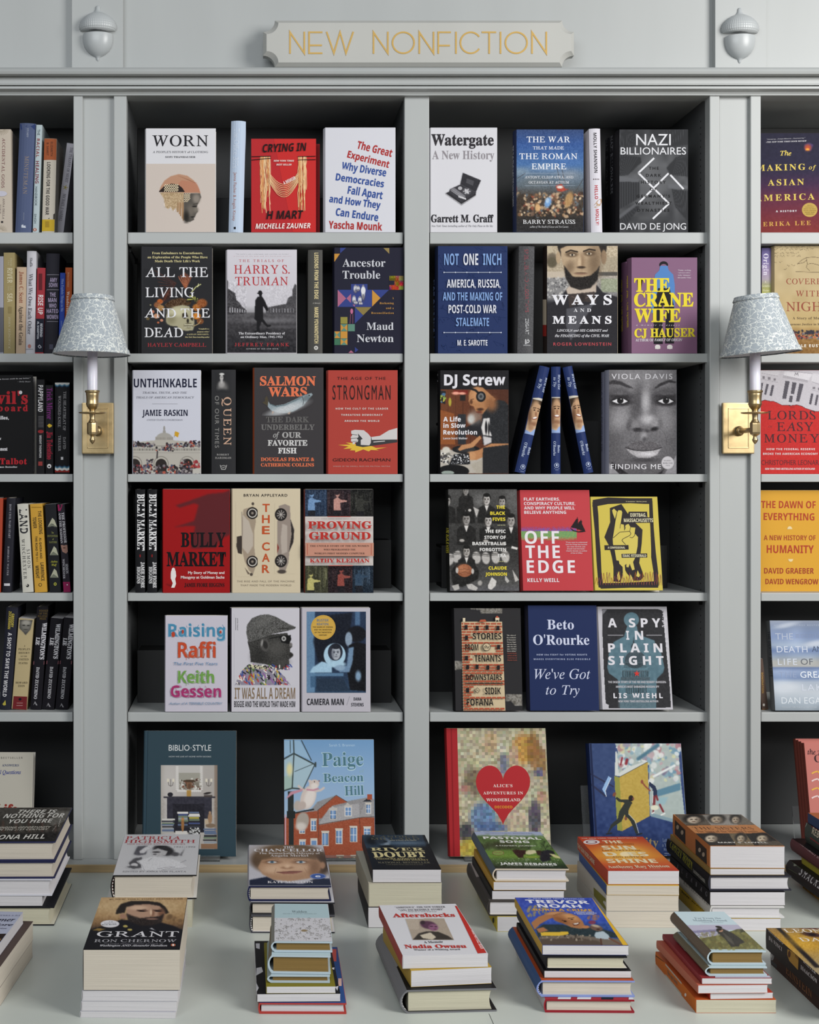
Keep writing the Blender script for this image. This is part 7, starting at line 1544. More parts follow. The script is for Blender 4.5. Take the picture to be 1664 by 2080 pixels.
for q, (bl, br, yt, tl, lb) in enumerate(((392, 536, 152, 482, 'tall black spine with white serif capitals and rose band, left of two twins'), (542, 702, 300, 660, 'black spine copy with a rose band, middle of three'), (718, 880, 296, 832, 'black spine copy with a rose band, right one beside the stile'))):
    b = sp(lb, 4, bl, br, yt, tl, 'h' if q == 0 else 'p', '#17151b', d=.031, bulge=.0015)
    o = bl - 392; a0 = (555, 350) if q == 0 else ((732, 362) if q == 1 else (905, 366)); a1 = (515, 826) if q == 0 else ((694, 818) if q == 1 else (865, 822))
    b.tt("WILMINGTON'S", a0, a1, (a0[0] + 55, a0[1] + 4), 'B', '#cfcdd2', wide=1); l0 = (472, 540) if q == 0 else ((655, 545) if q == 1 else (826, 548)); b.tt('LIE', l0, (l0[0] - 10, l0[1] + 98), (l0[0] + 48, l0[1] + 4), 'B', '#cfcdd2', wide=1)
    z0 = (475, 928) if q == 0 else ((652, 922) if q == 1 else (824, 926)); b.tt('DAVID ZUCCHINO', z0, (z0[0] - 36, z0[1] + 412), (z0[0] + 40, z0[1] + 4), 'b', '#cfcdd2', wide=1)
    ym = 872 if q == 0 else 866; xm = (415, 598) if q == 0 else ((604, 766) if q == 1 else (776, 936)); b.p('#6d454c', [(xm[0], ym - 20), (xm[1], ym - 18), (xm[1] - 4, ym + 26), (xm[0] - 4, ym + 24)])
    lg = (460, 1400) if q == 0 else ((632, 1420) if q == 1 else (804, 1425)); b.p('#8a888c', [(lg[0] - 28, lg[1] + 25), (lg[0] - 5, lg[1] - 30), (lg[0] + 28, lg[1] + 25), (lg[0] + 8, lg[1] + 25), (lg[0] - 3, lg[1] - 5)])
    if q == 0:
        for t_, x0, x1, yb in (('WINNER', 508, 628, 208), ('OF THE', 508, 618, 244), ('PULITZER', 490, 634, 280), ('PRIZE', 516, 600, 312)): b.t(t_, x0, x1, yb - 24, yb, 'r', '#6d5a30')
Z(0, 1450, 5.942)
b = stand('ivory hardcover with blue italic words on an easel, cut by the left edge', 5, -520, 368, 466, 'h', '#b5b0a4', T=.03, d=.03, lean=11, dz=.0034, group=G0, edge='#cfcabb')
easel(b, 'clear acrylic easel under the ivory hardcover')
b.t('BESTSELLER', 12, 275, 520, 542, 'g', '#55534f').t('ANSWERS', 24, 228, 608, 634, 'b', '#3f4a6d').t('l Questions', 0, 252, 680, 726, 'T', '#3f4a8a').t('Life', -60, 215, 1090, 1200, 'B', '#8a2a22').r('#c9c4b4', 372, 470, 378, 1300)

# ================================================================ bay at the right edge
G3 = 'books on the shelves at the right edge'
Z(1500, 240, 8.0)
b = stand('dark blue to wine red hardcover with spaced yellow capitals and a lantern', 0, 215, 1380, 245, 'h', '#2a1a3a', T=.03, d=.062, group=G3)
c = b.full('#241a3a', 1.3); c.vg([(240, '#1b1a30'), (800, '#1f1c36'), (1080, '#3a1d3f'), (1300, '#58213a'), (1560, '#6a2230'), (1880, '#7a2824')]); c.noise(.015, 3)
c.p('#4a3560', [(1072, 430), (1150, 398), (1218, 435), (1180, 530), (1130, 552), (1080, 535)], 1); c.e('#a8462a', 1130, 480, 50, 50, .6); c.e('#e39a3a', 1125, 510, 30, 22, .6); c.e('#3a2418', 1125, 535, 40, 8, .4); b.cv(c)
y_ = '#d3bc5a'
b.t('"Sweeping...Comprehensive...Fascinating."', 465, 1085, 338, 352, 'T', '#cfcdd2', 328).t('-THE NEW YORK TIMES BOOK REVIEW', 450, 1110, 380, 400, 'T', '#d8d6da', 380)
b.t('The', 682, 862, 532, 606, 'T', y_).t('MAKING', 290, 1090, 762, 860, 'b', y_, 840).t('of', 1145, 1262, 765, 832, 'T', y_).t('ASIAN', 480, 1068, 1000, 1098, 'b', y_, 1085).t('AMERICA', 270, 1240, 1252, 1352, 'b', y_, 1322).t('A HISTORY', 610, 950, 1500, 1530, 'k', '#d3d1d4', 1522).t('ERIKA LEE', 402, 1176, 1690, 1758, 'b', '#c99a4a', 1735)
b.e('#b5974a', 1158, 1492, 126, 115, n=36)
for i, (t_, x0, x1) in enumerate((('WITH A', 1120, 1200), ('POSTSCRIPT', 1085, 1225), ('ABOUT THE MOST', 1060, 1255), ('RECENT CAMPAIGN', 1060, 1262), ('AGAINST ASIAN', 1080, 1240), ('AMERICANS', 1095, 1225))): b.t(t_, x0, x1, 1412 + i * 28, 1426 + i * 28, 'S', '#7a632c')
Z(1430, 480, 7.111)
b = spine('lavender to lime spine with white serif title, right of the right lamp', 1, 838, 978, 168, 838, 'p', '#7d6f9a', d=.03, group=G3)
c = b.full('#7d6f9a', 1.0); c.vg([(165, '#5d5484'), (350, '#7a6f9c'), (500, '#9a8aa8'), (620, '#a59aa5'), (720, '#9a9a6a'), (860, '#a5a544'), (1700, '#a5a544')]); b.cv(c)
b.tv('Origin', 862, 932, 250, 562, 'b', '#d8d3e0', wide=1).t('A', 876, 900, 640, 672, 'b', '#d3d0b8').t('Genetic', 835, 962, 700, 732, 'b', '#cfccaa').t('History', 850, 950, 765, 798, 'b', '#cfccaa').t('of the', 840, 940, 825, 850, 'T', '#cfccaa')
b = stand('parchment hardcover with ink handwriting, a sketched wolf and rust capitals', 1, 998, 2100, 136, 'h', '#b3a07a', T=.03, d=.02, group=G3)
c = b.full('#b3a07a', 1.1); c.vg([(130, '#b5a37e'), (700, '#b3a079'), (1300, '#b39a68'), (1420, '#8f6a3a'), (1720, '#7d5a2c')]); c.noise(.03, 14); c.specks(['#2c2a34', '#8a3a34', '#5d6470', '#a8553a', '#3f3a3c', '#b58a5a'], 150, 1290, 1370, 1700, 1480, 6, 17, 4)
c.specks(['#2c2a34'], 16, 1290, 1360, 1700, 1410, 8, 22, 6); c.noise(.06, 3, (c.y > 1380).astype(float)); rg = random.Random(2)
for y, x0, x1 in ((150, 1010, 1640), (190, 1020, 1640), (240, 1020, 1420), (285, 1010, 1420), (370, 1010, 1160), (420, 1190, 1330), (470, 1130, 1260)):
    pts = []; x = x0
    while x < x1: pts.append((x, y + rg.uniform(-17, 17))); x += rg.uniform(7, 15)
    for q in range(0, len(pts) - 5, 7): c.l('#4a3c28', 3.2, *pts[q:q + 6])
for pp in (((1350, 400), (1420, 340), (1480, 308), (1600, 300), (1664, 312)), ((1480, 310), (1495, 400), (1480, 450), (1530, 500)), ((1510, 400), (1560, 390), (1640, 410), (1664, 420)), ((1350, 400), (1440, 380), (1480, 350)), ((1330, 512), (1664, 520))): c.l('#4a3a26', 6, *pp)
b.cv(c)
r_ = '#8a4634'
b.t('COVERED', 1190, 1790, 610, 692, 'r', r_).t('WITH', 1325, 1720, 785, 868, 'r', r_).t('NIGHT', 1190, 1830, 950, 1080, 'r', r_).t('A Story of Murder', 1280, 1790, 1165, 1200, 'b', '#4a3a28').t('and Indigenous Justice in Early', 1060, 1760, 1255, 1285, 'b', '#4a3a28').t('NICOLE EUSTACE', 1210, 1830, 1560, 1600, 'k', '#ddd6c9')
Z(1500, 700, 7.427)
b = stand('hardcover torn between a white stone facade and red, dark serif title', 2, 268, 1365, 386, 'h', '#b32a28', T=.03, d=.032, group=G3)
b.cs = '#9c2624'
c = b.full('#b92b29', .9)
edge_ = [(260, 845), (345, 850), (400, 832), (480, 850), (525, 848), (600, 880), (660, 910), (740, 912), (800, 915), (880, 905), (960, 925), (1010, 955), (1100, 985), (1170, 1005), (1370, 1010)]
c.p('#2b1a1c', [(x, y + 8) for x, y in edge_] + [(1370, 380), (260, 380)], 0); c.p('#bcb8be', edge_ + [(1370, 380), (260, 380)], 0)
w_ = c.inside(edge_ + [(1370, 380), (260, 380)]); c.p('#c6c3c8', [(260, 380), (660, 380), (590, 470), (260, 440)], 1); c.p('#cac7cc', [(1120, 430), (1370, 480), (1370, 600), (1100, 560)], 1); c.p('#a9a5ab', [(680, 470), (1050, 545), (1045, 575), (670, 500)], 0); c.p('#d0cdd2', [(700, 400), (1120, 440), (1060, 540), (680, 465)], 1)
dk = '#55525a'
for pts in ([(710, 545), (775, 555), (720, 822), (662, 815)], [(815, 565), (880, 575), (840, 750), (790, 740)], [(775, 770), (825, 775), (808, 872), (760, 865)], [(920, 585), (985, 595), (920, 862), (868, 855)], [(425, 590), (460, 597), (420, 760), (388, 752)], [(505, 608), (542, 614), (505, 778), (470, 770)], [(345, 575), (376, 580), (350, 720), (340, 700)], [(1098, 735), (1132, 742), (1100, 905), (1066, 898)], [(1180, 755), (1212, 762), (1180, 920), (1148, 912)]): c.p(dk, pts, 0)
for x, y in ((362, 478), (448, 492), (530, 508), (1122, 635), (1200, 652)): c.r('#7a767c', x, y, x + 36, y + 36)
for pts in (((345, 430), (590, 475)), ((345, 520), (600, 570)), ((680, 465), (1050, 545)), ((690, 385), (1120, 440)), ((1110, 560), (1220, 600)), ((1100, 680), (1220, 715))): c.l('#8d8990', 5, *pts)
c.l('#6d6a70', 8, (850, 465), (862, 425), (880, 455), (895, 425), (905, 470)); c.noise(.02, 2); b.cv(c)
k_ = '#43262b'
b.t('THE', 770, 850, 930, 958, 'r', '#7a2426').t('LORDS', 440, 1165, 1000, 1128, 'r', k_).t('OF', 452, 515, 1222, 1255, 'r', '#7a2a2c').t('EASY', 580, 1130, 1172, 1302, 'r', k_).t('MONEY', 388, 1215, 1350, 1475, 'r', k_).t('HOW THE FEDERAL RESERVE', 425, 1155, 1562, 1592, 'S', '#d8cccb').t('BROKE THE AMERICAN ECONOMY', 372, 1200, 1632, 1662, 'S', '#d8cccb').t('CHRISTOPHER LEONARD', 345, 1270, 1742, 1815, 's', '#5d2a2e').t('NEW YORK TIMES BESTSELLING AUTHOR OF KOCHLAND', 402, 1155, 1860, 1888, 'I', '#dcd0d0')
Z(1500, 970, 8.0)
b = stand('marigold hardcover with rust red capitals and two small half discs', 3, 292, 1396, 208, 'h', '#cf9a34', T=.03, d=.040, group=G3)
b.t('THE DAWN OF', 372, 1258, 380, 495, 'S', '#a8412c', 500, wide=1).t('EVERYTHING', 412, 1236, 575, 690, 'S', '#a8412c', 697, wide=1).t('A NEW HISTORY OF', 415, 1256, 938, 1018, 'S', '#a04a2c', 1020, wide=1).t('HUMANITY', 462, 1226, 1098, 1225, 'S', '#a8412c', 1230, wide=1).t('DAVID GRAEBER', 420, 1228, 1468, 1560, 'S', '#9c432c', 1563, wide=1).t('DAVID WENGROW', 440, 1300, 1645, 1732, 'S', '#9c432c', 1736, wide=1)
b.p('#dcc89a', [(795 + 40 - 40 * math.cos(t_), 838 - 46 * math.sin(t_)) for t_ in np.linspace(0, math.pi, 16)]).p('#dcc89a', [(850 - 40 * math.cos(t_), 1325 + 42 * math.sin(t_)) for t_ in np.linspace(0, math.pi, 16)])
Z(1500, 1210, 7.171)
b = stand('cloudy blue-grey paperback with thin white capitals, leaning back', 4, 535, 1590, 362, 'p', '#8d9aab', '#6d6f70', T=.024, d=.004, lean=9, group=G3)
c = b.full('#8d99ac', 1.2); c.vg([(360, '#8f97a8'), (470, '#7d8ba5'), (600, '#7c8db0'), (720, '#9ba9bd'), (800, '#6f82a8'), (880, '#8d9bb0'), (960, '#a8a9a6'), (1030, '#a5a5a3'), (1050, '#65769a'), (1100, '#8a9ab8'), (1200, '#7486a8'), (1260, '#a8b2c0'), (1400, '#b5bcc4'), (1560, '#9aa5b0'), (1720, '#7d8790')]); c.noise(.05, 22); c.e('#b8bfcc', 1120, 700, 160, 40, .8, -10); c.e('#b0b8c6', 700, 430, 150, 30, .8, -12); c.e('#c2c8d0', 700, 1330, 200, 60, .8); b.cv(c)
wl = '#c6ccd8'
b.t('NEW YORK TIMES BESTSELLER', 520, 1300, 420, 440, 'g', '#a8b0c0').t('THE', 540, 800, 548, 638, 'g', '#aab2c2').t('DEATH', 562, 1010, 735, 825, 'g', wl, track=.04).t('AND', 1075, 1300, 735, 818, 'g', '#4a556d').t('LIFE', 578, 858, 918, 1008, 'g', wl).t('OF', 912, 1088, 918, 1005, 'g', '#5d6068').t('THE', 595, 850, 1108, 1192, 'g', '#8f9cb8').t('GREAT', 905, 1330, 1105, 1195, 'g', '#dfe4ea').t('LAKES', 930, 1400, 1290, 1382, 'g', wl).t('DAN EGAN', 630, 1300, 1482, 1572, 'g', '#d0d6dc').t('FINALIST FOR THE PULITZER PRIZE', 640, 1140, 1615, 1632, 'g', '#c2c9d0')
for i in range(3): b.t('NEW EDITION WITH A PREFACE', 838, 1250, 560 + i * 22, 572 + i * 22, 'g', '#a0a9ba')
b.tv('THE DEATH AND LIFE', 430, 462, 520, 1180, 'S', '#4a4a50', 40, f='s')
b = spine('brown spine with gilt capitals sloping behind the stile, fifth shelf', 4, 350, 440, 925, 268, 'p', '#5b4a42', d=.032, group=G3)
b.tt('DOMINATION', (335, 1120), (345, 1420), (362, 1118), 'S', '#b08a4a').e('#cfc9c2', 372, 1590, 16, 20).r('#9a6a3a', 340, 1650, 440, 1705)
Z(1540, 1480, 10.403)
d0 = -.022; px0 = zp(1175, 0)[0]; Hs = None
for q in range(4):
    dq = d0 + q * .0146; pq = VX + (px0 - VX) * (D + d0) / (D + dq)
    lb = ('pink thin hardcover with playful dark title, front copy of four in a row', 'second pink copy from the front, only its spine showing', 'third pink copy from the front, only its spine showing', 'rearmost pink copy of four, only its spine showing')[q]
    b = stand(lb, 5, (pq - 1540) * 10.403, (pq - 1540) * 10.403 + 1350, 300 if q == 0 else 290, 'h', '#b86f66', '#84443a', T=.0138, d=dq, lean=12, dz=.0034, H=Hs, group='pink copies at the right edge', edge='#c9857a', bulge=.001)
    if q == 0:
        Hs = b.H
        b.t('the', 1050, 1220, 440, 545, 'T', '#3a2226').t('C', 1195, 1330, 555, 710, 'b', '#3a2226').t('T', 1265, 1350, 465, 545, 'T', '#3a2226')
        for y, k_ in ((930, '#d8a84a'), (1090, '#dcc3c0'), (1280, '#d8a84a'), (1450, '#dcc3c0')): b.l(k_, 30, (1135, y + 20), (1190, y - 10), (1260, y - 30), (1300, y + 10), (1360, y - 20), (1420, y + 5))
        b.r('#c98278', 905, 290, 960, 3000)
    if q == 3: easel(b, 'clear acrylic easel under the pink copies', -.09, .8, .05, .4, T=.066)
# ================================================================ stacks lying on the table
def sg(n): return 'books of the ' + n + ' table stack'
# ---- back row, leftmost
Z(0, 1620, 4.521); S = Stack(); g = sg('far left back')
S.lie('black hardcover with ivory page edges, bottom of the far left back stack', (-300, 1176), (497, 1176), 1003, 'h', '#1b1b1f', L=.235, page='y', group=g, inner='#c9c5b4', fore=.004)
S.lie('slim white paperback second from the bottom of the far left back stack', (-300, 996), (388, 994), 905, 'p', '#c9c9cd', L=.21, page='w', group=g)
S.lie('white jacketed hardcover in the middle of the far left back stack', (-310, 903), (478, 903), 748, 'h', '#c9c8d0', L=.235, page='w', group=g, inner='#d8d6da')
S.lie('navy edged hardcover copy under its topmost twin, far left back stack', (-300, 745), (505, 743), 588, 'h', '#3a3836', L=.235, page='c', edge='#26284a', group=g, inner='#26284a')
b = S.lie('dark street photograph hardcover with slanted white capitals, topmost of its stack', (-300, 585), (508, 583), 405, 'h', '#34312d', back=(690, 92), page='c', edge='#26284a', group=g, inner='#26284a')
c = b.full('#34312d', 1.2); c.vg([(90, '#4a4642'), (200, '#3a3733'), (320, '#3d3934'), (405, '#2a2826')])
for i in range(16): c.r(('#5b554d', '#26241f', '#6a4a40')[i % 3], -60 + i * 40, 215, -40 + i * 40, 320, .45, 3)
c.p('#6d6a64', [(520, 120), (640, 130), (600, 220), (480, 260), (450, 240)], 2, .8); c.l('#b5b2ab', 4, (560, 190), (535, 270)); c.l('#a8a59e', 3, (520, 255), (480, 310)); c.p('#1b1a19', [(0, 330), (540, 318), (510, 400), (0, 400)], 5, .7); c.noise(.05, 2); b.cv(c)
wt = '#d3d0c9'
b.t('THERE IS', 158, 512, 113, 145, 'I', wt, wide=1.6).t('NOTHING FOR', 25, 582, 152, 190, 'I', wt, 184, wide=1.6).t('YOU HERE', 75, 478, 203, 238, 'I', wt, 230, wide=1.6).t('FINDING OPPORTUNITY', -30, 465, 270, 286, 'I', '#b5b0a6', 280, wide=1.6).t('IN THE 21ST CENTURY', -30, 440, 290, 305, 'I', '#b5b0a6', 300, wide=1.6).t('FIONA HILL', -110, 408, 348, 388, 'I', wt, 378, wide=1.6)

# ---- back row: portrait pile behind the thick paperback
Z(150, 1670, 5.042); S = Stack(); g = sg('white portrait')
S.lie('thick white paperback with ivory edges hidden under the white portrait hardcover', (330, 1082), (1212, 1078), 800, 'p', '#cdcbc6', L=.20, page='y', group=g)
b = S.lie('thick white hardcover with a reclining woman and red roman capitals', (375, 792), (1258, 788), 543, 'h', '#c3c2c4', '#b9b6b8', back=(545, 126), page='c', edge='#1a1818', group=g, inner='#d8d5cf', fore=.003)
b.headband = ('#3a1418', '#d8d2cc')
c = Canvas(520, 240, 1190, 500, '#c3c2c4', .9)
c.p('#55545a', [(610, 330), (650, 250), (760, 240), (740, 330), (660, 345)], 4); c.p('#4d4c50', [(560, 420), (620, 370), (700, 360), (690, 470), (600, 480)], 5)
c.e('#29282b', 920, 290, 110, 52, .25, 12); c.p('#b5b3b4', [(800, 290), (860, 270), (960, 300), (940, 340), (860, 355), (810, 340)], 2); c.e('#3a383b', 845, 308, 40, 8, .5); c.e('#555356', 830, 330, 20, 6, .5); c.p('#cbc9cb', [(670, 300), (740, 250), (830, 245), (760, 280), (720, 320), (680, 320)], 2)
c.p('#d3d2d4', [(640, 400), (800, 355), (960, 370), (1080, 400), (1160, 460), (1060, 470), (860, 495), (700, 495), (690, 440)], 3); c.p('#3c3b3f', [(1080, 340), (1130, 280), (1140, 260), (1105, 350)], 3, .6); c.e('#4a494d', 1040, 330, 40, 20, .5)
for q in ((700, 440, 720, 490), (850, 480, 1010, 455), (900, 490, 1040, 460), (1090, 420, 1150, 390), (660, 400, 690, 440), (760, 400, 800, 370)): c.l('#7d7b80', 4, q[:2], q[2:], a=.8)
c.e('#c9c7c9', 620, 440, 36, 20, .3); c.e('#4f4e52', 600, 460, 50, 12, .6); c.noise(.04, 1.5, (np.abs(c.c - c.base).sum(-1) > .04).astype(float)); b.cv(c, key=True)
rd = '#a8343a'
b.t('PATRICIA', 532, 1090, 146, 177, 'r', rd, wide=1.7).t('HIGHSMITH', 515, 1242, 182, 213, 'r', rd, wide=1.7).t('HER DIARIES AND NOTEBOOKS', 545, 1140, 219, 232, 'r', '#b5868a', wide=1.7).t('1941-1995', 1030, 1245, 248, 262, 'r', '#9a989c', wide=1.7).t('EDITED BY ANNA VON PLANTA', 500, 1150, 500, 514, 'r', '#8d8b8f', wide=1.7)

# ---- front row: four thick paperbacks
S = Stack(); g = sg('thick paperback')
for i, (bl, br, yt) in enumerate((((62, 2000), (1042, 2010), 1935), ((74, 1932), (1056, 1936), 1832), ((82, 1830), (1068, 1834), 1722))):
    S.lie(('bottom', 'second', 'third')[i] + ' white paperback under the bearded soldier paperback', bl, br, yt, 'p', '#c6c5cc', L=.21, page='w', group=g)
b = S.lie('thick paperback with a bearded soldier portrait on sepia, topmost of its stack', (92, 1722), (1086, 1722), 1304, 'p', '#15151a', back=(310, 772), page='c', group=g)
c = b.full('#a58a66', 1.1); c.vg([(770, '#b08f66'), (860, '#b89a70'), (960, '#a5835a'), (1040, '#7d5f40'), (1090, '#4a3a2e'), (1110, '#15151a'), (1320, '#121217')]); c.e('#d0b58c', 650, 880, 330, 110, .9, 0, .6); c.noise(.04, 3, (c.y < 1080).astype(float)); c.specks(['#5d4630', '#8a6a48'], 40, 220, 970, 1150, 1060, 8, 26, 3, .5, .5)
c.p('#14141a', [(200, 1090), (330, 1060), (480, 1000), (900, 1030), (1040, 1070), (1110, 1110), (1120, 1320), (100, 1320)], 2)
c.p('#231d1b', [(425, 945), (440, 895), (480, 840), (580, 810), (740, 806), (880, 825), (940, 870), (975, 930), (940, 945), (900, 900), (540, 870), (520, 930)], 2)
c.p('#b08d76', [(540, 880), (620, 850), (760, 840), (880, 860), (915, 905), (920, 950), (880, 1000), (720, 1005), (600, 985), (540, 950)], 2); c.e('#cfae94', 660, 880, 90, 22, .7); c.e('#7d5844', 900, 940, 36, 50, .6); c.e('#a07a64', 505, 965, 36, 26, .3)
c.p('#2a2220', [(535, 935), (600, 960), (680, 985), (760, 975), (880, 965), (925, 935), (900, 1030), (800, 1062), (680, 1060), (560, 1020)], 3); c.noise(.07, 1.3, c.inside([(535, 935), (680, 985), (880, 965), (900, 1030), (680, 1060), (560, 1020)]).astype(float)); c.e('#8a6a5c', 800, 993, 60, 8, .5)
for x in (700, 865): c.e('#4a322a', x, 910, 52, 9, .5); c.e('#231a18', x, 915, 26, 6, .4); c.l('#33241f', 5, (x - 55, 902), (x + 40, 896))
c.e('#8a654f', 805, 935, 22, 34, .6); c.e('#d8b89c', 790, 925, 12, 30, .6); c.p('#cfcfd3', [(775, 1090), (800, 1085), (835, 1110)], 1); c.e('#b0a05a', 528, 1068, 24, 12, .2); c.e('#b0a05a', 574, 1103, 24, 11, .2); c.p('#8a6f3a', [(190, 1110), (240, 1088), (330, 1095), (270, 1115)], 1); b.cv(c)
b.e('#d8d6da', 370, 1043, 96, 38, n=36).e('#7a4a4a', 370, 1043, 92, 35, n=36).e('#d8d6da', 370, 1043, 90, 33.5, n=36).t('10', 362, 398, 1018, 1028, 'S', '#3a3a4a').t('BEST BOOKS OF THE YEAR', 310, 435, 1034, 1041, 'S', '#4a4a5a').t('Book Review', 288, 440, 1048, 1058, 'b', '#1d1d24', 1054)
b.t('#1 NEW YORK TIMES BESTSELLER', 362, 1120, 787, 799, 'r', '#6d5238', 793, wide=1.7).t('GRANT', 228, 1070, 1122, 1176, 'r', '#d3d1d4', wide=1.7).t('RON CHERNOW', 205, 1050, 1204, 1232, 'r', '#a5a3a8', wide=1.7).t('PULITZER PRIZE-WINNING AUTHOR OF', 310, 915, 1244, 1254, 'r', '#77757c', wide=1.7).t('Washington AND Alexander Hamilton', 265, 955, 1258, 1276, 'T', '#c9c7cc', wide=1.5).e('#b5654a', 1018, 1262, 24, 14).e('#e0dcd8', 1018, 1262, 9, 11)

# ---- back row: chancellor pile
Z(470, 1680, 5.2); S = Stack(); g = sg('smiling portrait')
b = S.lie('black spined hardcover at the bottom of the smiling portrait stack', (188, 1118), (1092, 1122), 930, 'h', '#c0bec4', '#17171a', L=.235, page='c', edge='#3a3a40', group=g, inner='#d3d1d4'); b.headband = ('#17171a', '#d8d6d2')
S.lie('white jacketed hardcover with a loose flap, under the smiling portrait', (192, 926), (1092, 930), 792, 'h', '#c9c7cc', '#a8a6ac', L=.235, page='c', edge='#2a2a2e', group=g, inner='#1b1b1e', fore=.010)
b = S.lie('hardcover with a smiling short haired woman filling its front', (168, 782), (1055, 782), 622, 'h', '#b9b7be', '#a8a6b0', back=(200, 190), page='c', edge='#1d2142', group=g, inner='#1d2142'); b.headband = ('#1d2142', '#d8d6d2')
c = b.full('#bfbdc4', .95)
c.e('#5d4a3a', 620, 350, 420, 170, .12); c.e('#7d654c', 560, 270, 300, 90, .7, 0, .8); c.e('#4a3a2e', 960, 400, 90, 110, .4); c.p('#22283c', [(190, 560), (380, 525), (520, 590), (760, 600), (900, 540), (1060, 545), (1060, 620), (190, 620)], 3)
c.p('#b08a6c', [(280, 430), (330, 330), (500, 310), (760, 320), (900, 330), (960, 390), (930, 470), (820, 545), (620, 575), (450, 560), (330, 500)], 4); c.e('#cfa98a', 560, 430, 200, 60, .8); c.e('#8a674e', 880, 430, 60, 90, .8); c.e('#d8b698', 430, 450, 80, 34, .8, 0, .7); c.e('#d0ac8e', 740, 430, 70, 34, .8, 0, .7); c.e('#a67f63', 965, 405, 26, 36, .4)
c.p('#6a5440', [(300, 330), (420, 290), (560, 300), (720, 290), (860, 310), (920, 350), (760, 325), (600, 330), (450, 320), (330, 350)], 4, .8)
for x in (430, 735): c.e('#8a6750', x, 372, 90, 18, .6); c.e('#d8d3d0', x, 372, 48, 11, .3); c.e('#5f7f95', x, 371, 22, 11, .3); c.e('#1d1d20', x, 371, 9, 6, .3); c.l('#5d4436', 5, (x - 60, 366), (x, 356), (x + 60, 366)); c.l('#7a5f48', 5, (x - 75, 345), (x, 332), (x + 70, 342))
c.e('#9a7458', 590, 430, 60, 14, .6); c.e('#dcb99a', 590, 415, 30, 20, .7); c.p('#8d5a50', [(480, 478), (600, 468), (740, 468), (760, 472), (680, 492), (560, 498)], 2); c.l('#5d3630', 4, (480, 479), (600, 474), (750, 470)); c.l('#9a7458', 5, (470, 440), (455, 490), a=.6); c.l('#9a7458', 5, (770, 430), (800, 480), a=.6); c.noise(.015, 1.5); b.cv(c)
b.e('#3f5a9a', 915, 521, 86, 30, n=36).e('#c9cede', 915, 521, 80, 27, n=36).e('#3f5a9a', 915, 521, 77, 25.5, n=36).t('e', 888, 944, 508, 532, 'k', '#d8dcea', wide=3)
wt = '#dcd9dc'
b.t('THE', 552, 665, 204, 226, 'b', wt, wide=1.7).t('CHANCELLOR', 240, 970, 232, 260, 'b', wt, wide=1.7).t('The Remarkable Odyssey of', 290, 940, 268, 288, 'b', '#cfc6c2', wide=1.7).t('Angela Merkel', 412, 815, 292, 314, 'b', '#cfc6c2', wide=1.7).t('KATI MARTON', 382, 865, 573, 594, 'b', wt, wide=1.7)

# ---- front row: little gilt classics pile
S = Stack(); g = sg('little gilt-edged')
b = S.lie('picture book with red patterned edges, bottom of the small gilt pile', (284, 1972), (1216, 1975), 1856, 'h', '#2a4c86', '#8a2a26', L=.235, page='w', edge='#a83a34', group=g, inner='#a83a34'); b.back = '#b5605a'
b.r('#b9524a', 1060, 1290, 1110, 1420); b.r('#d8b0a4', 1130, 1600, 1165, 1680)
b = S.lie('black and white paperback under the olive cover, small gilt pile', (266, 1848), (1152, 1843), 1762, 'p', '#17171a', '#c9c7cc', L=.225, page='w', group=g)
for pts in ([(258, 1230), (300, 1230), (300, 1290), (262, 1280)], [(265, 1490), (320, 1480), (335, 1530), (262, 1570)], [(1050, 1490), (1090, 1485), (1085, 1510)], [(1095, 1690), (1140, 1680), (1120, 1730)], [(262, 1650), (290, 1700), (262, 1740)]): b.p('#d0ced3', pts)
b = S.lie('olive green paperback beneath the three little gilt-edged books', (366, 1758), (1100, 1756), 1682, 'p', '#7d7420', L=.185, page='w', group=g)
gl = dict(page='g', group=g, edge='#aebdc6', inner='#b5c4cc', bulge=.006)
S.lie('thinnest gilt-edged pocket hardcover, lowest of three', (378, 1645), (1042, 1648), 1562, 'h', '#a9bcc4', '#8f9c9c', L=.15, **gl)
b = S.lie('thick gilt-edged pocket hardcover, middle of three', (384, 1545), (1050, 1555), 1352, 'h', '#b3c6cc', '#6d6250', L=.152, **gl); b.back = '#24365a'
b = S.lie('pocket hardcover with tiny mushroom drawings under a pale blue band', (418, 1320), (1068, 1325), 1206, 'h', '#a9bfc4', '#8d8a82', back=(700, 812), **gl)
c = b.full('#c6c4c8', .75); c.p('#a9bfc4', [(395, 805), (1010, 805), (1040, 962), (400, 962)], 0); rg = random.Random(6)
for i in range(90):
    x, y = rg.uniform(425, 1060), rg.uniform(965, 1185); s_ = rg.uniform(.6, 1.5); k_ = rg.choice(['#55524d', '#6d6a64', '#7d7a74', '#4a4640'])
    c.l(k_, 3.2, (x - 14 * s_, y + 5 * s_), (x - 6 * s_, y - 3 * s_), (x + 6 * s_, y - 3 * s_), (x + 14 * s_, y + 5 * s_)); c.l(k_, 2.6, (x, y), (x + rg.uniform(-3, 3), y + 20 * s_))
c.e('#8d7a5a', 770, 1095, 34, 12, .3); c.specks(['#8d8a86', '#77746f'], 120, 425, 965, 1060, 1188, 2, 5, 7); b.cv(c)
b.t('Walden', 640, 800, 884, 906, 'b', '#5f6d70', wide=1.7).t('HENRY DAVID THOREAU', 545, 905, 913, 922, 'r', '#7d8c90', wide=1.7)

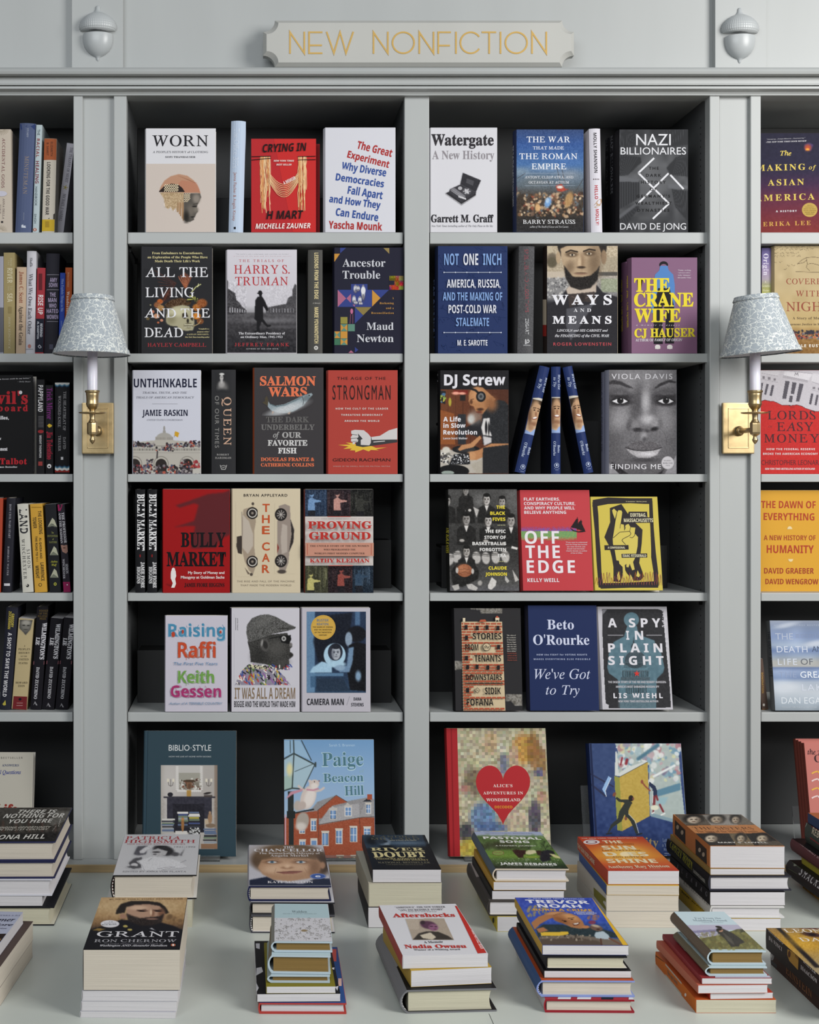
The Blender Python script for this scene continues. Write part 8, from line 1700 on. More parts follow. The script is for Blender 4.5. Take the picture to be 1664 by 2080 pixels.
# ---- back row: river pile
Z(700, 1670, 5.042); S = Stack(); g = sg('black river')
b = S.lie('black spined paperback at the bottom of the black river stack', (238, 1082), (1000, 1080), 872, 'p', '#26262a', '#1d1d20', L=.205, page='w', group=g)
b.tt('THEODORE ROOSEVELT', (150, 690), (228, 960), (170, 690), 'r', '#6d6a64', f='s') if False else None
S.lie('thick ivory-edged paperback with pale spine, middle of the black river stack', (244, 866), (996, 858), 630, 'p', '#b9b29f', '#a59f8f', L=.205, page='y', group=g)
b = S.lie('black paperback with gilt capitals and a brooding face, topmost of its stack', (284, 618), (990, 618), 484, 'p', '#16171c', '#26272c', back=(170, 131), page='w', group=g)
c = b.full('#16171c', .95); c.p('#2f3f50', [(170, 130), (800, 130), (840, 250), (200, 270)], 5, .8); c.e('#6d8296', 620, 215, 200, 18, .8, 0, .6); c.e('#0f1013', 280, 190, 60, 40, .6); c.e('#6f7d8c', 410, 205, 62, 42, .3, 10); c.e('#2a323c', 370, 195, 60, 30, .5); c.e('#1a1f26', 420, 200, 20, 6, .5); c.e('#8a98a5', 430, 230, 24, 12, .6); c.e('#14161a', 430, 250, 70, 14, .6); c.noise(.02, 2); b.cv(c)
gd = '#c9bd8c'
b.t('CANDICE', 290, 750, 140, 158, 'r', '#5d5a4a', wide=1.7).t('MILLARD', 270, 770, 162, 182, 'r', '#5d5a4a', wide=1.7).t('Author of Destiny of the Republic', 460, 740, 184, 193, 'T', '#a5a59a', 190).t('RIVER', 272, 822, 264, 294, 'b', gd, wide=1.8).t('DOUBT', 300, 845, 308, 362, 'B', gd, 358, wide=1.3).t("THEODORE ROOSEVELT'S", 316, 800, 370, 385, 'r', '#b5a878', wide=1.6).t('DARKEST JOURNEY', 500, 862, 383, 396, 'r', '#b5a878', wide=1.6).t('NATIONAL BESTSELLER', 345, 880, 408, 424, 'r', '#7d7864', wide=1.6).t('"A rich, dramatic tale that ranges from the personal"', 425, 805, 432, 441, 'r', '#6d6a5a')

# ---- front row: aftershocks pile
S = Stack(); g = sg('white memoir')
b = S.lie('thick hardcover with a silver spine and black lower half, under the white memoir', (566, 1962), (1560, 1938), 1722, 'h', '#161618', '#77777a', L=.245, page='y', edge='#6d6d70', group=g, inner='#19191b', bulge=.011, fore=.004); b.headband = ('#8d8d90', '#c9c7c4')
b.p('#8f8f92', [(285, 1110), (700, 1110), (760, 1460), (560, 1460), (470, 1490), (440, 1560), (430, 1600)])
b = S.lie('yellow spined paperback between the white memoir and the thick hardcover', (676, 1690), (1506, 1652), 1520, 'p', '#b5953f', '#a88a3a', L=.20, page='w', group=g)
b = S.lie('white paperback with a tinted child photograph and a red strip', (592, 1500), (1470, 1480), 1368, 'p', '#d3d2d6', '#a8403a', back=(420, 850), page='w', group=g)
c = Canvas(618, 985, 1125, 1215, '#d3d2d6', .8); ph = [(622, 990), (1020, 988), (1122, 1208), (700, 1210)]
c.p('#a89a8a', ph, 0); c.p('#b8aa9a', [(622, 990), (760, 990), (760, 1100), (660, 1100)], 5, .8); c.e('#55354a', 860, 1055, 82, 40, .25, 8); c.e('#3a2a33', 800, 1030, 26, 20, .4); c.e('#8a5a78', 910, 1080, 50, 34, .3, 10); c.e('#3a2430', 890, 1068, 18, 5, .4); c.e('#3a2430', 935, 1072, 14, 5, .4); c.e('#6a3a50', 930, 1098, 16, 5, .4)
c.p('#3a3530', [(700, 1205), (760, 1140), (850, 1118), (960, 1125), (1060, 1165), (1118, 1206)], 2); c.p('#c9bda8', [(770, 1160), (880, 1130), (940, 1180), (900, 1206), (800, 1190)], 2); m_ = ~c.inside(ph); c.noise(.02, 1.5); c.c[m_] = srgb('#d3d2d6'); b.cv(c, key=True)
b.p('#b8312a', [(1130, 858), (1215, 858), (1455, 1340), (1365, 1346)]).tt('"GORGEOUS"-A NEW YORK TIMES NOTABLE BOOK', (1182, 885), (1395, 1300), (1235, 885), 'S', '#e0cfcb')
rd = '#b8342e'
b.t('"AMBITIOUS" -THE NEW YORKER', 520, 1035, 868, 884, 'b', '#6d6a6e', 876, wide=1.7).t('"(AN) INCREDIBLE STORY"', 560, 1020, 894, 912, 'b', '#6d6a6e', 903, wide=1.7).t('-MALALA YOUSAFZAI', 645, 945, 914, 922, 'b', '#8d8a8e', wide=1.7).t('Aftershocks', 498, 1138, 938, 976, 'B', rd, 970, wide=1.8).t('A Memoir', 820, 1015, 1222, 1242, 'b', '#3a383c', 1236, wide=1.7).t('Nadia Owusu', 622, 1255, 1258, 1294, 'B', rd, 1288, wide=1.8).t('Winner of a Whiting Award', 715, 1188, 1302, 1318, 'b', '#5d5a5e', 1312, wide=1.7)

# ---- back row: pastoral pile
Z(940, 1660, 6.656); S = Stack(); g = sg('cow cover')
b = S.lie('yellow spined paperback at the bottom of the cow cover stack', (462, 1546), (1370, 1546), 1340, 'p', '#c9b42c', '#bda828', L=.205, page='w', group=g)
b.p('#d3d0c8', [(110, 900), (205, 1060), (205, 1120), (115, 1000)], f='s'); b.e('#1d1d20', 415, 1395, 14, 38, f='s')
b = S.lie('charcoal hardcover with a pale top showing at the left, cow cover stack', (332, 1334), (1300, 1334), 1125, 'h', '#55504d', '#3a3634', L=.225, page='w', group=g, edge='#3a3634'); b.p('#b0a49e', [(88, 590), (190, 580), (280, 800), (185, 810)])
S.lie('black spined paperback in the middle of the cow cover stack', (392, 1112), (1370, 1112), 994, 'p', '#1c1b1d', '#1c1b1d', L=.21, page='w', group=g)
S.lie('ochre spined paperback just below the cow cover hardcover', (412, 986), (1420, 1014), 872, 'p', '#b58a35', '#b58a35', L=.205, page='w', yaw=0, group=g)
b = S.lie('hardcover with cows on a green meadow under a hazy blue sky', (402, 866), (1444, 880), 694, 'h', '#33422c', '#55606a', back=(180, 196), page='w', yaw=-.6, edge='#c9bba8', group=g, inner='#cfc6b8', bulge=.006)
c = b.full('#3f5a2f', .9); c.vg([(185, '#9aa8c8'), (235, '#a5b0c8'), (262, '#6d8564'), (300, '#4f6a3a'), (420, '#3f4f30'), (460, '#5f8038'), (530, '#6a8a3a'), (570, '#4f6a34'), (640, '#33452a'), (700, '#1f2820')])
c.specks(['#5d7d45', '#3a4f2c', '#6f8f50', '#2f3f28', '#7d9a5a'], 120, 200, 265, 1250, 440, 10, 34, 4, .6, .5); c.e('#2a2f22', 480, 380, 240, 40, .8, 0, .7); c.p('#1d2420', [(200, 330), (260, 360), (300, 440), (260, 440)], 4); c.specks(['#c9cfc4', '#a5b090', '#55704a'], 120, 400, 560, 1300, 640, 3, 8, 8, .3, .5)
for q in ((1120, 440, 1090, 360), (1120, 440, 1150, 370), (1100, 390, 1060, 360), (1135, 400, 1190, 380), (1105, 370, 1110, 330), (1150, 370, 1200, 345), (650, 430, 630, 400), (900, 430, 880, 395)): c.l('#26301f', 7, q[:2], q[2:])
c.p('#2e1c1a', [(670, 450), (720, 440), (860, 450), (850, 500), (820, 515), (825, 550), (760, 550), (700, 490)], 2); c.p('#cfc7a0', [(850, 470), (890, 446), (990, 450), (1000, 485), (900, 510), (850, 495)], 2); c.p('#33211e', [(990, 450), (1060, 455), (1070, 530), (1010, 510)], 2)
c.p('#1c1e26', [(1060, 460), (1150, 440), (1230, 460), (1260, 520), (1180, 540), (1200, 580), (1080, 610), (1040, 560)], 3); c.p('#cfc890', [(1165, 495), (1230, 500), (1320, 540), (1318, 562), (1240, 545)], 2); c.e('#8a9a3c', 940, 540, 90, 10, .6); c.noise(.05, 1.5, (c.y > 260).astype(float)); b.cv(c)
wt = '#dfe0dc'
b.t('PASTORAL', 285, 1065, 262, 294, 'k', wt, 305, wide=2).t('SONG', 508, 908, 315, 346, 'k', wt, 350, wide=2).t("A FARMER'S JOURNEY", 445, 1000, 380, 394, 'G', '#c6cbbc', 396, wide=1.7).t('JAMES REBANKS', 510, 1280, 612, 642, 'k', wt, 655, wide=2).t("AUTHOR OF THE SHEPHERD'S LIFE", 600, 1230, 650, 660, 'r', '#b5baae', 668, wide=1.7).t('INTERNATIONAL BESTSELLER', 300, 950, 212, 222, 'r', '#7d89a8', 226, wide=1.7)
b.e('#8a5a4a', 480, 486, 78, 32, n=30).e('#7f9a50', 480, 486, 70, 28, n=30).t('THE FARM', 430, 530, 476, 490, 'b', '#8a4a3c')

# ---- front row: blue comedian memoir pile
Z(1020, 1800, 5.738); S = Stack(); g = sg('bright blue memoir')
b = S.lie('red hardcover with a dark patterned top, bottom of the bright blue memoir stack', (486, 1472), (1562, 1506), 1318, 'h', '#9c2a30', '#b9b4b4', L=.232, page='c', edge='#8a1f2a', group=g, inner='#8a1f2a', yaw=-1)
for x0, x1, k_ in ((655, 805, '#cfcdd0'), (880, 1040, '#cfcdd0'), (1160, 1300, '#1d1f26'), (1480, 1550, '#cfcdd0')): b.r(k_, x0, 1296, x1, 1330)
b = S.lie('burnt orange hardcover with pale blue edges and a blue spine', (400, 1290), (1560, 1312), 1098, 'h', '#a84a26', '#34507c', L=.236, page='c', edge='#7d8cc0', group=g, inner='#8a98c6', yaw=-.6, bulge=.008); b.headband = ('#2a2a33', '#c9c7cc')
S.lie('thin white-edged paperback beneath the black hardcover, bright blue memoir stack', (486, 1068), (1506, 1070), 984, 'p', '#141214', '#1c1719', L=.215, page='w', group=g, yaw=-.4)
b = S.lie('black hardcover right beneath the bright blue memoir', (500, 972), (1462, 980), 815, 'h', '#17161a', '#1d1b1f', L=.225, page='y', edge='#17161a', group=g, yaw=-.4); b.tv('RAZORBLADE', 205, 230, 470, 900, 'S', '#8d8a90', f='s') if False else None
b = S.lie('bright blue paperback with a laughing man painting and white block capitals', (466, 800), (1484, 816), 686, 'p', '#2f3f86', '#c99f3a', back=(190, 134), page='w', group=g, yaw=-.7)
c = b.full('#32469a', .85); c.vg([(130, '#3a4ca5'), (400, '#3a54b0'), (460, '#2f4a8a')]); c.noise(.05, 5); c.specks(['#a8954f', '#7d7a5d', '#c2a24a'], 24, 300, 220, 520, 350, 8, 20, 5, .4, .6); c.specks(['#a8704a', '#8a6a5d'], 10, 980, 330, 1150, 400, 8, 20, 6, .4, .6)
c.p('#26353a', [(400, 500), (480, 450), (700, 450), (900, 490), (1100, 480), (1300, 540), (1400, 600), (420, 600)], 2); c.noise(.03, 3, (c.y > 470).astype(float)); c.p('#6d6257', [(430, 590), (800, 570), (1400, 620), (1420, 700), (470, 700)], 2); c.p('#54483f', [(440, 620), (900, 605), (1120, 640), (1180, 690), (460, 690)], 3); c.specks(['#a59a86', '#3a332c', '#7d7264'], 60, 460, 570, 1040, 630, 5, 14, 7, .3, .7)
sk = '#a5714a'
c.p(sk, [(340, 430), (420, 360), (500, 330), (560, 300), (700, 295), (760, 310), (640, 350), (540, 390), (450, 440), (380, 510)], 2); c.e('#c08c60', 600, 318, 80, 14, .6, -6); c.p('#a86f48', [(400, 500), (480, 480), (540, 520), (430, 545)], 2); c.l('#6d452c', 4, (620, 330), (740, 305)); c.l('#6d452c', 4, (600, 345), (700, 330))
c.p(sk, [(590, 370), (640, 340), (780, 315), (880, 350), (940, 410), (960, 460), (1010, 465), (990, 490), (900, 498), (800, 480), (700, 430), (620, 405)], 2); c.e('#c9935f', 800, 360, 90, 26, .7, 18); c.e('#8a5633', 690, 400, 90, 26, .7, 22); c.l('#3a261b', 7, (770, 375), (840, 372)); c.l('#3a261b', 7, (700, 400), (750, 408)); c.e('#2a1c16', 815, 388, 18, 5, .4); c.e('#2a1c16', 735, 415, 18, 5, .4)
c.p('#5d2f22', [(815, 440), (880, 428), (910, 425), (890, 455), (840, 462)], 1); c.p('#e0dad0', [(825, 440), (880, 430), (900, 428), (880, 446), (840, 448)], 1); c.e('#b87a4f', 975, 478, 46, 16, .4)
c.e('#7a3a55', 1050, 424, 44, 22, .2); c.e('#6d5347', 1100, 488, 76, 34, .2, 12); c.e('#b0a08c', 1090, 465, 50, 14, .5, 12); c.e('#3d2a24', 1120, 505, 20, 8, .5); c.p('#aebdc4', [(1090, 540), (1180, 525), (1240, 570), (1270, 625), (1100, 610), (1075, 580)], 2); c.l('#6d4a3a', 18, (1250, 610), (1400, 690)); c.l('#55382c', 20, (1150, 620), (1160, 690)); c.p('#d8b23c', [(445, 540), (770, 532), (780, 560), (700, 578), (460, 580)], 2); b.cv(c)
b.p('#d8ac32', [(1048, 138), (1108, 142), (1490, 694), (1412, 692)])
wt = '#dcdce4'
b.t('#1 NEW YORK TIMES BESTSELLER', 305, 965, 139, 150, 'S', '#b5bcd8', 158, wide=1.8).t('TREVOR', 285, 1025, 160, 198, 'k', wt, 210, wide=2.2).t('NOAH', 425, 935, 212, 250, 'k', wt, 256, wide=2.2).t('BORN A CRIME', 370, 1055, 263, 288, 'k', '#cf9f3a', 296, wide=2.2)
for i, t_ in enumerate(('STORIES FROM', 'A SOUTH AFRICAN', 'CHILDHOOD')): b.t(t_, 860 - (20 if i == 1 else -20 * (i == 2)), 1075 + (30 if i == 1 else 0), 300 + i * 13, 309 + i * 13, 'k', '#c9cde0', wide=2)

# ---- back row: orange sun pile
Z(1150, 1640, 3.237); S = Stack(); g = sg('orange sun')
S.lie('grey-white spined paperback at the bottom of the orange sun stack', (262, 792), (738, 792), 684, 'p', '#b5b2aa', '#a5a39d', L=.21, page='c', group=g)
b = S.lie('paperback with a mossy spine foot, third from the top under the orange sun', (263, 682), (741, 682), 578, 'p', '#b5b0a6', '#b0aca4', L=.21, page='c', group=g)
b.p('#6d6a2c', [(182, 525), (262, 600), (262, 680), (182, 600)], f='s')
b = S.lie('blue spined paperback under the orange sun cover', (266, 576), (744, 578), 512, 'p', '#c9a23a', '#34508a', L=.21, page='c', group=g)
b = S.lie('orange paperback with a glowing sun between wide cream capitals', (273, 506), (744, 506), 416, 'p', '#b5402a', '#b0402a', back=(72, 193), page='w', group=g)
c = b.full('#b8432b', .8); c.vg([(190, '#b23a2a'), (260, '#c05a2c'), (320, '#d0802e'), (370, '#c05a2c'), (415, '#b23c2a')]); c.e('#dca040', 385, 300, 170, 60, .7, 0, .8); c.e('#e5bd62', 400, 305, 100, 34, .7, 0, .9); c.e('#f0dcae', 390, 308, 36, 16, .2); b.cv(c)
b.e('#d8d3d3', 168, 229, 54, 15.5, n=30).e('#7a3a44', 168, 229, 38, 10.5, n=30).e('#d8d3d3', 168, 229, 27, 7, n=30)
cr_ = '#e0d3b0'
b.t('THE NEW YORK TIMES BESTSELLER', 105, 470, 202, 208, 'S', '#d8b9a5', 205, wide=2).t('THE', 252, 375, 219, 237, 'k', cr_, wide=2.2).t('SUN', 248, 465, 254, 278, 'k', cr_, wide=2.4).t('D', 262, 345, 295, 322, 'k', cr_, wide=2.4).t('ES', 428, 550, 295, 322, 'k', cr_, wide=2.4).t('SHINE', 278, 608, 341, 366, 'k', cr_, wide=2.4)
for t_, x0, x1, y in (('HOW I FOUND', 220, 450, 247), ('LIFE, FREEDOM,', 240, 500, 288), ('AND JUSTICE', 305, 520, 332)): b.t(t_, x0, x1, y - 8, y, 'r', '#8a4a26', wide=1.7)
b.t('Anthony Ray Hinton', 282, 686, 385, 402, 'b', '#dcccb0', 396, wide=1.8).t('WITH LARA LOVE HARDIN', 370, 625, 404, 410, 'r', '#d0a58c', wide=1.7).tt('THE SUN DOES SHINE', (78, 262), (190, 380), (83, 238), 'k', '#d8b9a0', f='s')

# ---- back row: sepia sisters pile
S = Stack(); g = sg('sepia sisters')
b = S.lie('ochre paperback with black letters, bottom of the sepia sisters stack', (952, 812), (1412, 812), 730, 'p', '#a88a20', '#a08220', L=.215, page='w', group=g)
b.tt('BLOODY BIG BROTHER', (760, 560), (930, 708), (765, 535), 'S', '#2a2412', f='s')
b = S.lie('white hardcover near the bottom of the sepia sisters stack', (946, 726), (1436, 728), 650, 'h', '#c9c7c5', '#b5b2ad', L=.215, page='w', group=g, inner='#dcdbd9', fore=.003); b.tt('RENAISSANCE', (770, 500), (930, 645), (775, 470), 'b', '#77746e', f='s')
b = S.lie('black spined paperback under the black hardcover, sepia sisters stack', (945, 645), (1440, 645), 556, 'p', '#1a191b', '#1c1b1e', L=.225, page='w', group=g); b.tt('FLEABAG', (730, 400), (930, 590), (733, 375), 't', '#7d7a80', f='s')
b = S.lie('black hardcover with olive capitals along its spine', (935, 548), (1482, 548), 450, 'h', '#232327', '#17171a', L=.24, page='w', edge='#2f2f38', group=g, inner='#2f2f38', bulge=.003); b.tt("CAPOTE'S WOMEN", (682, 258), (828, 415), (686, 215), 'b', '#8d8a2c', f='s', wide=1).tt('LAURENCE LEAMER', (836, 425), (915, 500), (838, 405), 'b', '#a8a6a0', f='s')
S.lie('gold spined paperback directly under the sepia sisters cover', (947, 444), (1437, 444), 402, 'p', '#9a7a3a', '#8a6f3c', L=.225, page='w', group=g)
b = S.lie('thick paperback with sepia portraits above and below an orange band', (946, 398), (1438, 400), 254, 'p', '#b5784a', '#b06f3f', back=(716, 46), page='w', group=g)
c = b.full('#b57a4c', .75); c.p('#33302c', [(715, 48), (1170, 48), (1275, 115), (790, 120)], 0); c.p('#2b2826', [(850, 172), (1330, 170), (1437, 252), (940, 252)], 0)
for x0, y0, x1, y1, k_ in ((720, 50, 900, 115, '#6d6459'), (895, 50, 1075, 118, '#a8a29a'), (1070, 50, 1240, 115, '#7d756a')): c.p(k_, [(x0, y0), (x1, y0), (x1 + 60, y1), (x0 + 60, y1)], 1, .8)
c.p('#6d5f4a', [(1070, 172), (1180, 172), (1240, 252), (1120, 252)], 1); m0 = ((c.y < 118) | (c.y > 172)).astype(float)
for x, y, w_, k_ in ((840, 82, 70, '#c9b9a5'), (990, 80, 60, '#b5a590'), (1115, 82, 40, '#b0a08c'), (955, 205, 62, '#c9bba5'), (1150, 205, 40, '#b5a58c'), (1290, 205, 55, '#c2b49c')):
    c.e('#2a2623', x, y - 6, w_ * 1.0, 32, .3); c.e(k_, x, y + 2, w_ * .62, 22, .3); c.e('#4a4038', x - w_ * .22, y - 2, w_ * .14, 3, .4); c.e('#4a4038', x + w_ * .22, y - 2, w_ * .14, 3, .4); c.e('#6d5244', x, y + 13, w_ * .2, 3, .4); c.e('#5d5146', x + w_ * .5, y + 4, w_ * .3, 20, .8, 0, .6)
c.p('#5d554a', [(1260, 225), (1400, 220), (1437, 252), (1270, 252)], 2, .8); c.noise(.05, 1.5, m0); b.cv(c)
b.t('THE SISTERS', 845, 1240, 130, 146, 'r', '#4a2e20', wide=1.8).t('The Saga of the Mitford Family', 865, 1270, 152, 166, 'b', '#6d4228', wide=1.6).t('MARY S. LOVELL', 1005, 1330, 228, 236, 'S', '#cfccc6', wide=2)
b.p('#33302c', [(716, 82), (785, 150), (785, 245), (716, 175)], f='s').p('#33302c', [(852, 205), (925, 275), (925, 375), (852, 310)], f='s')
for x, y in ((735, 130), (765, 165), (880, 280), (905, 310)): b.e('#a39684', x, y, 9, 15, f='s')

# ---- front row: pale blue classic pile
Z(1300, 1820, 4.571); S = Stack(); g = sg('pale blue classic')
b = S.lie('orange paperback with a cream spine label, bottom of the pale blue classic stack', (518, 1086), (1266, 1086), 962, 'p', '#b8562a', '#c2661c', L=.20, page='y', group=g)
b.p('#b5ada0', [(235, 620), (385, 800), (385, 925), (235, 745)], f='s').tt('The Age Novel', (255, 720), (350, 830), (262, 690), 'b', '#6d665c', f='s').e('#dcd6d0', 425, 918, 9, 16, f='s').p('#4a2a1a', [(130, 530), (215, 570), (230, 600), (150, 560)], f='s')
S.lie('thin white-edged paperback with a red cover, pale blue classic stack', (650, 960), (1236, 952), 902, 'p', '#a8321e', '#a8321e', L=.19, page='w', group=g)
S.lie('salmon pink spined paperback in the pale blue classic stack', (537, 906), (1186, 900), 828, 'p', '#b8604c', '#b3674f', L=.19, page='w', group=g)
b = S.lie('dark red spined paperback under the two gilt pocket books', (572, 818), (1226, 818), 762, 'p', '#8a2f33', '#8a3034', L=.19, page='w', group=g); b.r('#b5b2c0', 700, 740, 1220, 760)
gl = dict(page='g', group=g, edge='#aebdc4', inner='#b5c4cc', bulge=.007)
b = S.lie('thinner gilt-edged pocket hardcover, under the windswept shepherd cover', (604, 744), (1180, 742), 656, 'h', '#b0c3c6', '#6d6450', L=.152, yaw=0, **gl)
b.p('#a9bdc0', [(270, 240), (420, 400), (420, 510), (290, 380)], f='s')
b = S.lie('pocket hardcover with a cloaked figure on a moor below a pale blue band', (624, 640), (1192, 660), 508, 'h', '#b9cdd4', '#6d5f50', back=(560, 146), yaw=0, **gl)
b.p('#b3c8ce', [(305, 150), (430, 285), (430, 400), (305, 260)], f='s')
c = b.full('#c0d2d8', .7); c.p('#b5b0c2', [(420, 272), (930, 268), (960, 315), (470, 330)], 1); c.p('#85809c', [(480, 325), (700, 312), (720, 335), (510, 350)], 2); c.p('#a5a2b5', [(510, 345), (730, 338), (740, 370), (560, 392)], 1)
c.p('#6d6a44', [(555, 395), (740, 365), (900, 310), (990, 320), (1190, 498), (640, 498)], 1); c.e('#4a4a3a', 960, 325, 60, 18, .6); c.specks(['#8a8550', '#5d5a3a', '#7a7a48', '#94905e', '#6d5f3a'], 200, 560, 330, 1180, 498, 5, 16, 3, .5, .5); c.specks(['#d8d6dc', '#55545d'], 20, 525, 348, 650, 378, 2, 5, 4)
c.p('#3f3d38', [(705, 320), (760, 300), (860, 345), (940, 400), (975, 432), (930, 450), (920, 470), (850, 475), (790, 400), (730, 350)], 2); c.p('#57544c', [(760, 330), (850, 400), (880, 460), (820, 420)], 2); c.e('#2f2b28', 733, 290, 32, 10, .2, 10); c.e('#b58a70', 752, 322, 20, 14, .3); c.e('#2a2622', 735, 312, 26, 12, .4); c.noise(.03, 1.5, (c.y > 330).astype(float)); b.cv(c)
b.t('Far From the', 515, 760, 200, 216, 'b', '#7d8c94', 216, wide=1.7).t('Madding Crowd', 500, 815, 220, 236, 'b', '#7d8c94', 238, wide=1.7).t('THOMAS HARDY', 575, 780, 243, 251, 'r', '#93a3aa', 253, wide=1.7)

# ---- front row, right edge: two biographies, spines towards the left
S = Stack(); g = sg('brown biographies')
b = S.lie('dark brown paperback with tan capitals on its spine, lower of two biographies', (1690, 2077), (1906, 2077), None, 'p', '#6d6d70', '#37211c', L=.232, T=.0300, yaw=0, raw=True, page='w', group=g)
Z(1540, 1840, 8.669)
b.p('#3f3f42', [(178, 690), (330, 850), (330, 1100), (178, 960)], f='s').e('#8d8d8f', 250, 890, 36, 70, f='s').e('#c9c9c8', 238, 880, 14, 34, f='s')
b.tt('EINSTEIN', (495, 1180), (950, 1630), (495, 1035), 'r', '#8a5f3f', f='s').tt('WALTER ISAACSON', (500, 1265), (950, 1725), (500, 1215), 'b', '#6d4f3f', f='s')
b = S.lie('golden close-up eye paperback with a dark spine, upper of two biographies', (1681, 2043), (1897, 2043), None, 'p', '#1f1a1b', '#221b1c', L=.234, T=.0345, yaw=0, raw=True, page='w', group=g)
c = b.full('#8a6a34', 1.0); c.vg([(200, '#1f1b1d'), (300, '#4a3a34'), (360, '#8a6f4a'), (500, '#a5803c'), (700, '#b58a34'), (900, '#a88a4f'), (1100, '#9a8a6a')]); c.p('#1d191b', [(130, 205), (520, 205), (330, 300), (420, 420), (560, 540), (1110, 1090), (1000, 1090)], 4); c.e('#55302c', 900, 385, 260, 24, .6, 4); c.e('#3a2226', 950, 510, 180, 36, .5, 8); c.e('#1d1518', 960, 510, 60, 26, .4); c.e('#d8a83a', 760, 640, 240, 100, .9, 20, .6); c.noise(.05, 2, (c.c.mean(-1) > .25).astype(float)); b.cv(c)
b.p('#b5985a', [(380, 270), (400, 255), (1400, 262), (1400, 308), (420, 302)]).t('THE #1 NEW YORK TIMES BESTSELLER', 440, 1380, 272, 290, 'S', '#4a3a22', 296, wide=2).t('LEONARDO', 490, 1900, 410, 470, 'r', '#e0d8cc', wide=1.8).t('DA VINCI', 770, 1900, 565, 628, 'r', '#e0d8cc', wide=1.8)
b.tt('LEONARDO', (180, 440), (445, 685), (180, 365), 'b', '#cfcaca', f='s').tt('DA VINCI', (195, 590), (425, 800), (195, 525), 'b', '#cfcaca', f='s').tt('WALTER', (790, 985), (1015, 1205), (790, 918), 'b', '#cfcaca', f='s').tt('ISAACSON', (758, 1110), (1045, 1370), (758, 1040), 'b', '#cfcaca', f='s')
b.p('#a8813a', [(520, 760), (600, 745), (715, 800), (710, 1130), (560, 970), (520, 860)], f='s').e('#55341f', 555, 850, 24, 60, f='s').p('#7d5a2a', [(650, 800), (715, 830), (712, 960), (660, 900)], f='s')

# ---- back row, right edge: six spines seen from the left
S = Stack(); g = sg('right edge back')
def rs(label, px0, T, kind, cf, cs, dx=.0, **k):
    z = S.z; O = Vector((1.0985 + dx, -D + 2.392, z))
    kk = F / (O.y + D); bl = (VX + O.x * kk, VY - (O.z - CH) * kk)
    W = .14; br = (VX + (O.x + W) * kk, bl[1])
    return S.lie(label, bl, br, None, kind, cf, cs, L=k.pop('L', .21), T=T, yaw=0, raw=True, group=g, **k)
Z(1540, 1640, 8.669)
b = rs('orange-yellow paperback at the bottom of the right edge back stack', 0, .0150, 'p', '#b5841f', '#b07d1c', .006)
b.tt('Anne Frank', (780, 1400), (985, 1560), (782, 1345), 'S', '#3a2a16', f='s')
b = rs('dark hardcover with tall white capitals on its spine, right edge back stack', 0, .0330, 'h', '#26221f', '#2b2122', -.018, L=.235, bulge=.008)
b.p('#4a4f3c', [(540, 870), (680, 960), (690, 1180), (530, 1080)], f='s').e('#8d9080', 600, 985, 26, 50, f='s').tt('SHACKLETON', (705, 1175), (1340, 1640), (705, 1045), 'S', '#c2bcbc', f='s', wide=1)
b = rs('yellow spined paperback in the right edge back stack', 0, .0190, 'p', '#b5a93c', '#ada038', .004, L=.21); b.tt('Stories That Stop You Mid Sentence', (735, 860), (1300, 1280), (737, 815), 't', '#6d6224', f='s')
b = rs('maroon spined hardcover with fancy white capitals, right edge back stack', 0, .0240, 'h', '#1d1a1c', '#55262a', -.010, L=.232, bulge=.004); b.tt('THE FAMILY ROMANOV', (675, 620), (1300, 1100), (675, 530), 'r', '#b9a0a0', f='s').p('#b5b3c2', [(1010, 655), (1075, 690), (1075, 760), (1020, 720)])
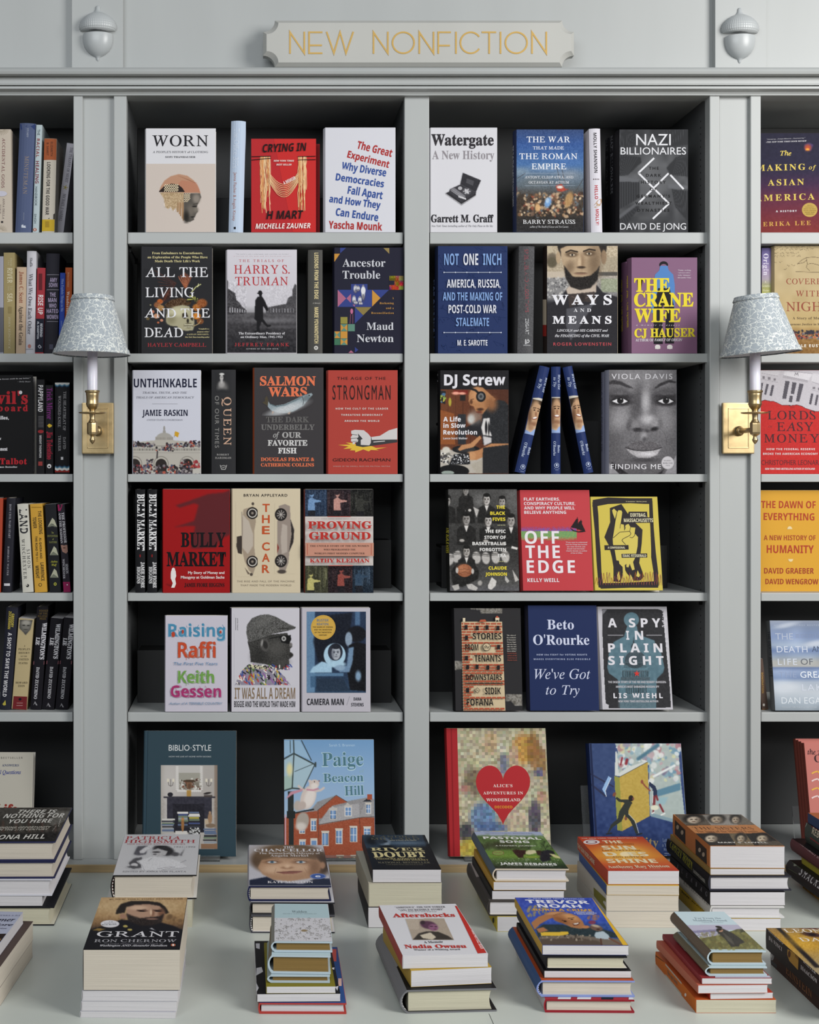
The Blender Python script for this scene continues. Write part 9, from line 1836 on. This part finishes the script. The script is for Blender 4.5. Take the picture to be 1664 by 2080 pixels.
b = rs('thick book with a red spine panel and a grey emblem, right edge back stack', 0, .0390, 'h', '#3a1f20', '#3a3f38', .008, L=.205, bulge=.003); b.p('#8a2228', [(918, 200), (1400, 520), (1400, 900), (918, 540)], f='s').e('#9a9c94', 805, 280, 40, 80, f='s').e('#33372f', 815, 290, 18, 44, f='s').tt('REBECCA', (945, 460), (1250, 680), (945, 340), 'S', '#cfc0a8', f='s')
b = rs('navy spined paperback on top of the right edge back stack', 0, .0200, 'p', '#a8603a', '#26365c', .012, L=.20); b.tt('RUTH BADER GINSBURG', (800, 20), (1400, 420), (800, -30), 'g', '#a5aec6', f='s')

# ---- front row, left edge: three paperbacks with bright fore edges
S = Stack(); g = sg('left edge front')
S.lie('white-edged paperback at the bottom of the left edge front stack', (-172, 2037.3), (0.5, 2043), None, 'p', '#9a8d88', L=.2045, T=.0290, raw=True, page='c', group=g)
S.lie('white-edged paperback with a brown cover, middle of the left edge front stack', (-176, 1999), (0.5, 2005), None, 'p', '#4a3c38', L=.2045, T=.0320, raw=True, page='c', group=g)
b = S.lie('pale blue paperback with black italic title, top of the left edge front stack', (-200, 1964), (-21, 1969.5), None, 'p', '#a9adc0', L=.2045, T=.0200, raw=True, page='w', group=g)
Z(0, 1820, 8.0)
b.p('#2b2220', [(-400, 622), (236, 618), (130, 808), (-400, 808)]).p('#a59a92', [(-400, 808), (132, 806), (40, 990), (-400, 1000)]).t('BESTSELLER', -150, 352, 310, 327, 'r', '#6d6f86', wide=1.7).t('Summer', -330, 232, 360, 412, 'T', '#26263a', wide=1.7).t('Before', -300, 205, 450, 486, 'T', '#26263a', wide=1.7).t('stories', -120, 108, 520, 535, 'T', '#4a4a5d', wide=1.7).t('NOVELIST', -200, 128, 700, 725, 'b', '#b58a5a', wide=1.5)
# ---------------------------------------------------------------- set the lettering, then build every book
build_glyphs({(j[2], c) for j in JOBS for c in j[1] + 'H'})
for b_, txt, st, hw, track, wide, a, h, u, v, col, f, k in JOBS:
    V, Fc = layout(txt, st, hw, track, wide)
    b_.put_at(k, b_.let, a + np.outer(V[:, 0] * h, u) + np.outer(V[:, 1] * h, v), Fc, ink(col), f)
for q in BOOKS: q.build()
